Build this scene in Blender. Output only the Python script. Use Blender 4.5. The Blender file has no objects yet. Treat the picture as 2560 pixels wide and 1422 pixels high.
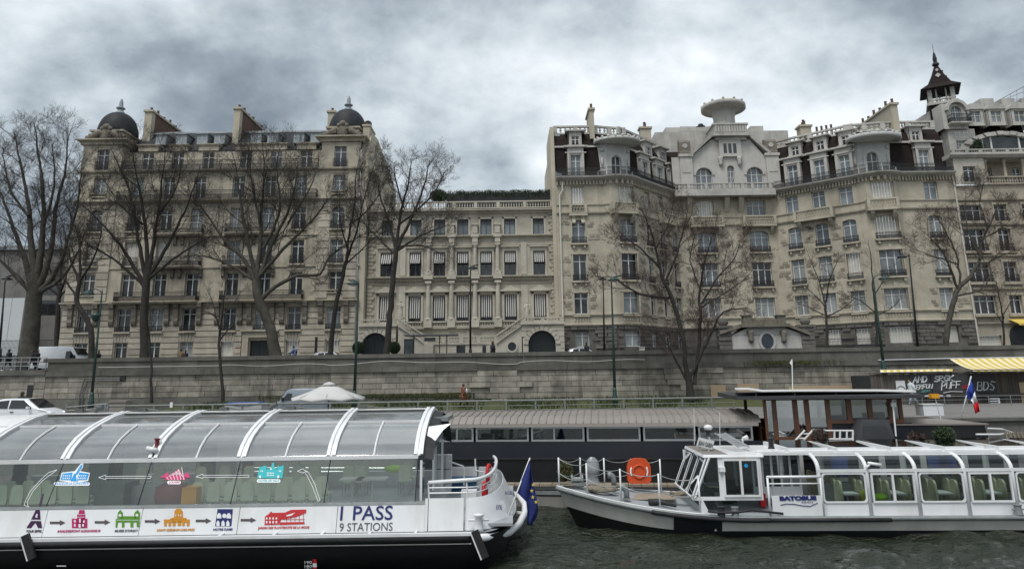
import bpy,math,random
from mathutils import Vector,Matrix
R=math.radians
S=bpy.context.scene
COL=S.collection
rng=random.Random(7)
# ------------------------------------------------------------------ camera
FPX,PPX,PPY,CAMH,PITCH,ROLL=1776.0,1280.0,548.0,4.7,R(12.75),-0.014
cam=bpy.data.cameras.new('camera');cob=bpy.data.objects.new('camera',cam);COL.objects.link(cob)
CROT=Matrix.Rotation(math.pi/2+PITCH,3,'X')@Matrix.Rotation(ROLL,3,'Z')
CPOS=Vector((0,0,CAMH))
cob.matrix_world=Matrix.Translation(CPOS)@CROT.to_4x4()
cam.sensor_width=36;cam.lens=FPX/2560*36;cam.shift_y=-(711-PPY)/2560
cam.clip_start=.1;cam.clip_end=6000
S.camera=cob
def ray(px,py):
 return CROT@Vector(((px-PPX)/FPX,(PPY-py)/FPX,-1))
def P(px,py,Y):
 """the point at distance Y in front of the camera seen at photo pixel px,py"""
 d=ray(px,py);return CPOS+d*(Y/d.y)
def PZ(px,py,z):
 d=ray(px,py);return CPOS+d*((z-CAMH)/d.z)
 # ------------------------------------------------------------------ sky and light
SUN_EL,SUN_AZ=R(62),R(210)
W=bpy.data.worlds.new('World');S.world=W;W.use_nodes=True
def build_world():
 nt=W.node_tree;N=nt.nodes;L=nt.links;N.clear()
 out=N.new('ShaderNodeOutputWorld');bg=N.new('ShaderNodeBackground');bg.inputs[1].default_value=.1
 sky=N.new('ShaderNodeTexSky');sky.sky_type='NISHITA';sky.sun_disc=False
 sky.sun_elevation=SUN_EL;sky.sun_rotation=SUN_AZ
 tc=N.new('ShaderNodeTexCoord');sep=N.new('ShaderNodeSeparateXYZ');L.new(tc.outputs['Generated'],sep.inputs[0])
 def math_(op,a,b=None,c=None):
  m=N.new('ShaderNodeMath');m.operation=op
  for i,v in enumerate((a,b,c)):
   if v is None:continue
   if isinstance(v,(int,float)):m.inputs[i].default_value=v
   else:L.new(v,m.inputs[i])
  return m.outputs[0]
 zz=math_('ADD',math_('MAXIMUM',sep.outputs[2],0.0),.6)
 cx=math_('DIVIDE',sep.outputs[0],zz);cy=math_('DIVIDE',sep.outputs[1],zz)
 cmb=N.new('ShaderNodeCombineXYZ');L.new(cx,cmb.inputs[0]);L.new(cy,cmb.inputs[1])
 def noise(scale,det,rough,off,dist=0.):
  mp=N.new('ShaderNodeMapping');mp.inputs['Location'].default_value=off;mp.inputs['Scale'].default_value=(1,1.1,1)
  L.new(cmb.outputs[0],mp.inputs[0])
  n=N.new('ShaderNodeTexNoise');n.inputs['Scale'].default_value=scale;n.inputs['Detail'].default_value=det
  n.inputs['Roughness'].default_value=rough;n.inputs['Distortion'].default_value=dist
  L.new(mp.outputs[0],n.inputs['Vector']);return n.outputs[0]
 a=noise(CLOUD[0],12,.53,CLOUD[1],.05);b=noise(CLOUD[2],12,.57,CLOUD[3],.05)
 f=math_('ADD',math_('MULTIPLY',a,.6),math_('MULTIPLY',b,.4))
 rp=N.new('ShaderNodeValToRGB');L.new(f,rp.inputs[0])
 els=rp.color_ramp.elements
 for i,(p,c)in enumerate(CLOUD[4]):
  e=els[i]if i<2 else els.new(p)
  e.position=p;e.color=(*c,1)
 sc=N.new('ShaderNodeMix');sc.data_type='RGBA';sc.blend_type='MULTIPLY';sc.inputs[0].default_value=1
 L.new(rp.outputs[0],sc.inputs[6]);sc.inputs[7].default_value=(10,10,10,1)
 mx=N.new('ShaderNodeMix');mx.data_type='RGBA';mx.inputs[0].default_value=.93
 L.new(sky.outputs[0],mx.inputs[6]);L.new(sc.outputs[2],mx.inputs[7])
 L.new(mx.outputs[2],bg.inputs[0]);L.new(bg.outputs[0],out.inputs[0])
CLOUD=(1.3,(4.53,15.2,0),4,(5.3,.4,0),[(.39,(.13,.155,.178)),(.435,(.195,.226,.252)),(.475,(.29,.328,.354)),(.52,(.41,.448,.47)),(.575,(.56,.592,.61))])
build_world()
sun=bpy.data.lights.new('sun','SUN');sun.energy=1.5;sun.angle=R(25);sun.color=(1,.965,.92)
sob=bpy.data.objects.new('sun',sun);COL.objects.link(sob)
sob.rotation_euler=(R(90)-SUN_EL,0,R(-30))
sob.location=(0,-20,60)
vs=S.view_settings;vs.view_transform='Standard';vs.look='None';vs.exposure=0.86;vs.gamma=1;vs.use_curve_mapping=False
S.cycles.max_bounces=8;S.cycles.transparent_max_bounces=16;S.cycles.diffuse_bounces=3;S.cycles.glossy_bounces=4
S.cycles.use_denoising=True;S.cycles.caustics_reflective=False;S.cycles.caustics_refractive=False
# ------------------------------------------------------------------ materials
MATS={}
def mat(name,c1,c2=None,rough=.75,scale=1.5,c3=None,stain=.0,sscale=.35,streak=0.,bump=0.,bscale=20,metal=0.,spec=.35,rnd=0.,coat=0.,alpha=1.0,emit=None,stretch=None):
 """procedural paint: two tones by noise, weather stains and run-off streaks, per-piece tint, fine relief"""
 m=bpy.data.materials.new(name);MATS[name]=m;m.use_nodes=True
 nt=m.node_tree;N=nt.nodes;L=nt.links
 b=N['Principled BSDF']
 b.inputs['Roughness'].default_value=rough;b.inputs['Metallic'].default_value=metal
 b.inputs['Specular IOR Level'].default_value=spec;b.inputs['Coat Weight'].default_value=coat
 b.inputs['Alpha'].default_value=alpha
 geo=N.new('ShaderNodeNewGeometry');pos=geo.outputs['Position']
 def nz(sc,det=5,st=None,off=0.):
  n=N.new('ShaderNodeTexNoise');n.inputs['Scale'].default_value=sc;n.inputs['Detail'].default_value=det;n.inputs['Roughness'].default_value=.6
  mp=N.new('ShaderNodeMapping');mp.inputs['Scale'].default_value=st or(1,1,1);mp.inputs['Location'].default_value=(off,off*.7,off*1.3)
  L.new(pos,mp.inputs[0]);L.new(mp.outputs[0],n.inputs['Vector']);return n.outputs[0]
 def mix(fac,a,c,bt='MIX'):
  x=N.new('ShaderNodeMix');x.data_type='RGBA';x.blend_type=bt
  if isinstance(fac,(int,float)):x.inputs[0].default_value=fac
  else:L.new(fac,x.inputs[0])
  for k,v in((6,a),(7,c)):
   if isinstance(v,tuple):x.inputs[k].default_value=(*v,1)
   else:L.new(v,x.inputs[k])
  return x.outputs[2]
 def ramp(v,lo,hi):
  r=N.new('ShaderNodeMapRange');r.inputs[1].default_value=lo;r.inputs[2].default_value=hi;L.new(v,r.inputs[0]);return r.outputs[0]
 col=c1
 if c2 is not None:col=mix(ramp(nz(scale,6,stretch),.32,.68),c1,c2)
 if stain:
  f=ramp(nz(sscale,8,None,11.),.5,.72);mu=N.new('ShaderNodeMath');mu.operation='MULTIPLY';mu.inputs[1].default_value=stain;L.new(f,mu.inputs[0])
  col=mix(mu.outputs[0],col,c3 or(.06,.055,.05))
 if streak:
  f=ramp(nz(1.0,6,(1.6,1.6,.1),5.),.52,.78);mu=N.new('ShaderNodeMath');mu.operation='MULTIPLY';mu.inputs[1].default_value=streak;L.new(f,mu.inputs[0])
  col=mix(mu.outputs[0],col,c3 or(.06,.055,.05))
 if rnd:
  oi=N.new('ShaderNodeObjectInfo');f=ramp(oi.outputs['Random'],0,1)
  r2=N.new('ShaderNodeMapRange');r2.inputs[3].default_value=1-rnd;r2.inputs[4].default_value=1+rnd;L.new(oi.outputs['Random'],r2.inputs[0])
  hs=N.new('ShaderNodeHueSaturation');L.new(r2.outputs[0],hs.inputs['Value'])
  if isinstance(col,tuple):hs.inputs['Color'].default_value=(*col,1)
  else:L.new(col,hs.inputs['Color'])
  col=hs.outputs[0]
 if isinstance(col,tuple):b.inputs['Base Color'].default_value=(*col,1)
 else:L.new(col,b.inputs['Base Color'])
 if emit:b.inputs['Emission Color'].default_value=(*emit[0],1);b.inputs['Emission Strength'].default_value=emit[1]
 if bump:
  bp=N.new('ShaderNodeBump');bp.inputs['Strength'].default_value=bump;bp.inputs['Distance'].default_value=.02
  L.new(nz(bscale,4),bp.inputs['Height']);L.new(bp.outputs[0],b.inputs['Normal'])
 return m
def glass(name,tint,refl=.12,rough=.02,haze=0.,hcol=(.5,.52,.53)):
 """thin sheet glass: see-through with a tint, mirror-like at grazing angles, optional milky haze"""
 m=bpy.data.materials.new(name);MATS[name]=m;m.use_nodes=True
 nt=m.node_tree;N=nt.nodes;L=nt.links;N.clear()
 out=N.new('ShaderNodeOutputMaterial');tr=N.new('ShaderNodeBsdfTransparent');tr.inputs[0].default_value=(*tint,1)
 gl=N.new('ShaderNodeBsdfGlossy');gl.inputs['Roughness'].default_value=rough;gl.inputs[0].default_value=(.95,.97,.97,1)
 lw=N.new('ShaderNodeLayerWeight');lw.inputs[0].default_value=.32
 mr=N.new('ShaderNodeMapRange');mr.inputs[3].default_value=refl;mr.inputs[4].default_value=.9;L.new(lw.outputs['Fresnel'],mr.inputs[0])
 base=tr.outputs[0]
 if haze:
  df=N.new('ShaderNodeBsdfDiffuse');df.inputs[0].default_value=(*hcol,1)
  tl=N.new('ShaderNodeBsdfTranslucent');tl.inputs[0].default_value=(*hcol,1)
  m0=N.new('ShaderNodeMixShader');m0.inputs[0].default_value=.35;L.new(df.outputs[0],m0.inputs[1]);L.new(tl.outputs[0],m0.inputs[2])
  geo=N.new('ShaderNodeNewGeometry');n=N.new('ShaderNodeTexNoise');n.inputs['Scale'].default_value=1.1;n.inputs['Detail'].default_value=6
  L.new(geo.outputs['Position'],n.inputs['Vector'])
  r2=N.new('ShaderNodeMapRange');r2.inputs[1].default_value=.3;r2.inputs[2].default_value=.7
  r2.inputs[3].default_value=haze*.75;r2.inputs[4].default_value=min(1,haze*1.2);L.new(n.outputs[0],r2.inputs[0])
  m1=N.new('ShaderNodeMixShader');L.new(r2.outputs[0],m1.inputs[0]);L.new(base,m1.inputs[1]);L.new(m0.outputs[0],m1.inputs[2]);base=m1.outputs[0]
 mx=N.new('ShaderNodeMixShader');L.new(mr.outputs[0],mx.inputs[0]);L.new(base,mx.inputs[1]);L.new(gl.outputs[0],mx.inputs[2])
 L.new(mx.outputs[0],out.inputs[0]);return m
 # ------------------------------------------------------------------ mesh building
class MB:
 def __init__(s):s.v=[];s.f=[]
 def add(s,vs,fs):
  n=len(s.v);s.v+=[tuple(p)for p in vs];s.f+=[tuple(i+n for i in f)for f in fs];return s
 def hexa(s,p):
  return s.add(p,[(0,3,2,1),(4,5,6,7),(0,1,5,4),(1,2,6,5),(2,3,7,6),(3,0,4,7)])
 def box(s,x0,x1,y0,y1,z0,z1):
  return s.hexa([(x0,y0,z0),(x1,y0,z0),(x1,y1,z0),(x0,y1,z0),(x0,y0,z1),(x1,y0,z1),(x1,y1,z1),(x0,y1,z1)])
 def fbox(s,F,u0,u1,w0,w1,z0,z1):
  return s.hexa([F.p(u0,w1,z0),F.p(u1,w1,z0),F.p(u1,w0,z0),F.p(u0,w0,z0),F.p(u0,w1,z1),F.p(u1,w1,z1),F.p(u1,w0,z1),F.p(u0,w0,z1)])
 def prism(s,poly,vec):
  n=len(poly);v=Vector(vec);a=[Vector(p)for p in poly]
  return s.add(a+[p+v for p in a],[tuple(range(n-1,-1,-1)),tuple(range(n,2*n))]+[(i,(i+1)%n,(i+1)%n+n,i+n)for i in range(n)])
 def tube(s,pts,r,n=6,cap=True):
  pts=[Vector(p)for p in pts];k=len(pts);rs=r if isinstance(r,(list,tuple))else[r]*k
  base=len(s.v);up=None
  for i,p in enumerate(pts):
   d=(pts[min(i+1,k-1)]-pts[max(i-1,0)]);d=d.normalized()if d.length>1e-9 else Vector((0,0,1))
   if up is None:up=Vector((0,0,1))if abs(d.z)<.9 else Vector((1,0,0))
   a=d.cross(up);a=a.normalized()if a.length>1e-6 else d.orthogonal().normalized();b=a.cross(d);up=b
   for j in range(n):
    t=2*math.pi*j/n;s.v.append(tuple(p+a*(math.cos(t)*rs[i])+b*(math.sin(t)*rs[i])))
  for i in range(k-1):
   for j in range(n):
    q=base+i*n;s.f.append((q+j,q+(j+1)%n,q+n+(j+1)%n,q+n+j))
  if cap and n>2:s.f.append(tuple(base+j for j in range(n-1,-1,-1)));s.f.append(tuple(base+(k-1)*n+j for j in range(n)))
  return s
 def lathe(s,prof,c=(0,0,0),n=12,a0=0.,a1=2*math.pi,sx=1.,sy=1.):
  full=abs(a1-a0-2*math.pi)<1e-6;m=n if full else n+1;b=len(s.v);c=Vector(c)
  for r,z in prof:
   for j in range(m):
    t=a0+(a1-a0)*j/n;s.v.append((c.x+r*math.cos(t)*sx,c.y+r*math.sin(t)*sy,c.z+z))
  for i in range(len(prof)-1):
   for j in range(n):
    k=(j+1)%m;s.f.append((b+i*m+j,b+i*m+k,b+(i+1)*m+k,b+(i+1)*m+j))
  if full:
   if prof[0][0]>1e-4:s.f.append(tuple(b+j for j in range(m-1,-1,-1)))
   if prof[-1][0]>1e-4:s.f.append(tuple(b+(len(prof)-1)*m+j for j in range(m)))
  return s
 def loft(s,poly,prof,closed=True):
  """sweep a profile [(outward, z)...] along a plan polyline [(x,y)...] (outward = to the right of travel, i.e. -y when going +x)"""
  n=len(poly);off=[]
  for i in range(n):
   def nrm(a,b):
    d=Vector((poly[b][0]-poly[a][0],poly[b][1]-poly[a][1])).normalized();return Vector((d.y,-d.x))
   if i==0:m=nrm(0,1)
   elif i==n-1:m=nrm(n-2,n-1)
   else:
    a,b=nrm(i-1,i),nrm(i,i+1);m=(a+b);m=m/max(.35,m.dot(a))
   off.append(m)
  k=len(prof);base=len(s.v)
  for i in range(n):
   for w,z in prof:s.v.append((poly[i][0]+off[i].x*w,poly[i][1]+off[i].y*w,z))
  for i in range(n-1):
   for j in range(k if closed else k-1):
    q=(j+1)%k;s.f.append((base+i*k+j,base+(i+1)*k+j,base+(i+1)*k+q,base+i*k+q))
  if closed:s.f.append(tuple(base+j for j in range(k)));s.f.append(tuple(base+(n-1)*k+j for j in range(k-1,-1,-1)))
  return s
 def grid(s,rows):
  m=len(rows[0]);b=len(s.v)
  for r in rows:s.v+=[tuple(p)for p in r]
  for i in range(len(rows)-1):
   for j in range(m-1):s.f.append((b+i*m+j,b+i*m+j+1,b+(i+1)*m+j+1,b+(i+1)*m+j))
  return s
 def sphere(s,c,r,n=10,m=6,sx=1,sy=1,sz=1):
  return s.lathe([(max(1e-5,r*math.sin(math.pi*i/m)),-r*sz*math.cos(math.pi*i/m))for i in range(m+1)],c,n,sx=sx,sy=sy)
 def mesh(s,name,smooth=False):
  me=bpy.data.meshes.new(name);me.from_pydata(s.v,[],s.f)
  if smooth:me.polygons.foreach_set('use_smooth',[True]*len(me.polygons))
  me.update();return me
WM={}
def thing(name,label,cat,loc=(0,0,0),rz=0.,group=None,local=False):
 o=bpy.data.objects.new(name,None);COL.objects.link(o);o.location=loc;o.rotation_euler=(0,0,rz)
 o.empty_display_size=.2;o['label']=label;o['category']=cat
 if group:o['group']=group
 WM[o]=Matrix()if local else Matrix.Translation(loc)@Matrix.Rotation(rz,4,'Z');return o
def put(name,me,m,parent,M=None):
 o=bpy.data.objects.new(name,me);COL.objects.link(o)
 if m is not None:
  if me.materials:
   if me.materials[0]is not m:o.material_slots[0].link='OBJECT';o.material_slots[0].material=m
  else:me.materials.append(m)
 if parent is not None:
  o.parent=parent;o.matrix_parent_inverse=WM.get(parent,Matrix()).inverted()
 if M is not None:o.matrix_basis=M
 WM[o]=M if M is not None else Matrix()
 return o
def part(name,mb,m,parent,smooth=False,label=None,kind=None):
 o=put(name,mb.mesh(name,smooth),m,parent)
 if label:o['label']=label
 if kind:o['kind']=kind
 return o
def solo(name,mb,m,label=None,cat=None,group=None,kind=None,smooth=False):
 o=put(name,mb.mesh(name,smooth),m,None)
 for k,v in(('label',label),('category',cat),('group',group),('kind',kind)):
  if v:o[k]=v
 return o
CUBE={}
def piece(name,parent,F,u0,u1,w0,w1,z0,z1,m):
 """one box-shaped stone/board as an object of its own; all share one cube mesh per material"""
 if m not in CUBE:
  CUBE[m]=MB().box(-.5,.5,-.5,.5,-.5,.5).mesh('block');CUBE[m].materials.append(m)
 c=F.p((u0+u1)/2,(w0+w1)/2,(z0+z1)/2)
 M=Matrix.Translation(c)@F.rot@Matrix.Diagonal((abs(u1-u0),abs(w1-w0),abs(z1-z0),1))
 return put(name,CUBE[m],None,parent,M)
def dup(root,loc=None,rz=None,label=None,group=None,scale=None):
 c=root.copy();COL.objects.link(c)
 if loc is not None:c.location=loc
 if rz is not None:c.rotation_euler=(0,0,rz)
 if scale is not None:c.scale=(scale,)*3
 if label:c['label']=label
 if group:c['group']=group
 def rec(a,b):
  for ch in a.children:
   d=ch.copy();COL.objects.link(d);d.parent=b;d.matrix_parent_inverse=ch.matrix_parent_inverse.copy();rec(ch,d)
 rec(root,c);return c
class Fr:
 """a facade plane: u runs along it (left to right as seen from the river), w sticks out of it, z is up"""
 def __init__(s,a,b):
  s.o=Vector((a[0],a[1],0));d=Vector((b[0]-a[0],b[1]-a[1],0));s.len=d.length;s.e=d.normalized();s.n=Vector((s.e.y,-s.e.x,0))
  s.rz=math.atan2(s.e.y,s.e.x);s.rot=Matrix.Rotation(s.rz,4,'Z')
 def p(s,u,w,z):return s.o+s.e*u+s.n*w+Vector((0,0,z))
 def hit(s,px,py,w=0.):
  d=ray(px,py);o=s.o+s.n*w;t=(o-CPOS).dot(s.n)/d.dot(s.n);q=CPOS+d*t
  return(q-s.o).dot(s.e),q.z
 def M(s,u,w,z):return Matrix.Translation(s.p(u,w,z))@s.rot
def holes_wall(mb,F,u0,u1,z0,z1,holes,depth=.35,w=0.):
 """wall sheet with real openings and reveals"""
 us=sorted({u0,u1,*[min(max(h[i],u0),u1)for h in holes for i in(0,1)]});zs=sorted({z0,z1,*[min(max(h[i],z0),z1)for h in holes for i in(2,3)]})
 for a,b in zip(us,us[1:]):
  if b-a<1e-4:continue
  run=None
  for c,d in zip(zs,zs[1:]):
   if d-c<1e-4:continue
   um,zm=(a+b)/2,(c+d)/2
   inside=any(h[0]<um<h[1]and h[2]<zm<h[3]for h in holes)
   if inside:
    if run:mb.add([F.p(a,w,run[0]),F.p(b,w,run[0]),F.p(b,w,run[1]),F.p(a,w,run[1])],[(0,1,2,3)]);run=None
   else:run=(run[0],d)if run else(c,d)
  if run:mb.add([F.p(a,w,run[0]),F.p(b,w,run[0]),F.p(b,w,run[1]),F.p(a,w,run[1])],[(0,1,2,3)])
 for h in holes:
  a,b,c,d=h[:4];e=w-depth
  for q in([(a,c),(a,d)],[(a,d),(b,d)],[(b,d),(b,c)],[(b,c),(a,c)]):
   (x0,y0),(x1,y1)=q
   mb.add([F.p(x0,w,y0),F.p(x1,w,y1),F.p(x1,e,y1),F.p(x0,e,y0)],[(0,1,2,3)])
def spandrel(mb,F,u0,u1,z,rise,w0,w1,n=8):
 """fills the top corners of an opening so its head becomes an arch of the given rise below z"""
 c=(u0+u1)/2;h=(u1-u0)/2
 for sgn in(-1,1):
  pts=[F.p(c+sgn*h,w1,z),F.p(c,w1,z)]
  arc=[F.p(c+sgn*h*math.sin(math.pi/2*i/n),w1,z-rise*(1-math.cos(math.pi/2*i/n)))for i in range(n+1)]
  poly=[F.p(c+sgn*h,w1,z)]+arc[::-1]if True else pts
  if sgn>0:poly=poly[::-1]
  mb.prism(poly,F.n*(w0-w1))
  # window meshes, cached so that equal windows share data
WC={}
def _frame(w,h,kind):
 m=MB();t=.065
 m.box(-w/2,-w/2+t,0,.09,0,h);m.box(w/2-t,w/2,0,.09,0,h);m.box(-w/2+t,w/2-t,0,.09,h-t,h);m.box(-w/2+t,w/2-t,0,.09,0,t*1.3)
 if kind in('french','cross'):
  m.box(-.055,.055,-.02,.085,t*1.3,h-t)
  q=h*.74 if kind=='french' else h*.62
  m.box(-w/2+t,-.06,0,.08,q-.04,q+.04);m.box(.06,w/2-t,0,.08,q-.04,q+.04)
 if kind=='three':
  for x in(-w/6,w/6):m.box(x-.05,x+.05,-.01,.085,t*1.3,h-t)
  m.box(-w/2+t,w/2-t,.01,.08,h*.7-.04,h*.7+.04)
 if kind=='grid':
  m.box(-.045,.045,-.01,.085,t*1.3,h-t)
  for q in(.36,.68):m.box(-w/2+t,w/2-t,.01,.08,h*q-.025,h*q+.025)
  for x in(-w/4,w/4):m.box(x-.02,x+.02,.015,.08,t*1.3,h-t)
 return m
def _shutter(w,h):
 m=MB();n=max(4,int(round(w/.28)))
 for i in range(n):
  a=-w/2+w*i/n;b=a+w/n;m.box(a+.012,b-.012,0.0 if i%2 else .02,.05,.02,h-.02)
  m.box(a+.05,b-.05,-.012 if i%2 else .008,.02,h*.5,h*.93)
 return m
def window(parent,F,uc,zb,w,h,kind='french',fm='paint_white',gm=None,rec=.28,name='window'):
 w=round(w,2);h=round(h,2);k=(kind,w,h,fm)
 if k not in WC:
  if kind=='shutter':a=_shutter(w,h).mesh('shutter');a.materials.append(MATS[fm]);WC[k]=(a,None)
  else:
   a=_frame(w,h,kind).mesh('window_frame');a.materials.append(MATS[fm])
   b=MB().add([(-w/2,.055,0),(w/2,.055,0),(w/2,.055,h),(-w/2,.055,h)],[(0,1,2,3)]).mesh('pane');b.materials.append(MATS['pane_dark']);WC[k]=(a,b)
 a,b=WC[k]
 o=put('shutter' if kind=='shutter' else name,a,None,parent,F.M(uc,-rec,zb))
 if b:
  g=MATS[gm or rng.choice(['pane_dark','pane_dark','pane_dark','pane_dark','pane_sky_painted','pane_curtain'])]
  p=bpy.data.objects.new('pane',b);COL.objects.link(p);p.parent=o;WM[p]=WM[o]
  if g is not b.materials[0]:p.material_slots[0].link='OBJECT';p.material_slots[0].material=g
 return o
RC={}
def railing(parent,F,u0,u1,w,z,h,d=0.,m='iron',name='railing',step=.13):
 """wrought-iron guard from u0 to u1 standing w out of the wall, with returns of depth d"""
 L=round(u1-u0,2);k=(L,round(h,2),round(d,2),m)
 if k not in RC:
  b=MB()
  def run(p,q):
   p=Vector(p);q=Vector(q);l=(q-p).length;dr=(q-p)/l;nn=Vector((-dr.y,dr.x,0))
   def bar(a,c,z0,z1,t=.016):
    A=p+dr*a;B=p+dr*c;o=nn*t
    b.add([A-o+Vector((0,0,z0)),B-o+Vector((0,0,z0)),B+o+Vector((0,0,z0)),A+o+Vector((0,0,z0)),A-o+Vector((0,0,z1)),B-o+Vector((0,0,z1)),B+o+Vector((0,0,z1)),A+o+Vector((0,0,z1))],[(0,1,5,4),(1,2,6,5),(2,3,7,6),(3,0,4,7),(4,5,6,7)])
   bar(0,l,h-.05,h,.03);bar(0,l,.06,.10);bar(0,l,h*.78,h*.78+.025)
   n=max(2,int(l/step))
   for i in range(n+1):
    x=l*i/n;bar(max(0,x-.012),min(l,x+.012),.06,h-.04,.012)
    if i<n:
     x+=l/n/2;bar(x-.02,x+.02,.1,h*.42,.012);bar(x-.03,x+.03,h*.42,h*.55,.012)
  if d:run((0,0,0),(0,-d,0));run((L,-d,0),(L,0,0))
  run((0,-d,0),(L,-d,0))
  RC[k]=b.mesh('railing');RC[k].materials.append(MATS[m])
 return put(name,RC[k],None,parent,F.M(u0,w,z))
BAL=[(.05,0),(.05,.05),(.035,.08),(.075,.22),(.07,.3),(.035,.5),(.035,.56),(.05,.6),(.05,.65)]
def balusters(mb,F,u0,u1,w,z0,z1,step=.27,n=6):
 k=max(1,int((u1-u0)/step));s=(z1-z0)/.65
 for i in range(k):
  mb.lathe([(r,z*s)for r,z in BAL],F.p(u0+(i+.5)*(u1-u0)/k,w,z0),n)
def balustrade(parent,F,u0,u1,w,z0,z1,m,piers=(),t=.22,name='balustrade'):
 b=MB();b.fbox(F,u0,u1,w-t/2,w+t/2,z0,z0+.12);b.fbox(F,u0,u1,w-t/2-.03,w+t/2+.03,z1-.13,z1)
 cuts=sorted([u0]+[x for p in piers for x in(p-.18,p+.18)]+[u1])
 for p in piers:b.fbox(F,p-.18,p+.18,w-t/2-.015,w+t/2+.015,z0+.12,z1-.13)
 for a,c in zip(cuts[::2],cuts[1::2]):
  if c-a>.2:balusters(b,F,a,c,w,z0+.12,z1-.13)
 return part(name,b,m,parent)
mat('stone_a',(.47,.427,.34),(.33,.30,.24),scale=.7,stain=.55,c3=(.11,.10,.083),streak=.65,bump=.3,rough=.85)
mat('stone_a_block',(.46,.42,.345),(.33,.30,.25),scale=.9,stain=.5,c3=(.12,.108,.09),streak=.35,bump=.3,rough=.85,rnd=.12)
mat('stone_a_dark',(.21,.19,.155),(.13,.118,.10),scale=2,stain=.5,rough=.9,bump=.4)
mat('stone_b',(.45,.417,.345),(.345,.32,.265),scale=.8,stain=.5,c3=(.15,.135,.105),streak=.45,bump=.25,rough=.85)
mat('stone_b_light',(.50,.47,.40),(.41,.385,.325),scale=1.,stain=.35,c3=(.2,.18,.145),streak=.3,rough=.85,bump=.2)
mat('stone_c',(.47,.43,.345),(.36,.33,.265),scale=.7,stain=.42,c3=(.16,.142,.11),streak=.5,bump=.25,rough=.85)
mat('stone_c_dark',(.235,.212,.17),(.285,.257,.207),scale=1.5,rough=.9,bump=.4,rnd=.25)
mat('stone_c_white',(.50,.485,.46),(.41,.397,.375),scale=.8,stain=.4,c3=(.27,.255,.235),streak=.45,bump=.2,rough=.8)
mat('stone_loggia',(.53,.53,.515),(.44,.438,.425),scale=.8,stain=.3,c3=(.32,.31,.295),streak=.3,rough=.75)
mat('stone_roof_trim',(.50,.487,.455),(.39,.378,.352),scale=1,stain=.5,c3=(.13,.12,.11),streak=.5,rough=.85)
mat('plinth_c',(.15,.142,.128),(.095,.09,.082),scale=1.4,stain=.4,c3=(.05,.047,.043),bump=.6,rough=.9,rnd=.22)
mat('stone_d',(.42,.375,.30),(.32,.285,.225),scale=.8,stain=.45,c3=(.14,.125,.1),streak=.4,bump=.25,rough=.85)
mat('stone_party',(.47,.43,.34),(.40,.365,.29),scale=.35,stain=.3,c3=(.24,.21,.165),streak=.3,rough=.9)
mat('wall_block',(.33,.31,.262),(.185,.173,.145),scale=1.3,stain=.85,sscale=.55,c3=(.07,.067,.058),streak=.9,bump=.5,rough=.9,rnd=.2)
mat('wall_parapet',(.14,.135,.122),(.088,.085,.076),scale=1.1,stain=.6,c3=(.045,.047,.04),streak=.5,bump=.4,rough=.9,rnd=.14)
mat('wall_render',(.16,.155,.138),(.09,.088,.078),scale=.8,stain=.7,sscale=.7,c3=(.055,.056,.045),streak=.6,bump=.4,rough=.95)
mat('slate',(.030,.033,.038),(.019,.021,.025),scale=3,rough=.6,bump=.5,bscale=8,spec=.2,rnd=.1)
mat('zinc',(.30,.33,.35),(.22,.245,.265),scale=1.2,rough=.45,spec=.5,stain=.3,c3=(.12,.13,.14))
mat('brown_tile',(.024,.0175,.016),(.0165,.0125,.0118),scale=2.5,rough=.85,spec=.15,bump=.6,bscale=9)
mat('brick',(.155,.085,.062),(.10,.06,.048),scale=3,rough=.9,bump=.5,stain=.5,c3=(.05,.04,.035))
mat('iron',(.022,.024,.026),rough=.5)
mat('iron_grey',(.11,.12,.12),(.08,.085,.085),scale=4,rough=.5)
mat('paint_white',(.66,.665,.65),(.55,.555,.54),scale=2,rough=.5)
mat('paint_cream',(.56,.545,.49),(.47,.455,.41),scale=2,rough=.6,rnd=.08)
mat('paint_blue_grey',(.36,.41,.45),(.3,.345,.38),scale=2,rough=.5)
mat('frame_dark',(.10,.105,.11),rough=.5)
mat('door_dark',(.012,.016,.018),(.018,.023,.025),scale=3,rough=.4)
mat('pane_dark',(.012,.014,.016),(.032,.036,.04),scale=.9,rough=.06,spec=.6,rnd=.3)
mat('pane_sky_painted',(.11,.13,.145),(.20,.23,.25),scale=.6,rough=.06,spec=.6,rnd=.3)  # sky reflection painted into the pane's pale blue-grey base colour
mat('pane_curtain',(.34,.36,.36),(.18,.195,.2),scale=2.2,rough=.15,spec=.5,rnd=.2,stretch=(5,5,.4))
mat('pane_blue',(.025,.032,.05),(.05,.06,.085),scale=1.2,rough=.08,spec=.6)
mat('asphalt',(.05,.05,.052),(.038,.038,.04),scale=2,rough=.9,bump=.3)
mat('paving',(.20,.195,.185),(.15,.145,.138),scale=1.5,rough=.9,stain=.4,bump=.4)
mat('quay_stone',(.17,.165,.155),(.115,.112,.105),scale=1.3,rough=.9,stain=.5,streak=.4,bump=.5,rnd=.15)
mat('moss',(.045,.055,.02),(.075,.08,.035),scale=5,rough=.95,bump=.8)
mat('grass',(.032,.05,.018),(.05,.07,.026),scale=6,rough=.9)
mat('leaf_dark',(.018,.038,.014),(.035,.06,.022),scale=5,rough=.6)
mat('leaf_olive',(.075,.08,.035),(.12,.12,.05),scale=5,rough=.7)
mat('bark',(.040,.037,.033),(.022,.0205,.019),scale=3,rough=.95,bump=.8,bscale=9,stain=.4,c3=(.062,.057,.049),sscale=2)
mat('bark_plane',(.066,.062,.052),(.034,.032,.027),scale=2.2,rough=.9,bump=.8,bscale=8,stain=.5,c3=(.115,.107,.088),sscale=1.6)
mat('twig',(.056,.048,.041),(.04,.035,.031),scale=2,rough=.95)
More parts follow.
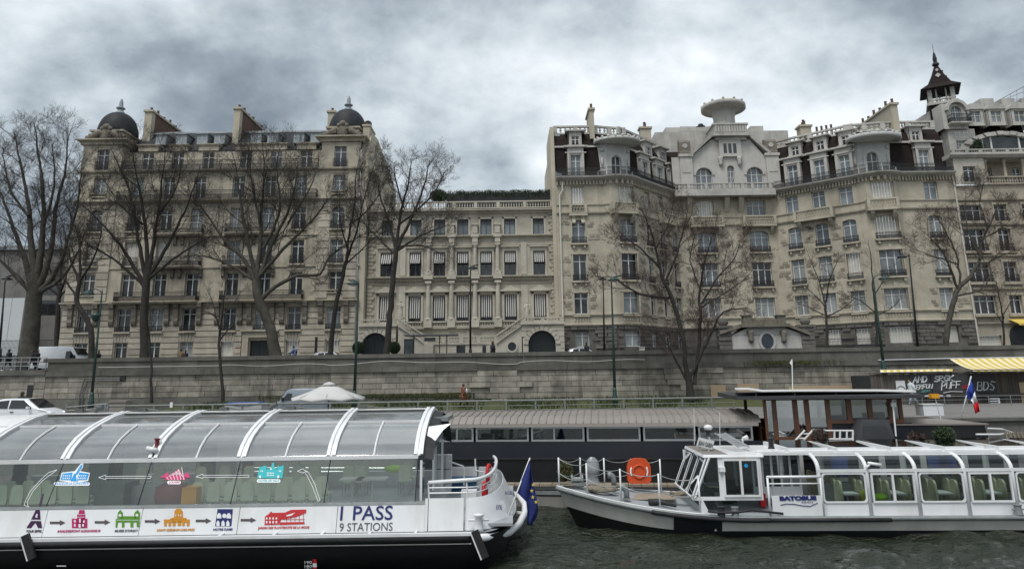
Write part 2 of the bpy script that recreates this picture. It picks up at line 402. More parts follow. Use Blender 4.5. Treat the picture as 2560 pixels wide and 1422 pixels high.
mat('twig_red',(.085,.058,.05),(.055,.042,.038),scale=2,rough=.95)
mat('lamp_green',(.012,.045,.037),(.010,.033,.028),scale=2,rough=.4,spec=.5)
mat('lamp_black',(.02,.022,.024),rough=.45)
mat('boat_white',(.76,.775,.79),(.69,.705,.72),scale=.8,rough=.35,spec=.5,stain=.35,c3=(.46,.43,.37),streak=.45)
mat('boat_cream',(.60,.595,.56),(.52,.51,.475),scale=.9,rough=.45,stain=.3,c3=(.25,.235,.2),streak=.35)
mat('hull_black',(.007,.0075,.009),(.012,.0125,.014),scale=.7,rough=.42,spec=.4)
mat('hull_navy',(.009,.011,.018),(.014,.016,.023),scale=.6,rough=.4,spec=.4)
mat('hull_grey',(.07,.075,.08),(.045,.048,.052),scale=.9,rough=.6)
mat('rubber',(.018,.018,.02),(.03,.03,.032),scale=4,rough=.6)
mat('deck_grey',(.33,.355,.375),(.27,.29,.31),scale=1.2,rough=.6,stain=.3,c3=(.16,.165,.17))
mat('deck_wood',(.33,.275,.215),(.26,.215,.165),scale=2,rough=.8)
mat('metal',(.52,.53,.54),(.44,.45,.46),scale=3,rough=.35,metal=.7)
mat('galv',(.27,.29,.29),(.20,.215,.215),scale=3,rough=.5,metal=.3)
mat('rail_green',(.20,.215,.20),(.14,.15,.14),scale=3,rough=.6)
mat('taupe_metal',(.235,.21,.19),(.20,.18,.163),scale=.8,rough=.45,spec=.45)
mat('taupe_light',(.30,.275,.25),rough=.5)
mat('wood_brown',(.135,.062,.036),(.085,.04,.025),scale=4,rough=.45,stretch=(1,1,.15))
mat('wood_grey',(.115,.103,.092),(.065,.058,.053),scale=3,rough=.9,stretch=(3,3,.15),rnd=.25)
mat('board_black',(.034,.036,.04),(.05,.052,.056),scale=1.5,rough=.7)
mat('ply',(.42,.32,.215),(.36,.27,.18),scale=1.5,rough=.8)
mat('orange',(.62,.085,.022),(.52,.07,.02),scale=4,rough=.5)
mat('red',(.50,.025,.028),(.42,.02,.024),scale=3,rough=.55)
mat('dull_red',(.16,.02,.028),rough=.6)
mat('yellow_box',(.65,.30,.015),rough=.5)
mat('hi_vis',(.40,.75,.04),(.33,.62,.03),scale=3,rough=.7)
mat('olive_yellow',(.42,.44,.03),rough=.7)
mat('seat_green',(.58,.64,.49),(.5,.56,.42),scale=3,rough=.5)
mat('seat_tan',(.47,.46,.31),(.38,.37,.25),scale=3,rough=.55)
mat('seat_brown',(.12,.085,.05),rough=.6)
mat('navy_flag',(.022,.035,.17),(.016,.026,.125),scale=2,rough=.8)
mat('flag_blue',(.02,.045,.30),rough=.8)
mat('flag_red',(.55,.012,.02),rough=.8)
mat('flag_white',(.72,.72,.74),rough=.8)
mat('star_yellow',(.62,.50,.07),rough=.7)
mat('rope',(.27,.235,.18),(.16,.14,.11),scale=14,rough=.95,bump=1)
mat('canvas',(.52,.52,.51),(.45,.45,.44),scale=1,rough=.9)
mat('canvas_grey',(.36,.37,.37),rough=.9)
mat('awn_yellow',(.62,.47,.11),(.52,.38,.08),scale=2,rough=.85)
mat('awn_cream',(.70,.64,.44),rough=.85)
mat('awn_white',(.47,.465,.44),rough=.85)
mat('awn_black',(.03,.03,.033),rough=.85)
mat('car_white',(.70,.73,.76),(.66,.69,.72),scale=1,rough=.25,coat=.5)
mat('car_silver',(.33,.35,.37),rough=.3,metal=.3,coat=.5)
mat('van_slate',(.20,.235,.28),(.17,.20,.24),scale=1,rough=.35,coat=.3)
mat('car_glass',(.014,.016,.018),rough=.06,spec=.6)
mat('tyre',(.02,.02,.02),rough=.85)
mat('skin',(.46,.30,.225),rough=.6)
mat('hair',(.03,.022,.018),rough=.7)
mat('cloth_black',(.014,.014,.017),(.022,.022,.025),scale=6,rough=.9)
mat('cloth_brown',(.17,.065,.038),(.13,.05,.03),scale=5,rough=.85)
mat('cloth_tan',(.20,.135,.075),rough=.9)
mat('cloth_blue',(.10,.13,.22),rough=.9)
mat('cloth_pale',(.48,.52,.55),rough=.9)
mat('denim_pale',(.33,.42,.48),rough=.9)
mat('plastic_clear',(.30,.32,.34),(.42,.44,.46),scale=6,rough=.18,spec=.6,alpha=.72)
mat('ink_navy',(.018,.025,.13),rough=.5)
mat('ink_grey',(.075,.08,.09),rough=.5)
mat('ink_purple',(.045,.008,.05),rough=.5)
mat('ink_magenta',(.42,.015,.12),rough=.5)
mat('ink_green',(.09,.25,.022),rough=.5)
mat('ink_orange',(.55,.24,.022),rough=.5)
mat('ink_red',(.50,.028,.035),rough=.5)
mat('ink_blue',(.012,.30,.66),rough=.5)
mat('ink_teal',(.012,.42,.46),rough=.5)
mat('ink_pink',(.55,.03,.16),rough=.5)
mat('ink_arrow',(.085,.07,.075),rough=.5)
mat('ink_white',(.78,.79,.80),rough=.5)
mat('spray_white',(.55,.57,.58),rough=.7)
mat('spray_red',(.28,.02,.025),rough=.7)
mat('spray_teal',(.10,.32,.28),rough=.7)
mat('concrete',(.24,.235,.225),(.18,.176,.168),scale=1.2,rough=.9,stain=.4)
mat('tarp_blue',(.02,.08,.36),rough=.6)
mat('crate_blue',(.012,.065,.14),rough=.6)
mat('blind_blue',(.03,.06,.22),rough=.7)
mat('interior_dark',(.05,.052,.055),rough=.9)
mat('interior_pale',(.50,.51,.50),rough=.8)
mat('hoarding',(.55,.585,.60),(.5,.53,.545),scale=.5,rough=.7,stain=.3,c3=(.35,.37,.38))
mat('house_grey',(.20,.195,.185),(.15,.147,.14),scale=.6,rough=.9,streak=.4)
mat('mast',(.60,.61,.61),rough=.5)
mat('screen',(.05,.06,.065),(.10,.11,.115),scale=.8,rough=.15)
glass('glass_side',(.84,.90,.87),refl=.03,haze=.10,hcol=(.55,.62,.58))
glass('glass_bow',(.70,.80,.78),refl=.03)
glass('glass_roof',(.85,.87,.88),refl=.22,rough=.05,haze=.5,hcol=(.46,.47,.48))
glass('glass_cabin',(.42,.50,.49),refl=.04)
glass('glass_hatch',(.22,.21,.20),refl=.10,rough=.05)
glass('glass_barge',(.25,.28,.28),refl=.10,rough=.03)
glass('glass_wheelhouse',(.3,.32,.32),refl=.45,rough=.02)
# ------------------------------------------------------------------ the setting: water, quay, retaining wall, street
ZQ,ZS,YW,YF=2.6,6.0,57.0,76.0
def water():
 m=mat('water',(.015,.0205,.0125),(.021,.027,.017),scale=.4,rough=.025,spec=.6)
 nt=m.node_tree;N=nt.nodes;L=nt.links;b=N['Principled BSDF'];b.inputs['IOR'].default_value=1.33
 geo=N.new('ShaderNodeNewGeometry');last=None
 for sc,st,ds in((1.0,(1,1.5,1),.12),(3.2,(.75,1.9,1),.055),(9.,(.8,1.7,1),.02)):
  mp=N.new('ShaderNodeMapping');mp.inputs['Scale'].default_value=st;mp.inputs['Rotation'].default_value=(0,0,.25)
  n=N.new('ShaderNodeTexNoise');n.inputs['Scale'].default_value=sc;n.inputs['Detail'].default_value=4;n.inputs['Distortion'].default_value=.6
  L.new(geo.outputs['Position'],mp.inputs[0]);L.new(mp.outputs[0],n.inputs['Vector'])
  bp=N.new('ShaderNodeBump');bp.inputs['Distance'].default_value=ds*2.2;bp.inputs['Strength'].default_value=1.
  L.new(n.outputs[0],bp.inputs['Height'])
  if last:L.new(last,bp.inputs['Normal'])
  last=bp.outputs[0]
 L.new(last,b.inputs['Normal'])
 xs=[-900,-300,-100,-40]+[-16+.16*i for i in range(226)]+[40,100,300,900]
 ys=[-900,-200,-40,0,8]+[11+.16*i for i in range(131)]+[33.6]
 r2=random.Random(3);waves=[]
 for i in range(34):
  a=r2.gauss(1.35,.55);l=.5*1.12**i*.55+.25;waves.append((math.cos(a)*6.283/l,math.sin(a)*6.283/l,r2.random()*6.28,.0125*min(l,1.5)**.85))
 rows=[]
 for y in ys:
  row=[]
  for x in xs:
   z=0.
   if-16.1<x<20.2 and 10.9<y<32:
    for kx,ky,ph,am in waves:z+=am*math.sin(kx*x+ky*y+ph)
    z*=min(1,(20.2-x)/3,(x+16.1)/3,(y-10.9)/2,(32-y)/2)
   row.append((x,y,z))
  rows.append(row)
 solo('water',MB().grid(rows),m,kind='structure',smooth=True)
water()
def ground():
 g=MB();g.box(-120,120,33.6,YW+.6,-3,ZQ);g=solo('quay',g,MATS['paving'],kind='structure')
 # stone facing of the lower quay, laid in courses
 F=Fr((-120,33.6),(120,33.6));r2=random.Random(5)
 for k in range(3):
  x=100.0+r2.random()*2
  while x<150:
   w=1.6+r2.random()*1.2
   piece('quay_stone',g,F,x+.02,x+w-.02,.0,.06+r2.random()*.03,.3+k*.7,.97+k*.7,MATS['quay_stone']);x+=w
 b=MB();b.box(-120,120,33.42,34.1,ZQ+.0,ZQ+.14);solo('quay_kerb',b,MATS['quay_stone'],kind='structure')
 # grass bank at the foot of the retaining wall
 r2=random.Random(9);bank=MB();rows=[]
 for y,z in((52.6,ZQ+.01),(53.6,ZQ+.2),(55.,ZQ+.42),(56.95,ZQ+.62)):
  rows.append([(x*1.0,y+(.25*math.sin(x*1.3)if y<54 else 0),z+.08*math.sin(x*.9+y))for x in range(-26,27)])
 bank.grid(rows);part_bank=solo('grass_bank',bank,MATS['moss'],kind='structure')
 gr=MB()
 for i in range(6500):
  x=r2.uniform(-24,14);y=r2.uniform(52.7,56.8);
  if math.sin(x*.7)+math.sin(x*1.9+1)+r2.gauss(0,.6)<-.5:continue
  z=ZQ+.2*min(1,(y-52.6))+.12*max(0,y-53.6);h=r2.uniform(.12,.42);a=r2.random()*6.28;w=.05
  c,s_=math.cos(a)*w,math.sin(a)*w;lx,ly=r2.gauss(0,.12),r2.gauss(0,.12)
  gr.add([(x-c,y-s_,z),(x+c,y+s_,z),(x+lx,y+ly,z+h)],[(0,1,2)])
 solo('bank_grass',gr,MATS['grass'],'short green grass and weeds along the foot of the retaining wall','grass',kind='stuff')
 # street, pavements
 b=MB();b.box(-140,140,YW+.6,140,1,ZS-.12);solo('road',b,MATS['asphalt'],kind='structure')
 b=MB();b.box(-140,140,YW+.6,YW+5.6,ZS-.1,ZS);solo('pavement',b,MATS['paving'],kind='structure')
 b=MB();b.box(-140,140,72.2,77,ZS-.1,ZS);solo('pavement',b,MATS['paving'],kind='structure')
 b=MB()
 for i in range(-12,13):b.box(i*6-1.5,i*6+1.5,66.9,67.05,ZS-.119,ZS-.115)
 solo('road_marking',b,MATS['ink_white'],kind='structure')
ground()
def retaining_wall():
 """the wall between lower quay and street, in coursed blocks, with a parapet"""
 t=thing('retaining_wall','long weathered stone retaining wall carrying the street above the lower quay','wall',(0,YW,ZQ))
 F=Fr((-60,YW),(60,YW))
 core=MB();x0=F.hit(118,930)[0]
 core.box(x0-60-60,60,YW+.02,YW+.9,ZQ-.2,ZS-.2);part('core',core,MATS['wall_render'],t)
 zt=F.hit(1300,880)[1];zs1=F.hit(1300,912)[1];zs0=F.hit(1300,925)[1]
 # parapet stones and coping
 r2=random.Random(21);u=x0
 while u<110:
  w=3.2+r2.random()*2.2
  piece('parapet_stone',t,F,u+.01,u+w-.01,-.45,.03+r2.random()*.02,zs1,zt-.30,MATS['wall_parapet'])
  piece('coping_stone',t,F,u-.35+.01,u-.35+w-.01,-.55,.13,zt-.30,zt,MATS['wall_parapet']);u+=w
 u=x0
 while u<110:
  w=2.4+r2.random()*2;piece('ledge_stone',t,F,u+.012,u+w-.012,-.3,.22,zs0,zs1,MATS['wall_parapet']);u+=w
  # coursed wall blocks
 zb=ZQ+.3;h=(zs0-zb)/6
 for k in range(6):
  u=x0-r2.random()*1.2
  while u<104:
   w=1.15+r2.random()*1.25;a,b=max(u,x0)+.014,u+w-.014
   X=u-60
   smooth_part=X<-3.2 and k<2
   if not smooth_part and b>a:
    pil=(-3.6<X<0.2)or(11.2<X<14.8)
    prj=(.2 if pil else .06)+r2.random()*.035
    piece('wall_stone',t,F,a,b,0,prj,zb+k*h+.016,zb+(k+1)*h-.016,MATS['wall_block'])
   u+=w
   # lower stretch beyond the step at the left
 zl=F.hit(60,926)[1];zl2=F.hit(60,938)[1]
 piece('ledge_stone',t,F,x0-20,x0-.02,-.5,.25,zl2,zl,MATS['wall_parapet'])
 for k in range(5):
  u=x0-14-r2.random();h2=(zl2-zb)/5
  while u<x0:
   w=1.1+r2.random()*1.2;piece('wall_stone',t,F,u+.014,min(u+w,x0)-.014,0,.08+r2.random()*.04,zb+k*h2+.016,zb+(k+1)*h2-.016,MATS['wall_block']);u+=w
 n0,n1=F.hit(68,995),F.hit(86,962);part('niche',MB().fbox(F,n0[0],n1[0],.1,.15,n0[1]-.6,n1[1]),MATS['iron'],t)
 b=MB();b.fbox(F,x0,56.8,0,.32,ZQ-.1,zb+2*h-.02);part('rendered_base',b,MATS['wall_render'],t)
 b=MB()
 for i in range(2600):
  X=r2.choice([r2.uniform(-20,-3.5),r2.gauss(-4.4,.9),r2.uniform(-12,-3.5),r2.gauss(21.5,1.6)])
  z=(zb+2*h if X<0 else zs1)+r2.uniform(-.12,.05);q=abs(r2.gauss(0,.16))
  if X>-3.4 and X<18:continue
  a=r2.random()*6.28;p=Vector((X,YW-.3-r2.random()*.12,z));d=Vector((math.cos(a)*.09,-.03,abs(math.sin(a))*.1));e=Vector((.05,-.02,-.06-q))
  b.add([p,p+d,p+e],[(0,1,2)])
 part('ledge_weeds',b,MATS['moss'],t,kind='stuff')
 # cable strung along the parapet
 c=MB();pts=[]
 for i in range(160):
  px=245+i*8.6;y=918-(px-245)*.0135+(2*math.sin(px*.031)if px>560 else 0)+(4*math.sin(px*.011)if 820<px<1300 else 0)
  q=P(px,y,YW-.28);pts.append(q)
 c.tube(pts,.022,4);solo('wall_cable',c,MATS['awn_white'],'thin pale cable sagging along the foot of the stone parapet','cable')
 # a niche with a pipe
 t2=thing('drain_pipe','twin grey pipes climbing from the quay to a niche in the retaining wall','pipe',P(205,1000,YW-.4))
 for dx in(0,8):
  b=MB();b.tube([P(196+dx,1020,YW-.45),P(200+dx,985,YW-.42),P(205+dx,965+dx,YW-.25),P(212+dx,946+dx*.6,YW-.25),P(300,946+dx*.6,YW-.25)],.045,6);part('pipe',b,MATS['iron_grey'],t2)
 b=MB();u0,z0=F.hit(301,952);u1,z1=F.hit(317,939);b.fbox(F,u0,u1,.0,.16,z0,z1);part('niche_box',b,MATS['iron'],t2)
retaining_wall()
# ------------------------------------------------------------------ left apartment house with two domed pavilions
def house_a():
 F=Fr((0,YF),(10,YF));H=F.hit
 t=thing('apartment_house','grey stone apartment house with two slate-domed corner pavilions behind the plane trees','building',(-26,YF,ZS))
 st,blk,dk=MATS['stone_a'],MATS['stone_a_block'],MATS['stone_a_dark']
 cols=[H(x,797)[0]for x in(210,312,392,473,574,655,737,834)]
 mid=(cols[0]+cols[-1])/2
 cols=[(cols[i]-cols[7-i])/2+mid for i in range(8)]
 xl,xr=cols[0]-2.3,cols[7]+2.3
 z=lambda y,x=845:H(x,y)[1]
 rows=[(z(893),z(849),1.35),(z(822),z(765),1.42),(z(735),z(678),1.38),(z(657),z(598),1.36),(z(571),z(516),1.36),(z(490),z(437),1.3)]
 zc=z(420)
 zp=z(345)
 pw=4.4
 # --- main wall with openings
 holes=[]
 for r,(a,b,w)in enumerate(rows):
  for i,c in enumerate(cols):
   if r==0 and i==5:continue
   zb=a if r!=5 or i in(0,7)else a
   holes.append((c-w/2,c+w/2,zb,b))
 door=(cols[5]-1.05,cols[5]+1.05,ZS,z(848));holes.append(door)
 top=[]
 za6,zb6=z(419),z(366)
 for c in(cols[0],cols[7]):top.append((c-.68,c+.68,za6+.12,zb6))
 mb=MB();holes_wall(mb,F,xl,xr,ZS,zc,holes)
 for(u0,u1)in((xl,xl+pw),(xr-pw,xr)):holes_wall(mb,F,u0,u1,zc,zp,[h for h in top if u0<h[0]<u1])
 # right flank (party wall) and left flank, back
 mb.add([(xl,YF,ZS),(xl,YF+16,ZS),(xl,YF+16,zp),(xl,YF,zp)],[(0,1,2,3)])
 for u in(xl+pw,xr-pw):mb.add([(u,YF,zc),(u,YF+3,zc),(u,YF+3,zp),(u,YF,zp)],[(0,1,2,3)])
 mb.add([(xl,YF,zp),(xl+pw,YF,zp),(xl+pw,YF+4,zp),(xl,YF+4,zp)],[(0,1,2,3)]);mb.add([(xr-pw,YF,zp),(xr,YF,zp),(xr,YF+4,zp),(xr-pw,YF+4,zp)],[(0,1,2,3)])
 for i in(0,7):
  a,b,w=rows[4];spandrel(mb,F,cols[i]-w/2,cols[i]+w/2,b,.45,0.002,-.35)
 part('wall',mb,st,t)
 # --- windows
 for r,(a,b,w)in enumerate(rows):
  for i,c in enumerate(cols):
   if r==0 and i==5:continue
   kind,fm,gm='french','paint_white',None
   if r==0 and i in(4,6,7):kind,fm='shutter','paint_cream'
   if r==3 and i in(0,1,2,3):kind,fm='shutter','paint_cream'
   if i==7 and r in(3,4,5):gm='pane_sky_painted'
   window(t,F,c,a,w,b-a,kind,fm,gm)
 for c in(cols[0],cols[7]):window(t,F,c,za6+.12,1.36,zb6-za6-.12,'french','paint_white','pane_blue')
 dm=MB();dm.fbox(F,door[0],door[1],-.4,-.3,ZS,door[3])
 for k in range(2):dm.fbox(F,door[0]+.12+k*1.05,door[0]+.93+k*1.05,-.3,-.27,ZS+.3,ZS+1.4);dm.fbox(F,door[0]+.12+k*1.05,door[0]+.93+k*1.05,-.3,-.27,ZS+1.6,door[3]-.2)
 part('door',dm,MATS['door_dark'],t)
 pm=MB();pm.fbox(F,door[0]-.75,door[0]-.1,0,.28,ZS,door[3]+.3);pm.fbox(F,door[1]+.1,door[1]+.75,0,.28,ZS,door[3]+.3);pm.fbox(F,door[0]-.75,door[1]+.75,0,.3,door[3]+.3,z(826));pm.fbox(F,door[0]-.95,door[1]+.95,0,.5,z(826),z(822));part('door_surround',pm,st,t)
 # --- channelled stonework of the two lower storeys: one block per course and bay
 def courses(z0,z1,hh,rowspans,prj=.13):
  n=max(1,round((z1-z0)/hh));h=(z1-z0)/n
  for k in range(n):
   a,b=z0+k*h+.045,z0+(k+1)*h-.045
   cuts=[]
   for(u0,u1,c,d)in rowspans:
    if b>c+.02 and a<d-.02:cuts.append((u0-.1,u1+.1))
   cuts.sort();u=xl
   for(p,q)in cuts+[(xr,xr)]:
    if p-u>.15:piece('stone_course',t,F,u,p,0,prj,a,b,blk)
    u=q
 dh=(door[0]-.8,door[1]+.8,ZS,z(822))
 courses(ZS,z(752),.62,[(c-.7,c+.7,rows[0][0],rows[0][1]+.9)for i,c in enumerate(cols)if i!=5]+[(c-.75,c+.75,rows[1][0]-.25,rows[1][1])for c in cols]+[dh])
 for r0,r1 in((752,493),):
  n=14;za,zb=z(745),z(500);h=(zb-za)/n
  for k in range(n):
   for(e0,e1,cc)in((xl,xl+pw,cols[0]),(xr-pw,xr,cols[7])):
    for(p,q)in((e0,cc-.85),(cc+.85,e1)):
     if q-p>.1:piece('quoin_stone',t,F,p,q,0,.11,za+k*h+.045,za+(k+1)*h-.045,blk)
     # voussoirs over the ground-floor windows
 vm=MB()
 for k in range(-2,3):
  x0,x1=k*.30-.13,k*.30+.13;s=1.22;vm.hexa([(x0,0,0),(x1,0,0),(x1,.3,0),(x0,.3,0),(x0*s,0,.85),(x1*s,0,.85),(x1*s,.3,.85),(x0*s,.3,.85)])
 vme=vm.mesh('voussoirs')
 for i,c in enumerate(cols):
  if i!=5:put('voussoirs',vme,blk,t,F.M(c,.09,rows[0][1]))
  # --- cornices and string courses
 poly=[(xl,YF),(xr,YF)]
 for name,y,prof in(('cornice',752,[(0,-.35),(.14,-.3),(.18,-.05),(.5,.02),(.5,.14),(0,.2)]),('cornice',498,[(0,-.25),(.12,-.2),(.45,0),(.45,.16),(0,.22)]),('cornice',422,[(0,-.2),(.3,-.06),(.34,.12),(0,.16)]),('string_course',585,[(0,-.12),(.12,-.08),(.12,.08),(0,.12)]),('string_course',664,[(0,-.1),(.1,-.07),(.1,.07),(0,.1)])):
  b=MB();zz=z(y);b.loft([(xl-.3,YF),(xr+.3,YF)],[(w,zz+q)for w,q in prof]);part(name,b,st,t)
  # --- balconies with railings
 def balcony(c0,c1,y,d,h=1.0,ext=.95,drop=.22):
  u0,u1=c0-ext,c1+ext;zz=z(y)
  b=MB();b.loft([(u0,YF),(u1,YF)],[(0,zz-drop),(d-.15,zz-drop),(d,zz-.05),(d,zz+.03),(0,zz+.03)]);o=part('balcony',b,st,t)
  railing(o,F,u0+.06,u1-.06,0,zz+.03,h,d-.08);return o
 balcony(cols[1],cols[3],749,.95);balcony(cols[4],cols[6],749,.95)
 balcony(cols[2],cols[3],662,.85);balcony(cols[4],cols[5],662,.85)
 balcony(cols[2],cols[3],581,.85);balcony(cols[4],cols[5],581,.85)
 b=MB();u0,u1=xl+pw+.2,xr-pw-.2;zz=z(497);b.loft([(u0,YF),(u1,YF)],[(0,zz-.2),(.7,zz-.12),(.8,zz+.03),(0,zz+.03)]);o=part('balcony',b,st,t);railing(o,F,u0+.05,u1-.05,0,zz+.03,1.0,.72)
 zz=z(421);b=MB();b.loft([(u0,YF),(u1,YF)],[(-1.5,zz-.2),(.5,zz-.12),(.6,zz+.03),(-1.5,zz+.03)]);o=part('balcony',b,st,t);railing(o,F,u0+.05,u1-.05,0,zz+.03,1.0,.52)
 for r,ys,ii in((1,822,range(8)),(3,658,(0,1,6,7)),(4,573,(0,1,6,7)),(2,736,())):
  for i in ii:
   if r==1 and i==5:pass
   h=.62 if r==1 else .95
   railing(t,F,cols[i]-.82,cols[i]+.82,.12,rows[r][0]-.05,h)
   b=MB();b.fbox(F,cols[i]-.9,cols[i]+.9,0,.3,rows[r][0]-.2,rows[r][0]-.04);part('sill',b,st,t)
 for c in(cols[0],cols[7]):
  railing(t,F,c-.8,c+.8,.14,za6+.1,.95)
  balustrade(t,F,c-.85,c+.85,.02,z(733),z(723),st);balustrade(t,F,c-.85,c+.85,.02,z(486),z(476),st)
  # --- carved console brackets
 cb=MB();pr=[(0,0),(.55,0),(.55,-.3),(.42,-.4),(.38,-1.1),(.3,-1.5),(.36,-1.75),(.28,-2.05),(.05,-2.35),(0,-2.35)]
 cb.prism([(-.24,-w,zq)for w,zq in pr],(.48,0,0));cb.box(-.28,.28,-.6,0,-.02,.12);cm=cb.mesh('bracket')
 sb=MB();sb.prism([(-.16,-w*.8,zq*.42)for w,zq in pr],(.32,0,0));sm=sb.mesh('bracket')
 g=lambda i:cols[i]
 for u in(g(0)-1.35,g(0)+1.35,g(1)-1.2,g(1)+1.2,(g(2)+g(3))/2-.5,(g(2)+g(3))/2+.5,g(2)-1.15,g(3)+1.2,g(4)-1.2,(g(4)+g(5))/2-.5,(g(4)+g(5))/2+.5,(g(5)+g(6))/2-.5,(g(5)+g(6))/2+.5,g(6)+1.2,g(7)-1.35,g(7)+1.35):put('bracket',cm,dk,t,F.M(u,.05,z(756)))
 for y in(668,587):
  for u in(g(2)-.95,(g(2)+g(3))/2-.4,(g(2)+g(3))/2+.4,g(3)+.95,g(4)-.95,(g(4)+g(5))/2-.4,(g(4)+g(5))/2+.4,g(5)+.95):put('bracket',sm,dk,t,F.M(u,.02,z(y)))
  # window surrounds
 for r in(2,3,4,5):
  a,b_,w=rows[r]
  for c in cols:
   b=MB();b.fbox(F,c-w/2-.22,c-w/2-.03,0,.05,a,b_+.2);b.fbox(F,c+w/2+.03,c+w/2+.22,0,.05,a,b_+.2);b.fbox(F,c-w/2-.3,c+w/2+.3,0,.1,b_+.2,b_+.34);part('window_surround',b,st,t)
   # --- top floor, set back behind the balcony
 G=Fr((0,YF+1.5),(10,YF+1.5));z2=lambda y,x=700:G.hit(x,y)[1]
 u0,u1=xl+pw,xr-pw;ttop,wtop=z2(374),z2(372)
 th=[(c-.66,c+.66,zc+.05,wtop-.25)for c in cols[1:7]]
 b=MB();holes_wall(b,G,u0,u1,zc-.1,ttop,th,.3);part('attic_wall',b,st,t)
 for i,c in enumerate(cols[1:7]):window(t,G,c,zc+.05,1.32,wtop-.25-zc-.05,'french','paint_white',None,.2)
 zh=z2(360)
 spans=[(cols[1]-1.25,cols[1]+1.25),(cols[2]-1.2,cols[2]+1.2),(cols[3]-1.25,cols[3]+1.25),(cols[4]-1.3,cols[5]+1.3),(cols[6]-1.2,cols[6]+1.2)]
 for a,c in spans:
  b=MB();b.fbox(G,a+.1,c-.1,-1.2,.14,ttop-.05,zh-.18);b.loft([(a,YF+1.5),(c,YF+1.5)],[(-1.2,zh-.18),(.2,zh-.18),(.34,zh-.02),(.34,zh+.06),(-1.2,zh+.2)]);part('stone_dormer_head',b,st,t)
  # --- slate mansard
 zr=G.hit(700,329,-3.6)[1];yb=YF+1.7
 b=MB();b.loft([(u0-.2,yb),(u1+.2,yb)],[(.25,ttop-.1),(.25,ttop+.06),(-.2,zh-.4),(-3.4,zr),(-9,zr+.25),(-12,ttop-2),(-12,zc)],closed=False);roof=part('roof',b,MATS['slate'],t)
 b=MB();b.loft([(u0,yb-3.4*-1),(u1,yb+3.4)],[(-.12,zr-.08),(.1,zr-.12),(.06,zr+.1),(-.12,zr+.1)]);part('ridge_cap',b,MATS['zinc'],roof)
 dcols=[G.hit(x,343,-.6)[0]for x in(403,454,506,549,640,682,747,790)]
 D=Fr((0,YF+2.1),(10,YF+2.1));d0,d1=D.hit(700,357)[1]-.05,D.hit(700,331)[1]
 dm=MB();w=.62
 dm.box(-w,w,.02,3.2,0,d1-d0-.1);dm.add([(-w-.12,-.15,d1-d0-.1),(w+.12,-.15,d1-d0-.1),(w+.12,3.4,d1-d0+.02),(-w-.12,3.4,d1-d0+.02),(-w-.12,-.15,d1-d0+.02),(w+.12,-.15,d1-d0+.02),(w+.12,3.4,d1-d0+.14),(-w-.12,3.4,d1-d0+.14)],[(0,1,5,4),(1,2,6,5),(2,3,7,6),(3,0,4,7),(4,5,6,7),(3,2,1,0)])
 dme=dm.mesh('dormer');dme.materials.append(MATS['zinc'])
 for c in dcols:
  o=put('dormer',dme,None,t,D.M(c,0,d0));window(o,D,c,d0+.1,1.04,d1-d0-.26,'cross','paint_blue_grey','pane_curtain',.0)
  # --- corner pavilions: cornice, attic with carved cartouche, slate dome, finial
 for side,(e0,e1)in enumerate(((xl,xl+pw),(xr-pw,xr))):
  c=(e0+e1)/2;zt=zp
  b=MB();b.loft([(e0-.15,YF+3.6),(e0-.15,YF-.05),(e1+.15,YF-.05),(e1+.15,YF+3.6)],[(0,zt-.5),(.15,zt-.45),(.2,zt-.15),(.55,zt),(.55,zt+.15),(0,zt+.22)]);part('pavilion_cornice',b,st,t)
  za=F.hit(850,314)[1]
  b=MB();b.box(e0+.45,e1-.45,YF+.4,YF+4.6,zt+.1,za-.2);b.box(e0+.25,e1-.25,YF+.2,YF+4.8,za-.2,za);part('attic',b,st,t)
  b=MB();rr=random.Random(side+3)
  b.sphere((c,YF+.2,(zt+za)/2+.2),.75,10,6,1,.45,1.15)
  for s_ in(-1,1):
   b.tube([(c+s_*.7,YF+.2,za-.3),(c+s_*1.2,YF+.1,zt+.75),(c+s_*1.9,YF+.1,zt+.35),(c+s_*2.3,YF+.15,zt+.2)],[.3,.34,.26,.14],7)
   for k in range(5):b.sphere((c+s_*(.5+k*.4)+rr.gauss(0,.08),YF+.1,zt+.85-.13*k+rr.random()*.3),.2+.1*rr.random(),7,5)
  b.sphere((c,YF+.15,za+.25),.42,8,5);b.sphere((c-.4,YF+.15,za+.05),.3,7,5);b.sphere((c+.4,YF+.15,za+.05),.3,7,5)
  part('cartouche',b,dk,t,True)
  zd=F.hit(850,276,-2.5)[1];hd=zd-za;cy=YF+2.5;rx=(e1-e0)/2-.02
  prof=[(math.cos(a)**.85*rx,hd*math.sin(a))for a in[math.pi/2*i/12 for i in range(12)]]+[(.25,hd)]
  b=MB();b.lathe(prof,(c,cy,za),24);dome=part('dome',b,MATS['slate'],t,True)
  b=MB();b.lathe([(.55,-.1),(.5,.1),(.3,.3),(.3,.45),(.5,.55),(.5,.65),(.27,.75),(.2,1.4),(.1,1.75),(.02,1.8)],(c,cy,zd),10);part('finial',b,MATS['zinc'],dome)
  # --- chimneys
 def chimney(px0,px1,ytop,Yf,deep,pots=5):
  f=Fr((0,Yf),(10,Yf));a,zt=f.hit(px0,ytop);b_,_=f.hit(px1,ytop);
  m=MB();m.box(a,b_,Yf,Yf+.8,zc+2,zt);o=part('chimney',m,MATS['stone_party'],t)
  m=MB();m.box(a+.04,b_-.04,Yf+.8,Yf+deep,zc+2,zt-.05);part('brick_stack',m,MATS['brick'],o)
  m=MB();m.box(a-.15,b_+.15,Yf-.15,Yf+deep+.15,zt-.02,zt+.22);part('chimney_cap',m,MATS['stone_party'],o)
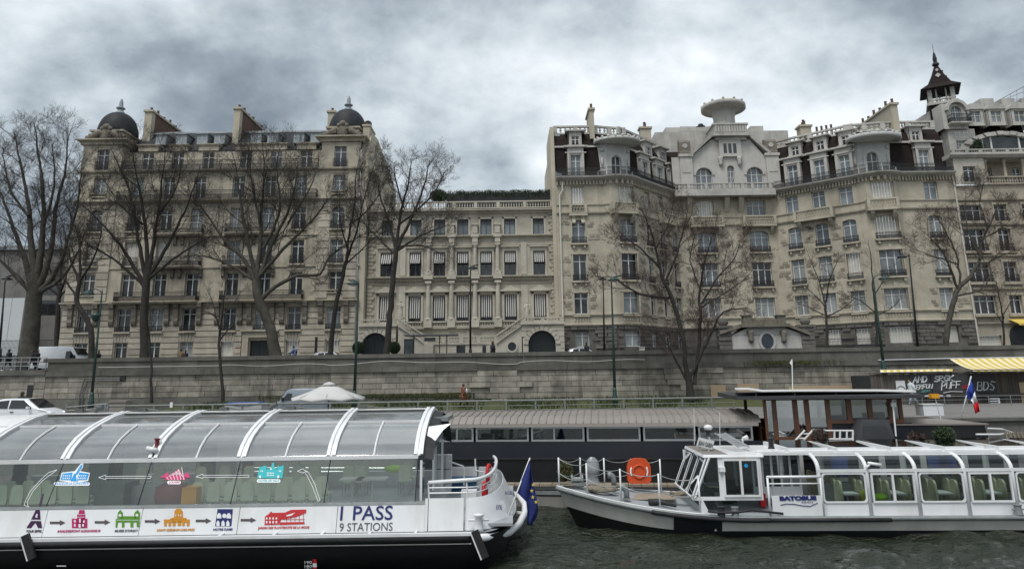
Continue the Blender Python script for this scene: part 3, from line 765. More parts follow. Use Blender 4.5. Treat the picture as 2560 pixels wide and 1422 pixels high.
  for k in range(pots):
   m=MB();m.lathe([(.17,0),(.14,.45+.2*(k%2)),(.18,.5+.2*(k%2))],((a+b_)/2,Yf+.6+k*(deep-1)/max(1,pots-1),zt+.22),8);part('chimney_pot',m,MATS['brick'],o)
 chimney(363,381,280,YF+3.6,7.2);chimney(586,601,273,YF+3.,8.5,6);chimney(820,836,281,YF+5.5,3,2)
 # --- party wall to the right with its slope, chimney and downpipe
 Gx=xr+.02;zA=F.hit(930,300)[1]
 p0=P(952,345,YF+1.8)
 poly=[(Gx,YF+.1,ZS),(Gx,YF+.1,z(500)),(Gx,YF+.1,zp-1.5),(Gx,YF+1.8,zp+1.2),(Gx,YF+5.5,zp+1.6),(Gx,YF+19,zp-1.2),(Gx,YF+19,ZS)]
 b=MB();b.prism(poly,(.8,0,0));part('party_wall',b,MATS['stone_party'],t)
 b=MB();b.box(Gx-.15,Gx+.6,YF+1.2,YF+4.2,zp-3,zA-.3);b.box(Gx-.25,Gx+.7,YF+1.1,YF+4.3,zA-.3,zA-.1);o=part('chimney',b,MATS['stone_party'],t)
 for k in range(3):
  m=MB();m.lathe([(.16,0),(.13,.4),(.17,.45)],(Gx+.22,YF+1.6+k,zA-.1),8);part('chimney_pot',m,MATS['brick'],o)
 b=MB();b.tube([(xr+.25,YF-.15,z(372)),(xr+.3,YF-.2,z(405)),(xr-.1,YF-.15,z(425)),(xr-.1,YF-.15,z(500)),(xr+.1,YF-.15,ZS)],.07,6);part('downpipe',b,MATS['galv'],t)
 # satellite dish beside the dome
 d=thing('satellite_dish','round grey satellite dish fixed beside the right-hand slate dome','dish',P(920,330,YF+2))
 b=MB();c=P(920,313,YF+2);n=14;rows_=[]
 for i in range(5):
  r_=.5*i/4;rows_.append([c+Vector((r_*math.cos(2*math.pi*j/n),.5*r_*r_*-1.2+.0,r_*math.sin(2*math.pi*j/n)))for j in range(n+1)])
 b.grid(rows_);part('reflector',b,MATS['iron_grey'],d);b=MB();b.tube([c,c+Vector((0,.3,-.2)),c+Vector((.1,.4,-1.4))],.05,6);part('mast',b,MATS['galv'],d)
 b=MB();b.tube([c+Vector((0,0,-.45)),c+Vector((0,-.45,-.1)),c+Vector((0,-.5,0))],.02,5);part('feed_arm',b,MATS['iron'],d)
 # house number and plaque
 b=MB();q=F.hit(597,867);b.lathe([(.001,0),(.24,0),(.24,.04)],(0,0,0),16);o=put('round_plaque',b.mesh('round_plaque'),MATS['dull_red'],t,Matrix.Translation((q[0],YF-.09,q[1]))@Matrix.Rotation(math.pi/2,4,'X'))
 return t
house_a()
# ------------------------------------------------------------------ the mansion in the middle with twin stairs
def mansion():
 Y=YF+1.0;F=Fr((0,Y),(10,Y));H=F.hit
 t=thing('mansion','low classical stone mansion with striped window awnings and twin outside stairs','building',(-5,Y,ZS))
 st,lt=MATS['stone_b'],MATS['stone_b_light']
 z=lambda y,x=1278:H(x,y)[1]
 cs=[H(x,660)[0]for x in(966,1041,1101,1159,1218,1278,1348)];m=(cs[0]+cs[6])/2
 cols=[(cs[i]-cs[6-i])/2+m for i in range(7)]
 xl,xr=H(921,660)[0],H(1390,660)[0]
 rows=[(z(800),z(737),1.32),(z(688),z(629),1.26),(z(588),z(547),1.22)]
 zt,zcor,zb=z(502),z(523),ZS
 holes=[(c-w/2,c+w/2,a,b)for a,b,w in rows for c in cols]
 mb=MB();holes_wall(mb,F,xl,xr,z(822),zcor,holes,.32);mb.fbox(F,xl,xr,-.3,0,ZS,z(822))
 mb.box(xl,xr,Y+.4,Y+15,zcor-.3,zcor-.1);part('wall',mb,st,t)
 for r,(a,b,w)in enumerate(rows):
  for c in cols:window(t,F,c,a,w,b-a,'french','frame_dark','pane_sky_painted' if r==2 else 'pane_dark',.22)
 for i in range(7):railing(t,F,cols[i]-.56,cols[i]+.56,-.02,rows[2][1]-.34,.3,0)
 # striped awnings
 def awning(c,z0,z1,w,out,y=0.):
  n=11;per=w/n
  for k,col in((0,'awn_black'),(1,'awn_white')):
   b=MB()
   for i in range(k,n,2):
    u0,u1=c-w/2+i*per,c-w/2+(i+1)*per
    b.add([F.p(u0,-.12,z1),F.p(u1,-.12,z1),F.p(u1,out,z0+.12),F.p(u0,out,z0+.12),F.p(u0,out,z0),F.p(u1,out,z0)],[(0,1,2,3),(3,2,5,4)])
   if k==0:par=part('awning',b,MATS[col],t)
   else:part('pale_stripes',b,MATS[col],par)
 for i,c in enumerate(cols):
  awning(c,z(657),rows[1][1]-.02,1.22,.45 if i<3 else .3);awning(c,z(793-i*.3),rows[0][1]-.02,1.26,.12)
  # cornices
 for nm,y,prof in(('cornice',527,[(0,-.35),(.15,-.3),(.2,-.1),(.5,0),(.5,.12),(0,.2)]),('cornice',590,[(0,-.2),(.16,-.12),(.4,0),(.4,.12),(0,.18)]),('cornice',692,[(0,-.35),(.14,-.3),(.2,-.08),(.5,0),(.5,.12),(0,.2)]),('string_course',818,[(0,-.12),(.25,-.06),(.25,.1),(0,.14)]),('string_course',612,[(0,-.06),(.08,-.04),(.08,.06),(0,.08)]),('string_course',708,[(0,-.06),(.08,-.04),(.08,.05),(0,.06)])):
  b=MB();b.loft([(xl,Y),(xr,Y)],[(w,z(y)+q)for w,q in prof]);part(nm,b,st,t)
 b=MB()
 for i in range(int((xr-xl)/.32)):b.fbox(F,xl+i*.32+.05,xl+i*.32+.2,.1,.3,z(700),z(696))
 part('dentils',b,st,t,kind='stuff')
 balustrade(t,F,xl,xr,-.05,zcor+.12,zt,lt,piers=[H(x,515)[0]for x in(928,996,1075,1135,1189,1245,1312,1379)])
 # window pediments, surrounds
 for i,c in enumerate(cols):
  a,b_,w=rows[0];zz=b_+.5
  b=MB();b.prism([F.p(c-1.05,0,zz),F.p(c+1.05,0,zz),F.p(c,0,zz+.55)],F.n*.28);b.fbox(F,c-1.12,c+1.12,0,.36,zz-.12,zz);o=part('pediment',b,lt,t)
  b=MB();b.fbox(F,c-w/2-.25,c-w/2-.02,0,.1,a,b_+.3);b.fbox(F,c+w/2+.02,c+w/2+.25,0,.1,a,b_+.3);b.fbox(F,c-w/2-.25,c+w/2+.25,0,.1,b_+.12,b_+.38);part('window_surround',b,lt,t)
  a,b_,w=rows[1]
  b=MB();b.fbox(F,c-w/2-.22,c-w/2-.02,0,.09,a,b_+.2);b.fbox(F,c+w/2+.02,c+w/2+.22,0,.09,a,b_+.2);b.fbox(F,c-1.0,c+1.0,0,.3,b_+.5,b_+.62);b.fbox(F,c-.85,c+.85,0,.1,b_+.1,b_+.5);part('window_surround',b,lt,t)
  a,b_,w=rows[2];b=MB();b.fbox(F,c-w/2-.2,c-w/2-.02,0,.06,a,b_+.2);b.fbox(F,c+w/2+.02,c+w/2+.2,0,.06,a,b_+.2);b.fbox(F,c-w/2-.2,c+w/2+.2,0,.06,b_+.02,b_+.2);part('window_surround',b,lt,t)
  balustrade(t,F,cols[i]-.85,cols[i]+.85,.12,z(815),z(801),lt)
  # engaged columns
 cm=MB();h1=z(700)-z(797)
 cm.box(-.42,.42,-.52,0,-.85,0);cm.lathe([(.36,0),(.36,.12),(.27,.2),(.26,h1*.4),(.22,h1-.45),(.3,h1-.4),(.3,h1-.3)],(0,-.22,0),12);cm.box(-.35,.35,-.55,0,h1-.3,h1-.05);c1=cm.mesh('column')
 h2=z(606)-z(683);cm=MB();cm.box(-.36,.36,-.46,0,0,.35);cm.lathe([(.3,.35),(.3,.45),(.22,.5),(.19,h2-.4),(.26,h2-.35),(.26,h2-.2)],(0,-.2,0),12);cm.box(-.3,.3,-.48,0,h2-.2,h2);c2=cm.mesh('column')
 c3=MB().box(-.28,.28,-.4,0,0,z(563)-z(583)).box(-.36,.36,-.48,0,z(563)-z(583),z(560)-z(583)).mesh('pedestal')
 for px in(1071,1129,1188,1245):
  u=H(px,750)[0];put('column',c1,lt,t,F.M(u,0,z(797)));put('column',c2,lt,t,F.M(u,0,z(685)))
  part('entablature_block',MB().fbox(F,u-.5,u+.5,0,.6,z(697),z(686)),lt,t);part('entablature_block',MB().fbox(F,u-.45,u+.45,0,.5,z(593),z(585)).fbox(F,u-.3,u+.3,0,.42,z(606),z(593)+.01),lt,t)
  if px>1100:put('pedestal',c3,lt,t,F.M(u,.02,z(583)))
 for px in(1006,1311):
  u=H(px,720)[0];b=MB();b.fbox(F,u-.36,u+.36,0,.1,z(816),z(712));b.fbox(F,u-.3,u+.3,0,.1,z(686),z(606));part('pilaster',b,lt,t)
  # quoins: one stone per course on each edge
 n=30;za,zb2=z(814),z(530);h=(zb2-za)/n
 for k in range(n):
  w=.75 if k%2 else .5
  for(p,q)in((xl,xl+w),(xr-w,xr)):piece('quoin_stone',t,F,p,q,0,.12,za+k*h+.04,za+(k+1)*h-.04,st)
  # --- terraces, arched gates and stairs in front
 Yt=Y-4.5;T=Fr((0,Yt),(10,Yt));zz=lambda y,x=1300:T.hit(x,y)[1]
 zter=zz(808);ztop=zz(793)
 spans=[(T.hit(897,850)[0],T.hit(990,830)[0],T.hit(938,850)[0]),(T.hit(1304,830)[0],T.hit(1411,850)[0],T.hit(1355,850)[0])]
 for k,(u0,u1,gc)in enumerate(spans):
  hw=1.38;zspring=zz(852);zap=zz(827)
  b=MB();holes_wall(b,T,u0,u1,ZS,zter,[(gc-hw,gc+hw,ZS,zap)],.6);spandrel(b,T,gc-hw,gc+hw,zap,min(hw,zap-ZS-.2),.001,-.6,12)
  b.add([(u0,Yt,ZS),(u0,Y,ZS),(u0,Y,zter),(u0,Yt,zter)],[(0,1,2,3)]);b.add([(u1,Yt,ZS),(u1,Y,ZS),(u1,Y,zter),(u1,Yt,zter)],[(0,1,2,3)]);b.add([(u0,Yt,zter),(u1,Yt,zter),(u1,Y,zter),(u0,Y,zter)],[(0,1,2,3)])
  o=part('terrace',b,lt,t)
  b=MB();b.fbox(T,u0-.1,u1+.1,-.3,.25,zter-.15,zter+.08);part('terrace_cornice',b,lt,o)
  balustrade(t,T,u0,u1,.0,zter+.08,ztop,lt,piers=(u0+.2,u1-.2,(u0+u1)/2))
  b=MB();b.fbox(T,gc-hw,gc+hw,-.6,-.5,ZS,zap)
  for s_ in(-1,1):
   for(a,c)in((ZS+.2,ZS+1.2),(ZS+1.4,zspring+.5)):b.fbox(T,gc+s_*.12,gc+s_*1.2,-.5,-.45,a,c)
  part('arched_gate',b,MATS['door_dark'],t)
  for j in range(11):
   a0=math.pi*(j+.08)/11;a1=math.pi*(j+.92)/11;r0,r1=hw+.02,hw+.48+(.15 if j==5 else 0);cz=zap-hw
   b=MB();b.prism([T.p(gc+r*math.cos(a),0,cz+r*math.sin(a))for r,a in((r0,a0),(r1,a0),(r1,a1),(r0,a1))],T.n*.09);part('voussoir',b,lt,t)
  nc=7;ch=(zter-.2-ZS)/nc
  for j in range(nc):
   zc0,zc1=ZS+j*ch+.03,ZS+(j+1)*ch-.03;dz=max(0,(zc0+zc1)/2-(zap-hw));half=math.sqrt(max(0,(hw+.5)**2-dz*dz))if dz<hw+.5 else 0
   for(p,q)in((u0,gc-max(half,.0)),(gc+max(half,.0),u1)):
    if q-p>.25 and half>0:piece('stone_course',t,T,p,q,0,.06,zc0,zc1,lt)
    # sloping stair walls with balusters, and the low centre landing
 for sgn,pa,pb in((1,(996,795),(1058,834)),(-1,(1306,792),(1240,837))):
  a=T.hit(*pa);c=T.hit(*pb)
  b=MB();lo=[T.p(a[0],0,ZS),T.p(a[0],0,zter),T.p(c[0],0,c[1]-.95),T.p(c[0]+sgn*1.0,0,c[1]-1.05),T.p(c[0]+sgn*1.0,0,ZS)]
  b.prism(lo if sgn<0 else lo[::-1],T.n*-2.2);o=part('stair',b,lt,t)
  b=MB();d=Vector((c[0]-a[0],0,c[1]-a[1]));A=T.p(a[0],.02,a[1]);B=T.p(c[0],.02,c[1])
  def beam(o1,o2,w):
   p=A+Vector((0,0,o1));q=B+Vector((0,0,o1));b.hexa([p+Vector((0,-w,0)),q+Vector((0,-w,0)),q+Vector((0,w,0)),p+Vector((0,w,0)),p+Vector((0,-w,o2-o1)),q+Vector((0,-w,o2-o1)),q+Vector((0,w,o2-o1)),p+Vector((0,w,o2-o1))])
  beam(-.14,0,.16);beam(-.85,-.72,.16)
  for i in range(16):
   q=A.lerp(B,(i+.5)/16);b.lathe([(r*.9,zq*.9)for r,zq in BAL],q+Vector((0,0,-.73)),6)
  part('stair_balustrade',b,lt,o)
 Fc=Fr((0,Yt+1.2),(10,Yt+1.2));u0,u1=Fc.hit(1066,850)[0],Fc.hit(1240,850)[0];zl,zh=Fc.hit(1200,860)[1],Fc.hit(1200,839)[1]
 b=MB();b.fbox(Fc,u0,u1,-2,0,ZS,zl);part('landing',b,lt,t);balustrade(t,Fc,u0,u1,.0,zl,zh,lt,piers=[u0+(u1-u0)*k/4 for k in range(5)])
 for px in(1152,1217):
  q=Fc.hit(px,872);b=MB();b.fbox(Fc,q[0]-.45,q[0]+.45,-.05,.02,q[1]-.4,q[1]+.35);part('cellar_window',b,MATS['pane_dark'],t)
 q=T.hit(1280,866);b=MB();b.lathe([(.001,0),(.43,0),(.43,.03)],(0,0,0),20);put('round_window',b.mesh('round_window'),MATS['pane_dark'],t,Matrix.Translation((q[0],Yt-.01,q[1]))@Matrix.Rotation(math.pi/2,4,'X'))
 b=MB();b.lathe([(.43,0),(.62,0),(.62,.1),(.43,.1),(.43,0)],(0,0,0),20);put('round_surround',b.mesh('round_surround'),lt,t,Matrix.Translation((q[0],Yt-.005,q[1]))@Matrix.Rotation(math.pi/2,4,'X'))
 # statues on the terrace ends
 for lab,px,y0,y1,arm in(('white stone statue of a robed figure at the top of the left mansion stair',1001,793,751,1),('white stone statue with outstretched arm at the top of the right mansion stair',1317,790,754,-1)):
  a=P(px,y0,Yt-.1+.3);h=P(px,y1,Yt+.2).z-a.z;s_=h/1.8
  r_=thing('statue',lab,'statue',a)
  b=MB();b.lathe([(x*s_,zq*s_)for x,zq in((.3,0),(.33,.1),(.26,.5),(.27,.85),(.2,1.05),(.25,1.3),(.2,1.48),(.07,1.55),(.08,1.6))],a,10,sy=.75);b.sphere(a+Vector((.02,0,1.7*s_)),.12*s_,8,6)
  if arm>0:b.tube([a+Vector((.22,0,1.42))*s_,a+Vector((.3,-.15,1.1))*s_,a+Vector((.05,-.25,1.15))*s_],[.08*s_,.07*s_,.05*s_],6);b.tube([a+Vector((-.22,0,1.42))*s_,a+Vector((-.38,-.05,1.2))*s_,a+Vector((-.42,-.1,1.45))*s_],[.08*s_,.07*s_,.05*s_],6)
  else:b.tube([a+Vector((.2,0,1.42))*s_,a+Vector((.5,-.1,1.3))*s_,a+Vector((.85,-.1,1.45))*s_],[.08*s_,.07*s_,.04*s_],6);b.tube([a+Vector((-.2,0,1.42))*s_,a+Vector((-.33,-.05,1.1))*s_,a+Vector((-.2,-.2,.9))*s_],[.08*s_,.07*s_,.05*s_],6);b.tube([a+Vector((.0,.05,1.4))*s_,a+Vector((.35,.1,1.0))*s_,a+Vector((.3,.1,.35))*s_],[.1*s_,.16*s_,.1*s_],6)
  part('figure',b,MATS['stone_b_light'],r_,True);b=MB();b.box(a.x-.35,a.x+.35,a.y-.35,a.y+.35,ztop-.02,a.z+.02);part('plinth',b,lt,r_)
  # roof garden: clipped hedge behind the balustrade
 h=thing('roof_hedge','clipped dark green hedge along the roof terrace of the mansion','hedge',P(1240,505,Y+3))
 b=MB();r2=random.Random(4);u0,u1=P(1118,490,Y+3).x,P(1381,490,Y+3).x;z0,z1=P(1250,501,Y+3).z,P(1250,481,Y+3).z
 for i in range(9000):
  u=r2.uniform(u0-.5,u1);k=r2.random();p=Vector((u,Y+2.3+r2.random()*1.2,z0+.1+(z1-z0)*(k**.6)*(1+.05*math.sin(u*1.7)+.04*math.sin(u*4.1))-(.6 if u<u0+1 and r2.random()<.5 else 0)))
  a=Vector((r2.gauss(0,1),r2.gauss(0,1),r2.gauss(0,1))).normalized()*.13;c=Vector((r2.gauss(0,1),r2.gauss(0,1),r2.gauss(0,1))).normalized()*.13;b.add([p,p+a,p+c],[(0,1,2)])
 part('foliage',b,MATS['leaf_dark'],h,kind='stuff');b=MB();b.box(u0,u1,Y+2.5,Y+3.3,zcor,z0+(z1-z0)*.75);part('planter',b,MATS['iron'],h)
 b=MB();q=P(1097,490,Y+4);h=thing('roof_shrub','rounded dark shrub at the left end of the mansion roof hedge','shrub',(q.x,q.y,zcor))
 for i in range(3500):
  d=Vector((r2.gauss(0,1),r2.gauss(0,1),r2.gauss(0,1))).normalized();p=q+Vector((d.x*1.1,d.y*1.0,d.z*.75))*r2.random()**.35
  a=Vector((r2.gauss(0,1),r2.gauss(0,1),r2.gauss(0,1))).normalized()*.13;c=Vector((r2.gauss(0,1),r2.gauss(0,1),r2.gauss(0,1))).normalized()*.13;b.add([p,p+a,p+c],[(0,1,2)])
 part('foliage',b,MATS['leaf_dark'],h,kind='stuff');b=MB();b.tube([(q.x,q.y,zcor-.2),q],.08,6);part('stem',b,MATS['bark'],h)
mansion()
# ------------------------------------------------------------------ right apartment house round a shallow forecourt
def house_c():
 t=thing('courtyard_apartment_house','curved beige stone apartment house with brown mansard and white loggias round a forecourt','building',(20,YF+3,ZS))
 st,wh,dk,pl,tr,lg=(MATS[k]for k in('stone_c','stone_c_white','stone_c_dark','plinth_c','stone_roof_trim','stone_loggia'))
 X=lambda px,Y:P(px,800,Y).x
 YC=83.3;ZF=Fr((0,YF),(10,YF));z=lambda y,px=1448:ZF.hit(px,y)[1]
 A0,A1,B1,C0,C1,D1,E0,E1=(X(1399,76),76),(X(1519,76),76),(X(1606,77.),77.),(X(1707,YC),YC),(X(1954,YC),YC),(X(2180,77.),77.),(X(2292,76),76),(X(2438,76),76)
 def bow(a,b,out,frac):
  a=Vector(a);b=Vector(b);d=(b-a);n=Vector((d.y,-d.x)).normalized();return[tuple(a+d*frac+n*out),tuple(a+d*(1-frac)+n*out)]
 b1=bow(A1,B1,.75,.2);b2=bow(D1,E0,.8,.2)
 walk=[A0,A1,*b1,B1,C0,C1,D1,*b2,E0,E1]
 S_=[Fr(a,b)for a,b in zip(walk,walk[1:])]
 chord=[A0,A1,B1,C0,C1,D1,E0,E1]
 zP,zR1,zR2,zR3,zR4=z(813),(z(785),z(732)),(z(702),z(636)),(z(608),z(550)),(z(513),z(467))
 zB,zM,zT=z(447),z(319),z(300)
 rows=[(z(868),z(829)),zR1,zR2,zR3,zR4]
 W={0:[(1449,1.45)],2:[(1573,1.8)],4:[(1626,1.15),(1659,1.15),(1689,1.15)],5:[(1771,2.2),(1902,2.3)],6:[(1993,1.45),(2062,1.45),(2133,1.45)],8:[(2228,2.35)],10:[(2352,1.5)]}
 cols={i:[(S_[i].hit(px,640)[0],w)for px,w in l]for i,l in W.items()}
 # ---- walls
 wall=MB();base=MB()
 for i,F in enumerate(S_):
  hs=[(u-w/2,u+w/2,a,b)for u,w in cols.get(i,[])for(a,b)in rows[1:]];holes_wall(wall,F,0,F.len,zP,zB,hs,.35)
  holes_wall(base,F,0,F.len,ZS,zP,[(u-w/2,u+w/2,*rows[0])for u,w in cols.get(i,[])]if i!=5 else[],.4)
  for u,w in cols.get(i,[]):spandrel(wall,F,u-w/2,u+w/2,rows[3][1],.28 if w<2 else .42,.001,-.35)
 wall.add([(A0[0],76,ZS),(A0[0],90,ZS),(A0[0],90,zM-1),(A0[0],76+1.2,zM),(A0[0],76,zB)],[(0,1,2,3,4)])
 part('wall',wall,st,t);part('plinth',base,pl,t)
 sides=MB();x=A0[0];sides.prism([(x-.45,YF+.2,ZS),(x-.45,YF+.2,zB-1),(x-.45,YF+.9,z(310)),(x-.45,YF+9,z(300)),(x-.45,YF+9.01,z(352)),(x-.45,YF+16,z(345)),(x-.45,YF+16,ZS)],(.44,0,0));part('party_wall',sides,MATS['stone_party'],t)
 # ---- windows
 r2=random.Random(12)
 for i,l in cols.items():
  F=S_[i]
  for j,(u,w)in enumerate(l):
   for r,(a,b)in enumerate(rows):
    if r==0 and i==5:continue
    kind='three' if w>2 else 'french';fm='paint_white';gm=None
    if r==4 and(i in(0,2,4)or(i==5 and j==0)or i==8):kind,fm='shutter','paint_cream'
    if r==3 and i==8:kind,fm='shutter','paint_cream'
    if r==2 and(i,j)==(6,2):kind,fm='shutter','paint_cream'
    if r==0 and i in(6,8,10):kind,fm='shutter','paint_cream'
    if r==1 and i in(5,6,8):gm='pane_curtain'
    if r==3 and i in(0,5,6):gm='pane_sky_painted'
    if r==4 and i in(6,10):gm='pane_sky_painted'
    gm=gm or r2.choice(['pane_sky_painted','pane_dark','pane_dark','pane_curtain'])
    window(t,F,u,a,w,b-a,kind,fm,gm,.28)
    if r in(2,3):
     railing(t,F,u-w/2-.1,u+w/2+.1,.1,a-.03,.72,0,step=.1)
     b_=MB();b_.fbox(F,u-w/2-.22,u+w/2+.22,0,.34,a-.2,a-.03);b_.fbox(F,u-w/2+.05,u-w/2+.25,0,.25,a-.55,a-.2);b_.fbox(F,u+w/2-.25,u+w/2-.05,0,.25,a-.55,a-.2);part('sill',b_,st,t)
    if r in(1,2,3)and i not in(1,3):
     b_=MB();b_.fbox(F,u-w/2-.14,u-w/2,-.02,.05,a,b);b_.fbox(F,u+w/2,u+w/2+.14,-.02,.05,a,b)
     if r<3:b_.fbox(F,u-w/2-.25,u+w/2+.25,0,.08,b,b+.32);b_.fbox(F,u-.16,u+.16,0,.13,b+.02,b+.6)
     part('window_surround',b_,st,t)
     # ---- dark stones let into the ashlar beside the windows, one by one
 cnt=0
 for i in(0,4,5,6,10,1,3,8):
  F=S_[i];spots=cols.get(i,[(F.len/2,.2)])
  for j,(u,w)in enumerate(spots):
   for r in range(1,5):
    a,b=rows[r]
    for s_ in(-1,1):
     for cl in range(2 if r<4 else 0):
      zc=a+(b-a)*(.18+.55*cl)+r2.uniform(-.25,.25)
      for k in range(r2.choice((2,2,3))):
       nn=r2.choice((1,2))
       for q in range(nn):
        wv=r2.uniform(.42,.62);c=u+s_*(w/2+.2+.32+q*.64+(k%2)*.2)
        if c-wv/2<.1 or c+wv/2>F.len-.1 or cnt>=300:continue
        if any(abs(c-uu)<ww/2+.3 for uu,ww in spots):continue
        piece('dark_stone',t,F,c-wv/2,c+wv/2,-.02,.05,zc+k*.33,zc+k*.33+.29,dk);cnt+=1
        # ---- plinth of rough blocks, one object per block
 for i,F in enumerate(S_):
  if i==5:continue
  sp=[(u-w/2-.12,u+w/2+.12)for u,w in cols.get(i,[])];n=6;h=(zP-.1-z(872))/n;hole_top=rows[0][1]+.15
  for k in range(n):
   a=z(872)+k*h;u=-.3*(k%2)
   while u<F.len:
    w=.62+r2.random()*.75;p,q=max(u,.02)+.03,min(u+w,F.len-.02)-.03
    if q-p>.15 and not(a<hole_top and any(p<s1 and q>s0 for s0,s1 in sp)):
     piece('plinth_stone',t,F,p,q,0,.08+r2.random()*.09,a+.03,a+h-.03,pl)
    u+=w
    # ---- horizontal bands
 def band(name,poly,prof,m):b=MB();b.loft(poly,prof);part(name,b,m,t)
 sm=[A0,A1]
 def arc(a,b,out,n=7):
  a=Vector(a);b=Vector(b);d=b-a;nn=Vector((d.y,-d.x)).normalized();return[tuple(a+d*k/n+nn*out*math.sin(math.pi*k/n)**.8)for k in range(1,n)]
 smooth=[A0,A1,*arc(A1,B1,1.0),B1,C0,C1,D1,*arc(D1,E0,1.05),E0,E1]
 zz=zP;band('band',walk,[(0,zz-.15),(.2,zz-.1),(.28,zz+.05),(.1,zz+.12),(0,zz+.12)],st)
 zz=z(788);band('band',walk,[(0,zz-.08),(.16,zz-.05),(.2,zz+.08),(0,zz+.12)],st)
 for i,F in enumerate(S_):
  for u,w in cols.get(i,[]):balustrade(t,F,u-w/2-.15,u+w/2+.15,.06,zP+.12,z(789),st)
 zz=z(512);band('band',walk,[(0,zz-.1),(.1,zz-.06),(.12,zz+.04),(0,zz+.06)],st);zz=z(533);band('band',walk,[(0,zz-.12),(.18,zz-.06),(.22,zz+.08),(0,zz+.12)],st)
 band('balcony',smooth,[(-1,zB-.35),(.1,zB-.35),(.35,zB-.2),(.75,zB-.02),(.8,zB+.14),(-1.2,zB+.14)],tr)
 b=MB()
 for a,c in zip(smooth,smooth[1:]):
  F=Fr(a,c);n=max(1,int(F.len/.34))
  for k in range(n):b.fbox(F,F.len*(k+.2)/n,F.len*(k+.62)/n,.05,.3,zB-.75,zB-.3)
 part('corbel_table',b,st,t,kind='stuff')
 # 4th-floor stone balconies with pierced fronts
 def stone_balcony(F,u,w,d=.8,y0=533,y1=513):
  a,b_=z(y0)-.05,z(y1)+.05;m=MB();m.fbox(F,u-w/2,u+w/2,0,d,a-.28,a);m.fbox(F,u-w/2,u+w/2,d-.2,d,b_-.15,b_+.02)
  for uu in(u-w/2+.16,u+w/2-.16):m.fbox(F,uu-.16,uu+.16,d-.22,d+.02,a,b_)
  for s_ in(-1,1):m.fbox(F,u+s_*(w/2-.06)-.06,u+s_*(w/2-.06)+.06,0,d-.2,a,b_)
  n=int((w-.6)/.3)
  for k in range(n):
   c=u-w/2+.35+(w-.7)*(k+.5)/n;mz=(a+b_)/2
   for s_ in(-1,1):m.hexa([F.p(c-.15*s_,d-.06,a),F.p(c-.15*s_+.08,d-.06,a),F.p(c-.15*s_+.08,d-.14,a),F.p(c-.15*s_,d-.14,a),F.p(c+.15*s_-.04,d-.06,b_-.15),F.p(c+.15*s_+.04,d-.06,b_-.15),F.p(c+.15*s_+.04,d-.14,b_-.15),F.p(c+.15*s_-.04,d-.14,b_-.15)])
  o=part('stone_balcony',m,st,t)
  for s_ in(-1,1):
   m=MB();uu=u+s_*(w/2-.5);m.prism([F.p(uu-.18,0,a-.28),F.p(uu-.18,d-.1,a-.28),F.p(uu-.18,d-.2,a-.6),F.p(uu-.18,.25,a-1.05),F.p(uu-.18,0,a-1.2)],F.e*.36);part('bracket',m,st,o)
 for u,w in cols[5]:stone_balcony(S_[5],u,4.0)
 stone_balcony(S_[2],S_[2].len/2,S_[2].len+.6,.9);stone_balcony(S_[8],S_[8].len/2,S_[8].len+.6,.9)
 stone_balcony(S_[4],S_[4].len*.72,3.4);stone_balcony(S_[6],S_[6].len*.52,4.4)
 stone_balcony(S_[0],cols[0][0][0],2.,.3);
 for px in(1722,1815,1850,1945):
  u=S_[5].hit(px,520)[0];m=MB();zz=S_[5].hit(px,492)[1];F=S_[5]
  m.prism([F.p(u-.28,0,zz),F.p(u-.28,.95,zz),F.p(u-.28,.9,zz-.5),F.p(u-.28,.5,zz-1.3),F.p(u-.28,.12,zz-1.9),F.p(u-.28,0,zz-2)],F.e*.56);part('bracket',m,st,t)
  # ---- mansard
 b=MB();zmid=z(361)
 b.loft(chord,[(-.75,zB-.2),(-.95,zmid),(-1.0,zmid+.1),(-1.35,zM-.9),(-2.1,zM),(-6,zM+.1)],closed=False);roof=part('roof',b,MATS['brown_tile'],t)
 b=MB();b.loft(chord,[(-.9,zmid-.1),(-.78,zmid-.1),(-.78,zmid+.12),(-.98,zmid+.12)]);part('roof_ledge',b,tr,roof)
 b=MB();b.loft([(A0[0]-.0,76),(A0[0]+.01,76.01)],[(0,0),(0,.01),(.01,0)]);
 zk=MB();zk.prism([(A0[0]-.02,YF+.55,zB),(A0[0]+.75,YF+.62,zB),(A0[0]+.75,YF+1.9,zM),(A0[0]-.02,YF+1.9,zM)],(0,.3,0));part('zinc_flashing',zk,MATS['zinc'],roof)
 # pierced stone balustrade round the roof: posts, rails and lobed bars
 for k,(a,c)in enumerate(zip(chord,chord[1:])):
  F=Fr(a,c);w0=-2.0;z0,z1=zM-.15,zT;m=MB();e0=(.0 if k==0 else-1.0);e1=F.len+(0 if k==6 else 0)
  m.fbox(F,-1 if k==4 else 0,F.len,w0-.14,w0+.14,z0,z0+.2);m.fbox(F,-1 if k==4 else 0,F.len,w0-.18,w0+.18,z1-.2,z1)
  n=max(2,int(F.len/.52))
  for q in range(n):
   cc=F.len*(q+.5)/n;m.lathe([(.16,0),(.07,(z1-z0-.4)*.25),(.16,(z1-z0-.4)*.5),(.07,(z1-z0-.4)*.75),(.16,z1-z0-.4)],F.p(cc,w0,z0+.2),6)
  for uu in(0.2,F.len-.2,F.len/2):m.fbox(F,uu-.25,uu+.25,w0-.16,w0+.16,z0+.2,z1-.2)
  if k not in(3,):part('roof_balustrade',m,tr,t)
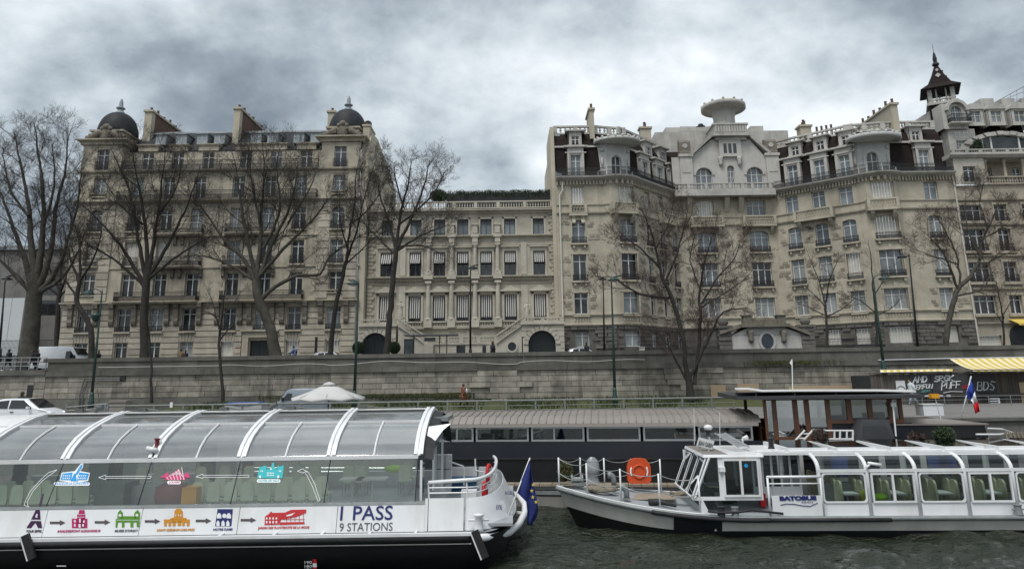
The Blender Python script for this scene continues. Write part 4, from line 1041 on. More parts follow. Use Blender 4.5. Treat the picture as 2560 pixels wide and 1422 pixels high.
  # ---- dormers
 def tall_dormer(F,u,w=1.15):
  a,b_=zB+.14,z(384);m=MB();hw=w/2;f=-.45
  holes_wall(m,F,u-hw-.42,u+hw+.42,a,b_+.9,[(u-hw,u+hw,a,b_)],.3,f)
  for s_ in(-1,1):m.prism([F.p(u+s_*(hw+.42),f,a),F.p(u+s_*(hw+.42),f,b_+.9),F.p(u+s_*(hw+.42),f-1.,b_+.9),F.p(u+s_*(hw+.42),f-.6,a)],F.e*(-.08*s_))
  m.fbox(F,u-hw-.75,u+hw+.75,f-.9,f+.25,b_+.88,b_+1.06);m.fbox(F,u-hw-.62,u+hw+.62,f-.2,f+.1,b_+.2,b_+.32)
  for s_ in(-1,1):m.fbox(F,u+s_*(hw+.24)-.12,u+s_*(hw+.24)+.12,f,f+.1,a,b_+.15)
  o=part('dormer',m,wh,t);window(o,F,u,a+.02,w,b_-a-.02,'french','paint_white','pane_sky_painted',.25-f)
 def small_dormer(F,u,w=.85):
  a,b_=z(355),z(333);m=MB();hw=w/2;f=-.95
  holes_wall(m,F,u-hw-.38,u+hw+.38,a-.1,b_+.55,[(u-hw,u+hw,a,b_)],.2,f)
  for s_ in(-1,1):m.prism([F.p(u+s_*(hw+.38),f,a-.1),F.p(u+s_*(hw+.38),f,b_+.55),F.p(u+s_*(hw+.38),f-1.,b_+.55),F.p(u+s_*(hw+.38),f-.2,a-.1)],F.e*(-.08*s_))
  m.fbox(F,u-hw-.7,u+hw+.7,f-1.,f+.3,b_+.52,b_+.68);m.fbox(F,u-hw-.5,u+hw+.5,f,f+.12,a-.16,a-.04)
  o=part('small_dormer',m,tr,t);window(o,F,u,a,w,b_-a,'cross','paint_white','pane_dark',.15-f)
 for F,pxs in((S_[0],(1440,)),(S_[4],(1613,1649,1683)),(S_[6],(1980,2048,2112)),(S_[10],(2315,))):
  for px in pxs:tall_dormer(F,F.hit(px,420,-.45)[0]);
 for F,pxs in((S_[0],(1438,)),(S_[4],(1620,1655)),(S_[6],(1984,2048,2113)),(S_[10],(2291,))):
  for px in pxs:small_dormer(F,F.hit(px,345,-.95)[0])
  # ---- iron guards along the balcony
 for i in(0,4,6,10):
  F=S_[i];railing(t,F,.1,F.len-.15,.6,zB+.14,.92,0,step=.11)
 for(a,c,o_)in((A1,B1,1.0),(D1,E0,1.05)):
  pts=[a]+arc(a,c,o_)+[c]
  for p,q in zip(pts,pts[1:]):F=Fr(p,q);railing(t,F,0,F.len,.6,zB+.14,.92,0,step=.11)
  # ---- white loggias over the bows, with saucer canopies
 for(a,c,cl,cr,yt,yb)in((A1,B1,1486,1604,341,368),(D1,E0,2128,2263,330,366)):
  F=Fr(a,c);hw=F.len*.46;u=F.len/2;zt=z(368)if cl<2000 else z(366)
  zt0=ZF.hit((cl+cr)/2,yb-3)[1];th=ZF.hit(cl,yt)[1]-zt0;zt=zt0+.45*th;m=MB()
  holes_wall(m,F,u-hw*.62,u+hw*.62,zB+.14,zt,[(u-.55,u+.55,zB+.14,z(386))],.3,-.35);spandrel(m,F,u-.55,u+.55,z(386),.55,-.349,-.65)
  for s_ in(-1,1):
   p=[F.p(u+s_*hw*.62,-.35,zB+.14),F.p(u+s_*hw,-.9,zB+.14),F.p(u+s_*hw*1.1,-1.0,zt),F.p(u+s_*hw*.62,-.35,zt)]
   m.add(p if s_>0 else p[::-1],[(0,1,2,3)])
   p=[F.p(u+s_*hw,-.9,zB+.14),F.p(u+s_*hw,-2.2,zB+.14),F.p(u+s_*hw*1.1,-2.2,zt),F.p(u+s_*hw*1.1,-1.0,zt)];m.add(p if s_>0 else p[::-1],[(0,1,2,3)])
  o=part('loggia',m,lg,t)
  m=MB()
  for j in range(13):
   a0=math.pi*j/12
   if j<12:
    a1=math.pi*(j+1)/12;cz=z(386)-.55;m.prism([F.p(u+r*math.cos(q),-.35,cz+r*math.sin(q))for r,q in((.6,a0),(.95,a0),(.95,a1),(.6,a1))],F.n*.12)
  for s_ in(-1,1):m.fbox(F,u+s_*.77-.17,u+s_*.77+.17,-.35,-.23,zB+.14,z(386)-.55)
  part('arch_moulding',m,lg,o)
  window(o,F,u,zB+.14,1.1,z(386)-zB-.14,'cross','paint_white','pane_dark',.6)
  for s_ in(-1,1):
   m=MB();uu=u+s_*hw*.86;m.sphere(F.p(uu,-.6,(zB+zt)/2),.18,8,6,1,1,3.2);m.lathe([(.16,0),(.22,.1),(.12,.3)],F.p(uu,-.55,zt-.9),8);part('ornament',m,lg,o,True)
   m=MB();uu=u+s_*hw*1.05;m.prism([F.p(uu-.3,.2,zB+.1),F.p(uu+.3,.2,zB+.1),F.p(uu+.18,.1,zB+.75),F.p(uu-.18,.1,zB+1.0)],F.n*-1.1);part('scroll',m,tr,o)
  cx=(ZF.hit(cl,yb)[0]+ZF.hit(cr,yb)[0])/2;rx=(ZF.hit(cr,yb)[0]-ZF.hit(cl,yb)[0])/2;c0=Vector((cx,(a[1]+c[1])/2+.3,zt0))
  m=MB();m.lathe([(.3,.44*th),(rx*.6,.44*th),(rx*.9,.5*th),(rx*.92,.44*th),(rx,.47*th),(rx,.7*th),(rx*.97,.76*th),(rx*.85,.8*th),(.01,.86*th)],c0,36,sy=.72);part('saucer_canopy',m,lg,o,True)
  for q in range(10):
   an=math.pi*(1.05+.9*q/9);m=MB();m.sphere(c0+Vector((rx*.95*math.cos(an),rx*.95*math.sin(an)*.72,.8*th)),.17,7,5);part('canopy_knob',m,lg,o,True)
   # ---- centre pavilion: white gabled front
 F=S_[5];zc=lambda y,px=1824:F.hit(px,y)[1];uc=lambda px,y=440:F.hit(px,y)[0]
 zb,z1=zB,zc(392);uL,uR=uc(1729),uc(1916);m=MB();aw=1.0
 hs=[]
 for px in(1760,1887):hs.append((uc(px)-aw,uc(px)+aw,zb+.2,zc(419)))
 mu=uc(1828);hs.append((mu-.42,mu+.42,zc(459),zc(414)))
 holes_wall(m,F,-.1,F.len+.1,zb,z1,hs,.35,.02)
 for h in hs[:2]:spandrel(m,F,h[0],h[1],h[3],.95,.021,-.33)
 spandrel(m,F,hs[2][0],hs[2][1],hs[2][3],.4,.021,-.33)
 gl,gr=uc(1700),uc(1948);m.prism([F.p(u,.02,zz)for u,zz in((uL,z1),(uR,z1),(uc(1872,345),zc(348)),(uc(1778,345),zc(348)))],F.n*-2.5)
 gab=part('gable_wall',m,wh,t)
 for px in(1760,1887):
  window(gab,F,uc(px),zb+.2,2*aw,zc(419)-zb-.2,'three','paint_white','pane_sky_painted',.25)
  b=MB();cz=zc(419)-.95
  for j in range(12):
   a0,a1=math.pi*j/12,math.pi*(j+1)/12;b.prism([F.p(uc(px)+r*math.cos(q)*1.0,.02,cz+r*math.sin(q)*.95)for r,q in((aw,a0),(aw+.28,a0),(aw+.28,a1),(aw,a1))],F.n*.12)
  part('arch_moulding',b,wh,gab)
 window(gab,F,mu,zc(459),.84,zc(414)-zc(459),'grid','paint_white','pane_blue',.25)
 # raking cornice
 for p,q in(((1722,396),(1781,342)),((1925,391),(1868,341))):
  a=Vector(F.p(uc(*p),0,zc(p[1],p[0])));c=Vector(F.p(uc(*q),0,zc(q[1],q[0])));b=MB();w=F.n
  b.hexa([a+w*.45,c+w*.45,c-w*2.6,a-w*2.6,a+w*.5+Vector((0,0,.42)),c+w*.5+Vector((0,0,.42)),c-w*2.6+Vector((0,0,.42)),a-w*2.6+Vector((0,0,.42))]);part('raking_cornice',b,tr,gab)
  # side piers with capped heads
 for p0,p1 in((1700,1731),(1916,1948)):
  a,c=uc(p0,430),uc(p1,430);b=MB();b.fbox(F,a,c,0,.3,zb,zc(392));b.fbox(F,a-.12,c+.12,0,.45,zc(392),zc(386));b.fbox(F,a+.25,c-.25,.3,.36,zc(432),zc(402));o=part('pier',b,wh,gab)
  b=MB();b.loft([tuple(F.p(a+.05,-.6,0))[:2],tuple(F.p(c-.05,-.6,0))[:2]],[(0,zc(386)),(.95,zc(386)),(.95,zc(381)),(.82,zc(379)),(.78,zc(356)),(.55,zc(350)),(0,zc(349))]);o2=part('pier_head',b,MATS['stone_a_dark'],gab)
  b=MB();b.lathe([(.001,0),(.3,0),(.3,.08)],(0,0,0),14);mm=(a+c)/2;put('roundel',b.mesh('roundel'),tr,gab,F.M(mm,.2,zc(365))@Matrix.Rotation(math.pi/2,4,'X'))
  # triple slit window in its frame, tower block, drum and saucer
 a,c=uc(1796,370),uc(1851,370);b=MB();b.fbox(F,a,c,0,.3,zc(393),zc(351));o=part('attic_frame',b,wh,gab)
 for px in(1811,1823,1835):
  u=uc(px,372);b=MB();b.fbox(F,u-.2,u+.2,.3,.31,zc(385),zc(361));part('slit_window',b,MATS['pane_dark'],o)
 for px in(1800,1847):u=uc(px,395);b=MB();b.lathe([(.3,0),(.34,-.2),(.2,-.6),(.28,-.8),(.05,-1.2)],F.p(u,.2,zc(394)),8);part('pendant',b,tr,o,True)
 u0,u1=uc(1780,335),uc(1868,335);b=MB();b.fbox(F,u0+.25,u1-.25,-2.8,.35,zc(352),zc(341));b.fbox(F,u0-.1,u1+.1,-3.0,.8,zc(344),zc(337));b.fbox(F,u0+.15,u1-.15,-2.8,.5,zc(337),zc(316));b.fbox(F,u0-.02,u1+.02,-2.9,.65,zc(316),zc(312));o=part('tower_block',b,tr,gab)
 b=MB()
 for k in range(12):uu=u0+.35+(u1-u0-.7)*k/11;b.fbox(F,uu-.1,uu+.1,.5,.62,zc(334),zc(318))
 part('block_balusters',b,tr,gab,kind='stuff')
 ctr=F.p(F.hit(1810,300,-1.6)[0],-1.6,0);ru=lambda p0,p1,y:(F.hit(p1,y,-1.6)[0]-F.hit(p0,y,-1.6)[0])/2;zq=lambda y:F.hit(1810,y,-1.6)[1]
 rd,rs=ru(1784,1837,290),ru(1756,1864,275);zd0=zc(313);zd1=zq(289);zs=zq(275)
 b=MB();b.lathe([(rd*1.08,zd0),(rd*1.08,zd0+.3),(rd,zd0+.4),(rd*.98,zd1-.3),(rd*1.04,zd1-.2),(rd*1.04,zs-.28),(rd*1.18,zs-.2),(rs*.62,zs-.1),(rs*.88,zs-.02),(rs*.9,zs-.12),(rs,zs-.08),(rs,zs+.42),(rs*.97,zs+.5),(rs*.6,zs+.55),(.01,zs+.58)],(ctr.x,ctr.y,0),40);o=part('saucer_turret',b,tr,t,True)
 for k in range(12):
  an=2*math.pi*k/12+.26;b=MB();b.sphere((ctr.x+rs*.94*math.cos(an),ctr.y+rs*.94*math.sin(an),zs+.6),.17,8,6,1,1,1.2);part('turret_knob',b,tr,o,True)
  # stone balustrade under the gable
 zz0=zc(481);b=MB();b.fbox(F,-.3,F.len+.3,-.5,1.35,zz0-.7,zz0);part('gable_balcony',b,tr,t)
 balustrade(t,F,-.2,F.len+.2,1.15,zz0,zc(464),tr,piers=[uc(px,470)+.1 for px in(1713,1756,1800,1815,1846,1870,1914,1945)],t=.26)
 # ---- roof set-backs, skylight block, chimneys
 b=MB();yb=YC+4;q0,q1=P(1630,340,yb+2),P(1955,340,yb+2);b.box(q0.x,q1.x,yb,yb+9,zM-1,P(1700,330,yb).z);b.box(P(1662,330,yb+2).x,P(1776,330,yb+2).x,yb+1.5,yb+9,zM,P(1700,322,yb+2).z);b.box(P(1870,330,yb+2).x,P(1902,330,yb+2).x,yb+1,yb+9,zM,P(1880,322,yb+2).z);part('roof_storey',b,tr,t)
 b=MB();q=[P(1697,328,yb+1.4),P(1775,328,yb+1.4),P(1775,316,yb+5),P(1700,316,yb+5)];b.prism(q,(0,0,-.15));part('skylight',b,MATS['zinc'],t)
 def stack(px0,px1,yt,Y,deep,pots,base):
  a,c=P(px0,yt,Y),P(px1,yt,Y);m=MB();m.box(a.x,c.x,Y,Y+deep,base,a.z);m.box(a.x-.15,c.x+.15,Y-.15,Y+deep+.15,a.z-.25,a.z-.02);o=part('chimney',m,MATS['stone_party'],t)
  for k in range(pots):m=MB();m.lathe([(.17,0),(.14,.5+.25*(k%2)),(.18,.58+.25*(k%2))],((a.x+c.x)/2,Y+.3+k*(deep-.6)/max(1,pots-1),a.z-.02),8);part('chimney_pot',m,MATS['brick'],o)
 stack(1473,1484,270,YF+.9,3.2,1,z(340));stack(1600,1627,317,YC+2,1.,2,zM-2);stack(2000,2027,312,YC-1,1.2,3,zM-2);stack(2226,2242,257,YF+1.4,9,7,z(330))
 b=MB();q=P(1752,320,yb+4);b.lathe([(.45,0),(.45,.6),(.6,.7),(.6,.8),(.35,.9),(.35,1.1)],(q.x,q.y,q.z-.6),8);part('vent',b,MATS['iron'],t)
 for k in range(4):
  b=MB();q=P(1990+0+k*12-52*0+52,325-k*2,YC+1);b.lathe([(.17,-2),(.14,.3),(.18,.36)],q,8);part('chimney_pot',b,MATS['brick'],t)
  # downpipe at the left edge
 b=MB();x=A0[0]+.35;b.tube([(x+.35,YF-.3,z(455)),(x+.35,YF-.3,z(478)),(x+.02,YF-.18,z(490)),(x,YF-.18,ZS)],.09,8);part('downpipe',b,MATS['paint_cream'],t)
 b=MB();x=E1[0]-.1;b.tube([(x,YF-.2,zB-.4),(x,YF-.2,ZS)],.09,8);part('downpipe',b,MATS['paint_cream'],t)
 # ---- porch lodge in front of the centre
 YP=72.2;F=Fr((0,YP),(10,YP));h=F.hit;m=MB()
 l=[h(1830,872),h(2010,872)];zt=h(1900,822)[1]
 m.fbox(F,l[0][0],l[1][0],-4,0,ZS,h(1900,838)[1]);m.prism([F.p(u,0,zz)for u,zz in(h(1830,838),h(2010,836),h(1958,818),h(1870,819))],F.n*-4)
 lodge=thing('porch_lodge','low pale stone porch lodge with an oval window before the curved apartment house','porch',(l[0][0]+3,YP,ZS));part('wall',m,MATS['stone_c_white'],lodge)
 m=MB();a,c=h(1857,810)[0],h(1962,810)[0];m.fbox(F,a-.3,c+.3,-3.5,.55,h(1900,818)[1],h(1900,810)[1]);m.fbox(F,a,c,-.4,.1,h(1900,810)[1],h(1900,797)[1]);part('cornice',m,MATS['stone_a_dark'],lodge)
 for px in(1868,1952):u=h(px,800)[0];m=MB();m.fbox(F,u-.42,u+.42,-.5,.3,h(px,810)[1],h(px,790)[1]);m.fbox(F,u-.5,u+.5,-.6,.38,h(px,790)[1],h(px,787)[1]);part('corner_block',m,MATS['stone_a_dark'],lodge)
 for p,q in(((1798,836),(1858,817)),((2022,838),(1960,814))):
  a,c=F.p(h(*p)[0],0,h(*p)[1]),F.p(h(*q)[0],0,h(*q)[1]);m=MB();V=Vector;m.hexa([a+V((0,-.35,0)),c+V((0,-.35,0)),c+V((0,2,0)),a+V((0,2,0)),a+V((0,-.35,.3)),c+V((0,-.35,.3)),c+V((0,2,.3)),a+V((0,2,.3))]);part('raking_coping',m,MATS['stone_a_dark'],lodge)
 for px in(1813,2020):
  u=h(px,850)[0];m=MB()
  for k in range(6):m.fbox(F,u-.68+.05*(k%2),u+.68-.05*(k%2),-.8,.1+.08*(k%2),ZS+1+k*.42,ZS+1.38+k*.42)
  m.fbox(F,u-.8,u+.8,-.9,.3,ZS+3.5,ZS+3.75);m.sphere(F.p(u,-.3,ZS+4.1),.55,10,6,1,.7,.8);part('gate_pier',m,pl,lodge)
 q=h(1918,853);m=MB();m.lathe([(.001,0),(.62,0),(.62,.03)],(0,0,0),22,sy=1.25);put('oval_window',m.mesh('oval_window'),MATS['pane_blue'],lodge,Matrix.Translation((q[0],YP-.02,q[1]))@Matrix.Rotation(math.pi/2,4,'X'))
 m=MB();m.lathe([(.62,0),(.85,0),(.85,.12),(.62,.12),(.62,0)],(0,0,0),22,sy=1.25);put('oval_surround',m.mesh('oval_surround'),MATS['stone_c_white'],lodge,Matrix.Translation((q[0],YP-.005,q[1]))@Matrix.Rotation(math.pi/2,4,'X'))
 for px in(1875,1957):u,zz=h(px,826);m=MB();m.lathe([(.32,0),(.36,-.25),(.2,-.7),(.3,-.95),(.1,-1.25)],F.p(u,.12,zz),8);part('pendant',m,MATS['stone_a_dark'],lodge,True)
 # low iron fences either side
 for p0,p1,lab in((1594,1796,'low black iron fence before the left wing of the curved house'),(2036,2200,'low black iron fence before the right wing of the curved house')):
  a,c=h(p0,868)[0],h(p1,868)[0];f=thing('iron_fence',lab,'fence',(a,YP,ZS));railing(f,F,a,c,0,ZS+1.0,h(1700,852)[1]-ZS-1.0,name='bars');part('kerb',MB().fbox(F,a,c,-.15,.15,ZS,ZS+1.0),pl,f)
house_c()
# ------------------------------------------------------------------ far right house with the belvedere spire
def house_d():
 t=thing('spire_house','stone apartment house with brown pyramid belvedere and arched studio window at the far right','building',(38,YF,ZS))
 st,tr,wh=MATS['stone_d'],MATS['stone_roof_trim'],MATS['stone_b_light']
 F=Fr((0,YF+.05),(10,YF+.05));h=F.hit;z=lambda y,px=2480:h(px,y)[1];X=lambda px,y=700:h(px,y)[0]
 xl,xr=P(2440,800,YF).x+.05,X(2680)
 c1=X(2452,690);c2=X(2528,690);c3=X(2600,690)
 rows=[(z(872),z(838)),(z(785),z(738)),(z(705),z(655)),(z(627),z(572)),(z(553),z(512))]
 hs=[(c-w/2,c+w/2,a,b)for c,w in((c1,2.4),(c2,1.4),(c3,1.4))for a,b in rows]
 zl=z(463);m=MB();holes_wall(m,F,xl,xr,ZS,zl,hs,.4);part('wall',m,st,t)
 for c,w in((c1,2.4),(c2,1.4),(c3,1.4)):
  for r,(a,b)in enumerate(rows):
   window(t,F,c,a,w,b-a,'shutter' if(r==0 and c==c1)else 'three' if w>2 else 'french','paint_cream' if r==0 else 'paint_white','pane_dark')
   if r in(2,3,4):railing(t,F,c-w/2-.1,c+w/2+.1,.15,a-.02,.8)
   if r:b_=MB();b_.fbox(F,c-w/2-.3,c+w/2+.3,0,.5 if w>2 else .3,a-.3,a-.03);b_.fbox(F,c-w/2-.2,c-w/2,0,.1,a,b+.2);b_.fbox(F,c+w/2,c+w/2+.2,0,.1,a,b+.2);b_.fbox(F,c-w/2-.2,c+w/2+.2,0,.12,b,b+.25);part('window_surround',b_,st,t)
 for y in(808,722,640,562,500):b=MB();b.loft([(xl,YF+.05),(xr,YF+.05)],[(0,z(y)-.15),(.25,z(y)-.06),(.28,z(y)+.1),(0,z(y)+.14)]);part('string_course',b,st,t)
 # arched gate and yellow awning at street level
 b=MB();u=X(2549,850);b.lathe([(.001,0),(1.,0),(1.,.05)],(0,0,0),20);put('arched_gate',b.mesh('arched_gate'),MATS['door_dark'],t,Matrix.Translation((u,YF+.0,z(838)))@Matrix.Rotation(math.pi/2,4,'X'));part('gate_leaf',MB().fbox(F,u-1,u+1,.0,.05,ZS,z(838)),MATS['door_dark'],t)
 aw=MB();a0,a1=X(2519,800),X(2640,800);aw.add([F.p(a0,.1,z(798)),F.p(a1,.1,z(798)),F.p(a1,1.6,z(812)),F.p(a0,1.6,z(812)),F.p(a1,1.6,z(816)),F.p(a0,1.6,z(816))],[(0,1,2,3),(3,2,4,5)]);part('shop_awning',aw,MATS['awn_yellow'],t,label='ochre awning over the street entrance')
 # loggia storey, cream corner bay
 zt=z(388);m=MB();bl,br=X(2402,440)-0.2,X(2462,440);
 zz=zl;m=MB();bl=xl;br=bl+3.4;holes_wall(m,F,bl,br,zl,zt-.4,[(bl+.95,bl+2.35,z(455),z(417))],.35,.3)
 m.add([F.p(bl,.3,zl),F.p(bl,-3,zl),F.p(bl,-3,zt),F.p(bl,.3,zt)],[(0,1,2,3)]);m.add([F.p(br,.3,zl),F.p(br,-1.5,zl),F.p(br,-1.5,zt),F.p(br,.3,zt)],[(0,1,2,3)]);part('corner_bay',m,wh,t);window(t,F,bl+1.65,z(455),1.4,z(417)-z(455),'french','paint_white','pane_dark',-.05);railing(t,F,bl+.7,bl+2.6,.5,z(455),.85)
 m=MB();holes_wall(m,F,br,xr,zl,zt-.4,[(br+.9,br+1.9,zl+.6,zt-1.1),(br+4.2,br+5.2,zl+.6,zt-1.1)],.3,-1.4);m.add([F.p(br,0,zl),F.p(xr,0,zl),F.p(xr,-1.4,zl),F.p(br,-1.4,zl)],[(0,1,2,3)]);part('loggia_wall',m,st,t)
 for c in(br+1.4,br+4.7):window(t,F,c,zl+.6,1.,zt-1.7-zl,'cross','paint_white','pane_dark',1.6)
 for k in range(4):b=MB();b.lathe([(.24,0),(.24,.2),(.17,.3),(.15,zt-.9-zl),(.25,zt-.7-zl),(.25,zt-.4-zl)],F.p(br+.35+k*2.1,-.1,zl),10);part('column',b,st,t,True)
 balustrade(t,F,br,xr,.15,zl+.05,zl+.95,st)
 b=MB();b.loft([(xl-.5,YF+.05),(xr,YF+.05)],[(-2.5,zt-.45),(.45,zt-.4),(.75,zt-.1),(.75,zt+.06),(-2.5,zt+.06)]);part('terrace',b,tr,t);balustrade(t,F,xl-.3,xr,.5,zt+.06,z(376),tr,piers=[xl+1.5*k for k in range(8)])
 # tower bay: lower part, arched balcony window, pyramid belvedere
 G=Fr((0,YF+2.2),(10,YF+2.2));g=G.hit;zg=lambda y,px=2380:g(px,y)[1];T0,T1=g(2372,350)[0],g(2440,350)[0]
 m=MB();holes_wall(m,G,T0,T1,zt,zg(323),[((T0+T1)/2-.75,(T0+T1)/2+.75,zg(375),zg(352))],.3);m.add([G.p(T0,0,zt),G.p(T0,-6,zt),G.p(T0,-6,zg(323)),G.p(T0,0,zg(323))],[(0,1,2,3)]);part('tower_base',m,tr,t);window(t,G,(T0+T1)/2,zg(375),1.5,zg(352)-zg(375),'grid','paint_white','pane_curtain',.2)
 window(t,G,(T0+T1)/2,zg(345),1.5,.9,'three','paint_white','pane_dark',-.02)
 m=MB();U0,U1=g(2352,290)[0],g(2412,290)[0];cm=(U0+U1)/2+.25;a0,a1=zg(312),zg(268)
 holes_wall(m,G,U0,U1,zg(325),zg(262),[(cm-.62,cm+.62,a0,a1)],.3,.3);spandrel(m,G,cm-.62,cm+.62,a1,.6,.301,0);m.add([G.p(U0,.3,zg(323)),G.p(U0,-6,zg(323)),G.p(U0,-6,zg(262)),G.p(U0,.3,zg(262))],[(0,1,2,3)]);m.add([G.p(U1,.3,zg(323)),G.p(U1,-3,zg(323)),G.p(U1,-3,zg(262)),G.p(U1,.3,zg(262))],[(0,1,2,3)])
 tow=part('tower_bay',m,tr,t);window(tow,G,cm,a0,1.24,a1-a0,'grid','paint_white','pane_sky_painted',-.1)
 b=MB();b.fbox(G,cm-1.2,cm+1.2,.3,1.1,zg(315),zg(312));part('bay_balcony',b,tr,tow);railing(tow,G,cm-1.15,cm+1.15,.3,zg(312),.95,.75)
 b=MB()
 for j in range(10):
  q0,q1=math.pi*j/10,math.pi*(j+1)/10;b.prism([G.p(cm+r*math.cos(q),.3,a1-.6+r*math.sin(q))for r,q in((1.0,q0),(1.35,q0),(1.35,q1),(1.0,q1))],G.n*.35)
 part('arched_hood',b,tr,tow)
 # belvedere storey (turned a little to the river), columns and pyramid roof
 cy=YF+4.4;cx=P(2351,240,cy).x;z0,z1,z2,z3,z4=zg(262),zg(252),zg(237),zg(212),zg(200);hw=1.42;rot=R(-28)
 def rp(x,y,zz):return Vector((cx+x*math.cos(rot)-y*math.sin(rot),cy+x*math.sin(rot)+y*math.cos(rot),zz))
 def rbox(b,x0,x1,y0,y1,a,c):b.hexa([rp(*q)for q in((x0,y0,a),(x1,y0,a),(x1,y1,a),(x0,y1,a),(x0,y0,c),(x1,y0,c),(x1,y1,c),(x0,y1,c))])
 b=MB();rbox(b,-hw,hw,-hw,hw,zg(330),z1);part('belvedere_base',b,MATS['brown_tile'],t);b=MB();rbox(b,-hw-.2,hw+.2,-hw-.2,hw+.2,z1,z1+.3);part('belvedere_cornice',b,tr,t)
 bel=MB();rbox(bel,-hw,hw,-hw,-hw+.2,z2-.18,z2);rbox(bel,-hw,hw,hw-.2,hw,z2-.18,z2);rbox(bel,-hw,-hw+.2,-hw,hw,z2-.18,z2);rbox(bel,hw-.2,hw,-hw,hw,z2-.18,z2)
 for k in range(9):
  q=-hw+.2+(2*hw-.4)*k/8
  for(x,y)in((q,-hw+.1),(q,hw-.1),(-hw+.1,q),(hw-.1,q)):bel.lathe([(.09,0),(.05,.2),(.1,.4),(.06,z2-z1-.48)],rp(x,y,z1+.3),5)
 part('belvedere_balustrade',bel,tr,t)
 for x in(-1,1):
  for y in(-1,1):b=MB();rbox(b,x*(hw-.25)-.22,x*(hw-.25)+.22,y*(hw-.25)-.22,y*(hw-.25)+.22,z1+.3,z3+.3);part('belvedere_post',b,tr,t)
 for x,y in((-.5,-hw+.2),(.5,-hw+.2),(hw-.2,-.5),(hw-.2,.5),(-hw+.2,0),(0,hw-.2)):b=MB();b.lathe([(.1,0),(.08,z3-z1)],rp(x,y,z1+.3),6);part('belvedere_column',b,tr,t)
 zp=zg(142);b=MB();e,e2=hw+.66,1.2;lo=[rp(x*e,y*e,z3)for x,y in((-1,-1),(1,-1),(1,1),(-1,1))];mi=[rp(x*e2,y*e2,z4+.15)for x,y in((-1,-1),(1,-1),(1,1),(-1,1))];m3=[rp(x*.68,y*.68,zg(174))for x,y in((-1,-1),(1,-1),(1,1),(-1,1))];hi=[rp(x*.12,y*.12,zp)for x,y in((-1,-1),(1,-1),(1,1),(-1,1))]
 b.add(lo+mi+m3+hi,[(3,2,1,0)]+[(k*4+i,k*4+(i+1)%4,k*4+4+(i+1)%4,k*4+4+i)for k in range(3)for i in range(4)]);o=part('pyramid_roof',b,MATS['brown_tile'],t)
 b=MB();b.lathe([(.2,0),(.42,.2),(.35,.4),(.2,.55),(.24,1.0),(.12,1.7),(.03,1.9),(.02,2.9),(.001,3.0)],rp(0,0,zp-.25),8);part('finial',b,MATS['slate'],o)
 for x,y,q,s_ in((0,-1,.35,.3),(0,-1,.62,.2),(1,0,.35,.3),(1,0,.62,.2)):
  zz=z4+.2+(zp-z4)*q;rr=e2*(1-q)*.95+.1;b=MB();pts=[rp((x*rr+(0 if x else d)),(y*rr+(0 if y else d)),zz+c)for d,c in((-s_,0),(0,-s_),(s_,0),(0,s_))];b.prism(pts,rp(x*.12,y*.12,0)-rp(0,0,0));part('roof_lozenge',b,tr,o)
  # brown mansard with round-headed dormers to the right and flat one between
 zr0,zr1=z(352,2500),zg(262,2500);b=MB();b.loft([(T1-2,YF+2.4),(xr,YF+2.4)],[(0,zt),(-.2,zr0),(-1.4,zr1),(-6,zr1+.1)],closed=False);rf=part('roof',b,MATS['brown_tile'],t)
 for px in(2437,2490,2548,2602):
  u=g(px,290)[0];a,c=zg(308),zg(280);b=MB();holes_wall(b,G,u-1.0,u+1.0,a-.4,c+.25,[(u-.62,u+.62,a,c)],.25,.1)
  b.prism([G.p(u-1.15,.25,c+.22)]+[G.p(u+1.15*math.cos(q),.25,c+.22+.75*math.sin(q))for q in[math.pi*k/8 for k in range(8,-1,-1)]],G.n*-2.4)
  for s_ in(-1,1):b.fbox(G,u+s_*1.-.06,u+s_*1.+.06,-2.2,.1,a-.4,c+.25)
  o=part('round_dormer',b,tr,t);window(o,G,u,a,1.24,c-a,'cross','paint_cream','pane_sky_painted',.05)
 for px in(2468,2520,2570):q=P(px,252,YF+6);b=MB();b.box(q.x-.8,q.x+.8,q.y,q.y+2,q.z-3,q.z+.3);part('chimney',b,tr,t)
 # great arched studio window
 u0,u1=X(2440,375)+.1,X(2640,375);uc=X(2532,375);zc,ra,rb=z(378),4.3,z(331,2510)-z(378,2510);b=MB();n=20;D=1.4
 b.prism([F.p(uc+ra*1.18*math.cos(math.pi*k/n),-D,zc+(rb*1.22)*math.sin(math.pi*k/n))for k in range(n+1)],F.n*-.4);o=part('studio_arch',b,tr,t)
 for k in range(n):
  q0,q1=math.pi*(k+.06)/n,math.pi*(k+.94)/n;b=MB();b.prism([F.p(uc+s_*ra*math.cos(q),-D,zc+s_*rb*math.sin(q))for s_,q in((1.02,q0),(1.22,q0),(1.22,q1),(1.02,q1))],F.n*(.35 if k%2 else .5));part('arch_stone',b,tr,o)
 b=MB();b.prism([F.p(uc+ra*math.cos(math.pi*k/n),-D,zc+rb*math.sin(math.pi*k/n))for k in range(n+1)],F.n*.05);part('studio_glass',b,MATS['pane_dark'],o)
 for d in(-2.4,-1.4,1.8):b=MB();hh=rb*math.sqrt(1-(d/ra)**2);b.fbox(F,uc+d-.09,uc+d+.09,-D,-D+.14,zc,zc+hh);part('mullion',b,MATS['paint_white'],o)
 b=MB();r2=random.Random(8);q=F.p(X(2455,360),-.6,z(362))
 for i in range(900):
  d=Vector((r2.gauss(0,1),r2.gauss(0,1),r2.gauss(0,1))).normalized();p=q+Vector((d.x*.75,d.y*.4,d.z*.95))*r2.random()**.4;a=Vector((r2.gauss(0,1),r2.gauss(0,1),r2.gauss(0,1)))*.09;c=Vector((r2.gauss(0,1),r2.gauss(0,1),r2.gauss(0,1)))*.09;b.add([p,p+a,p+c],[(0,1,2)])
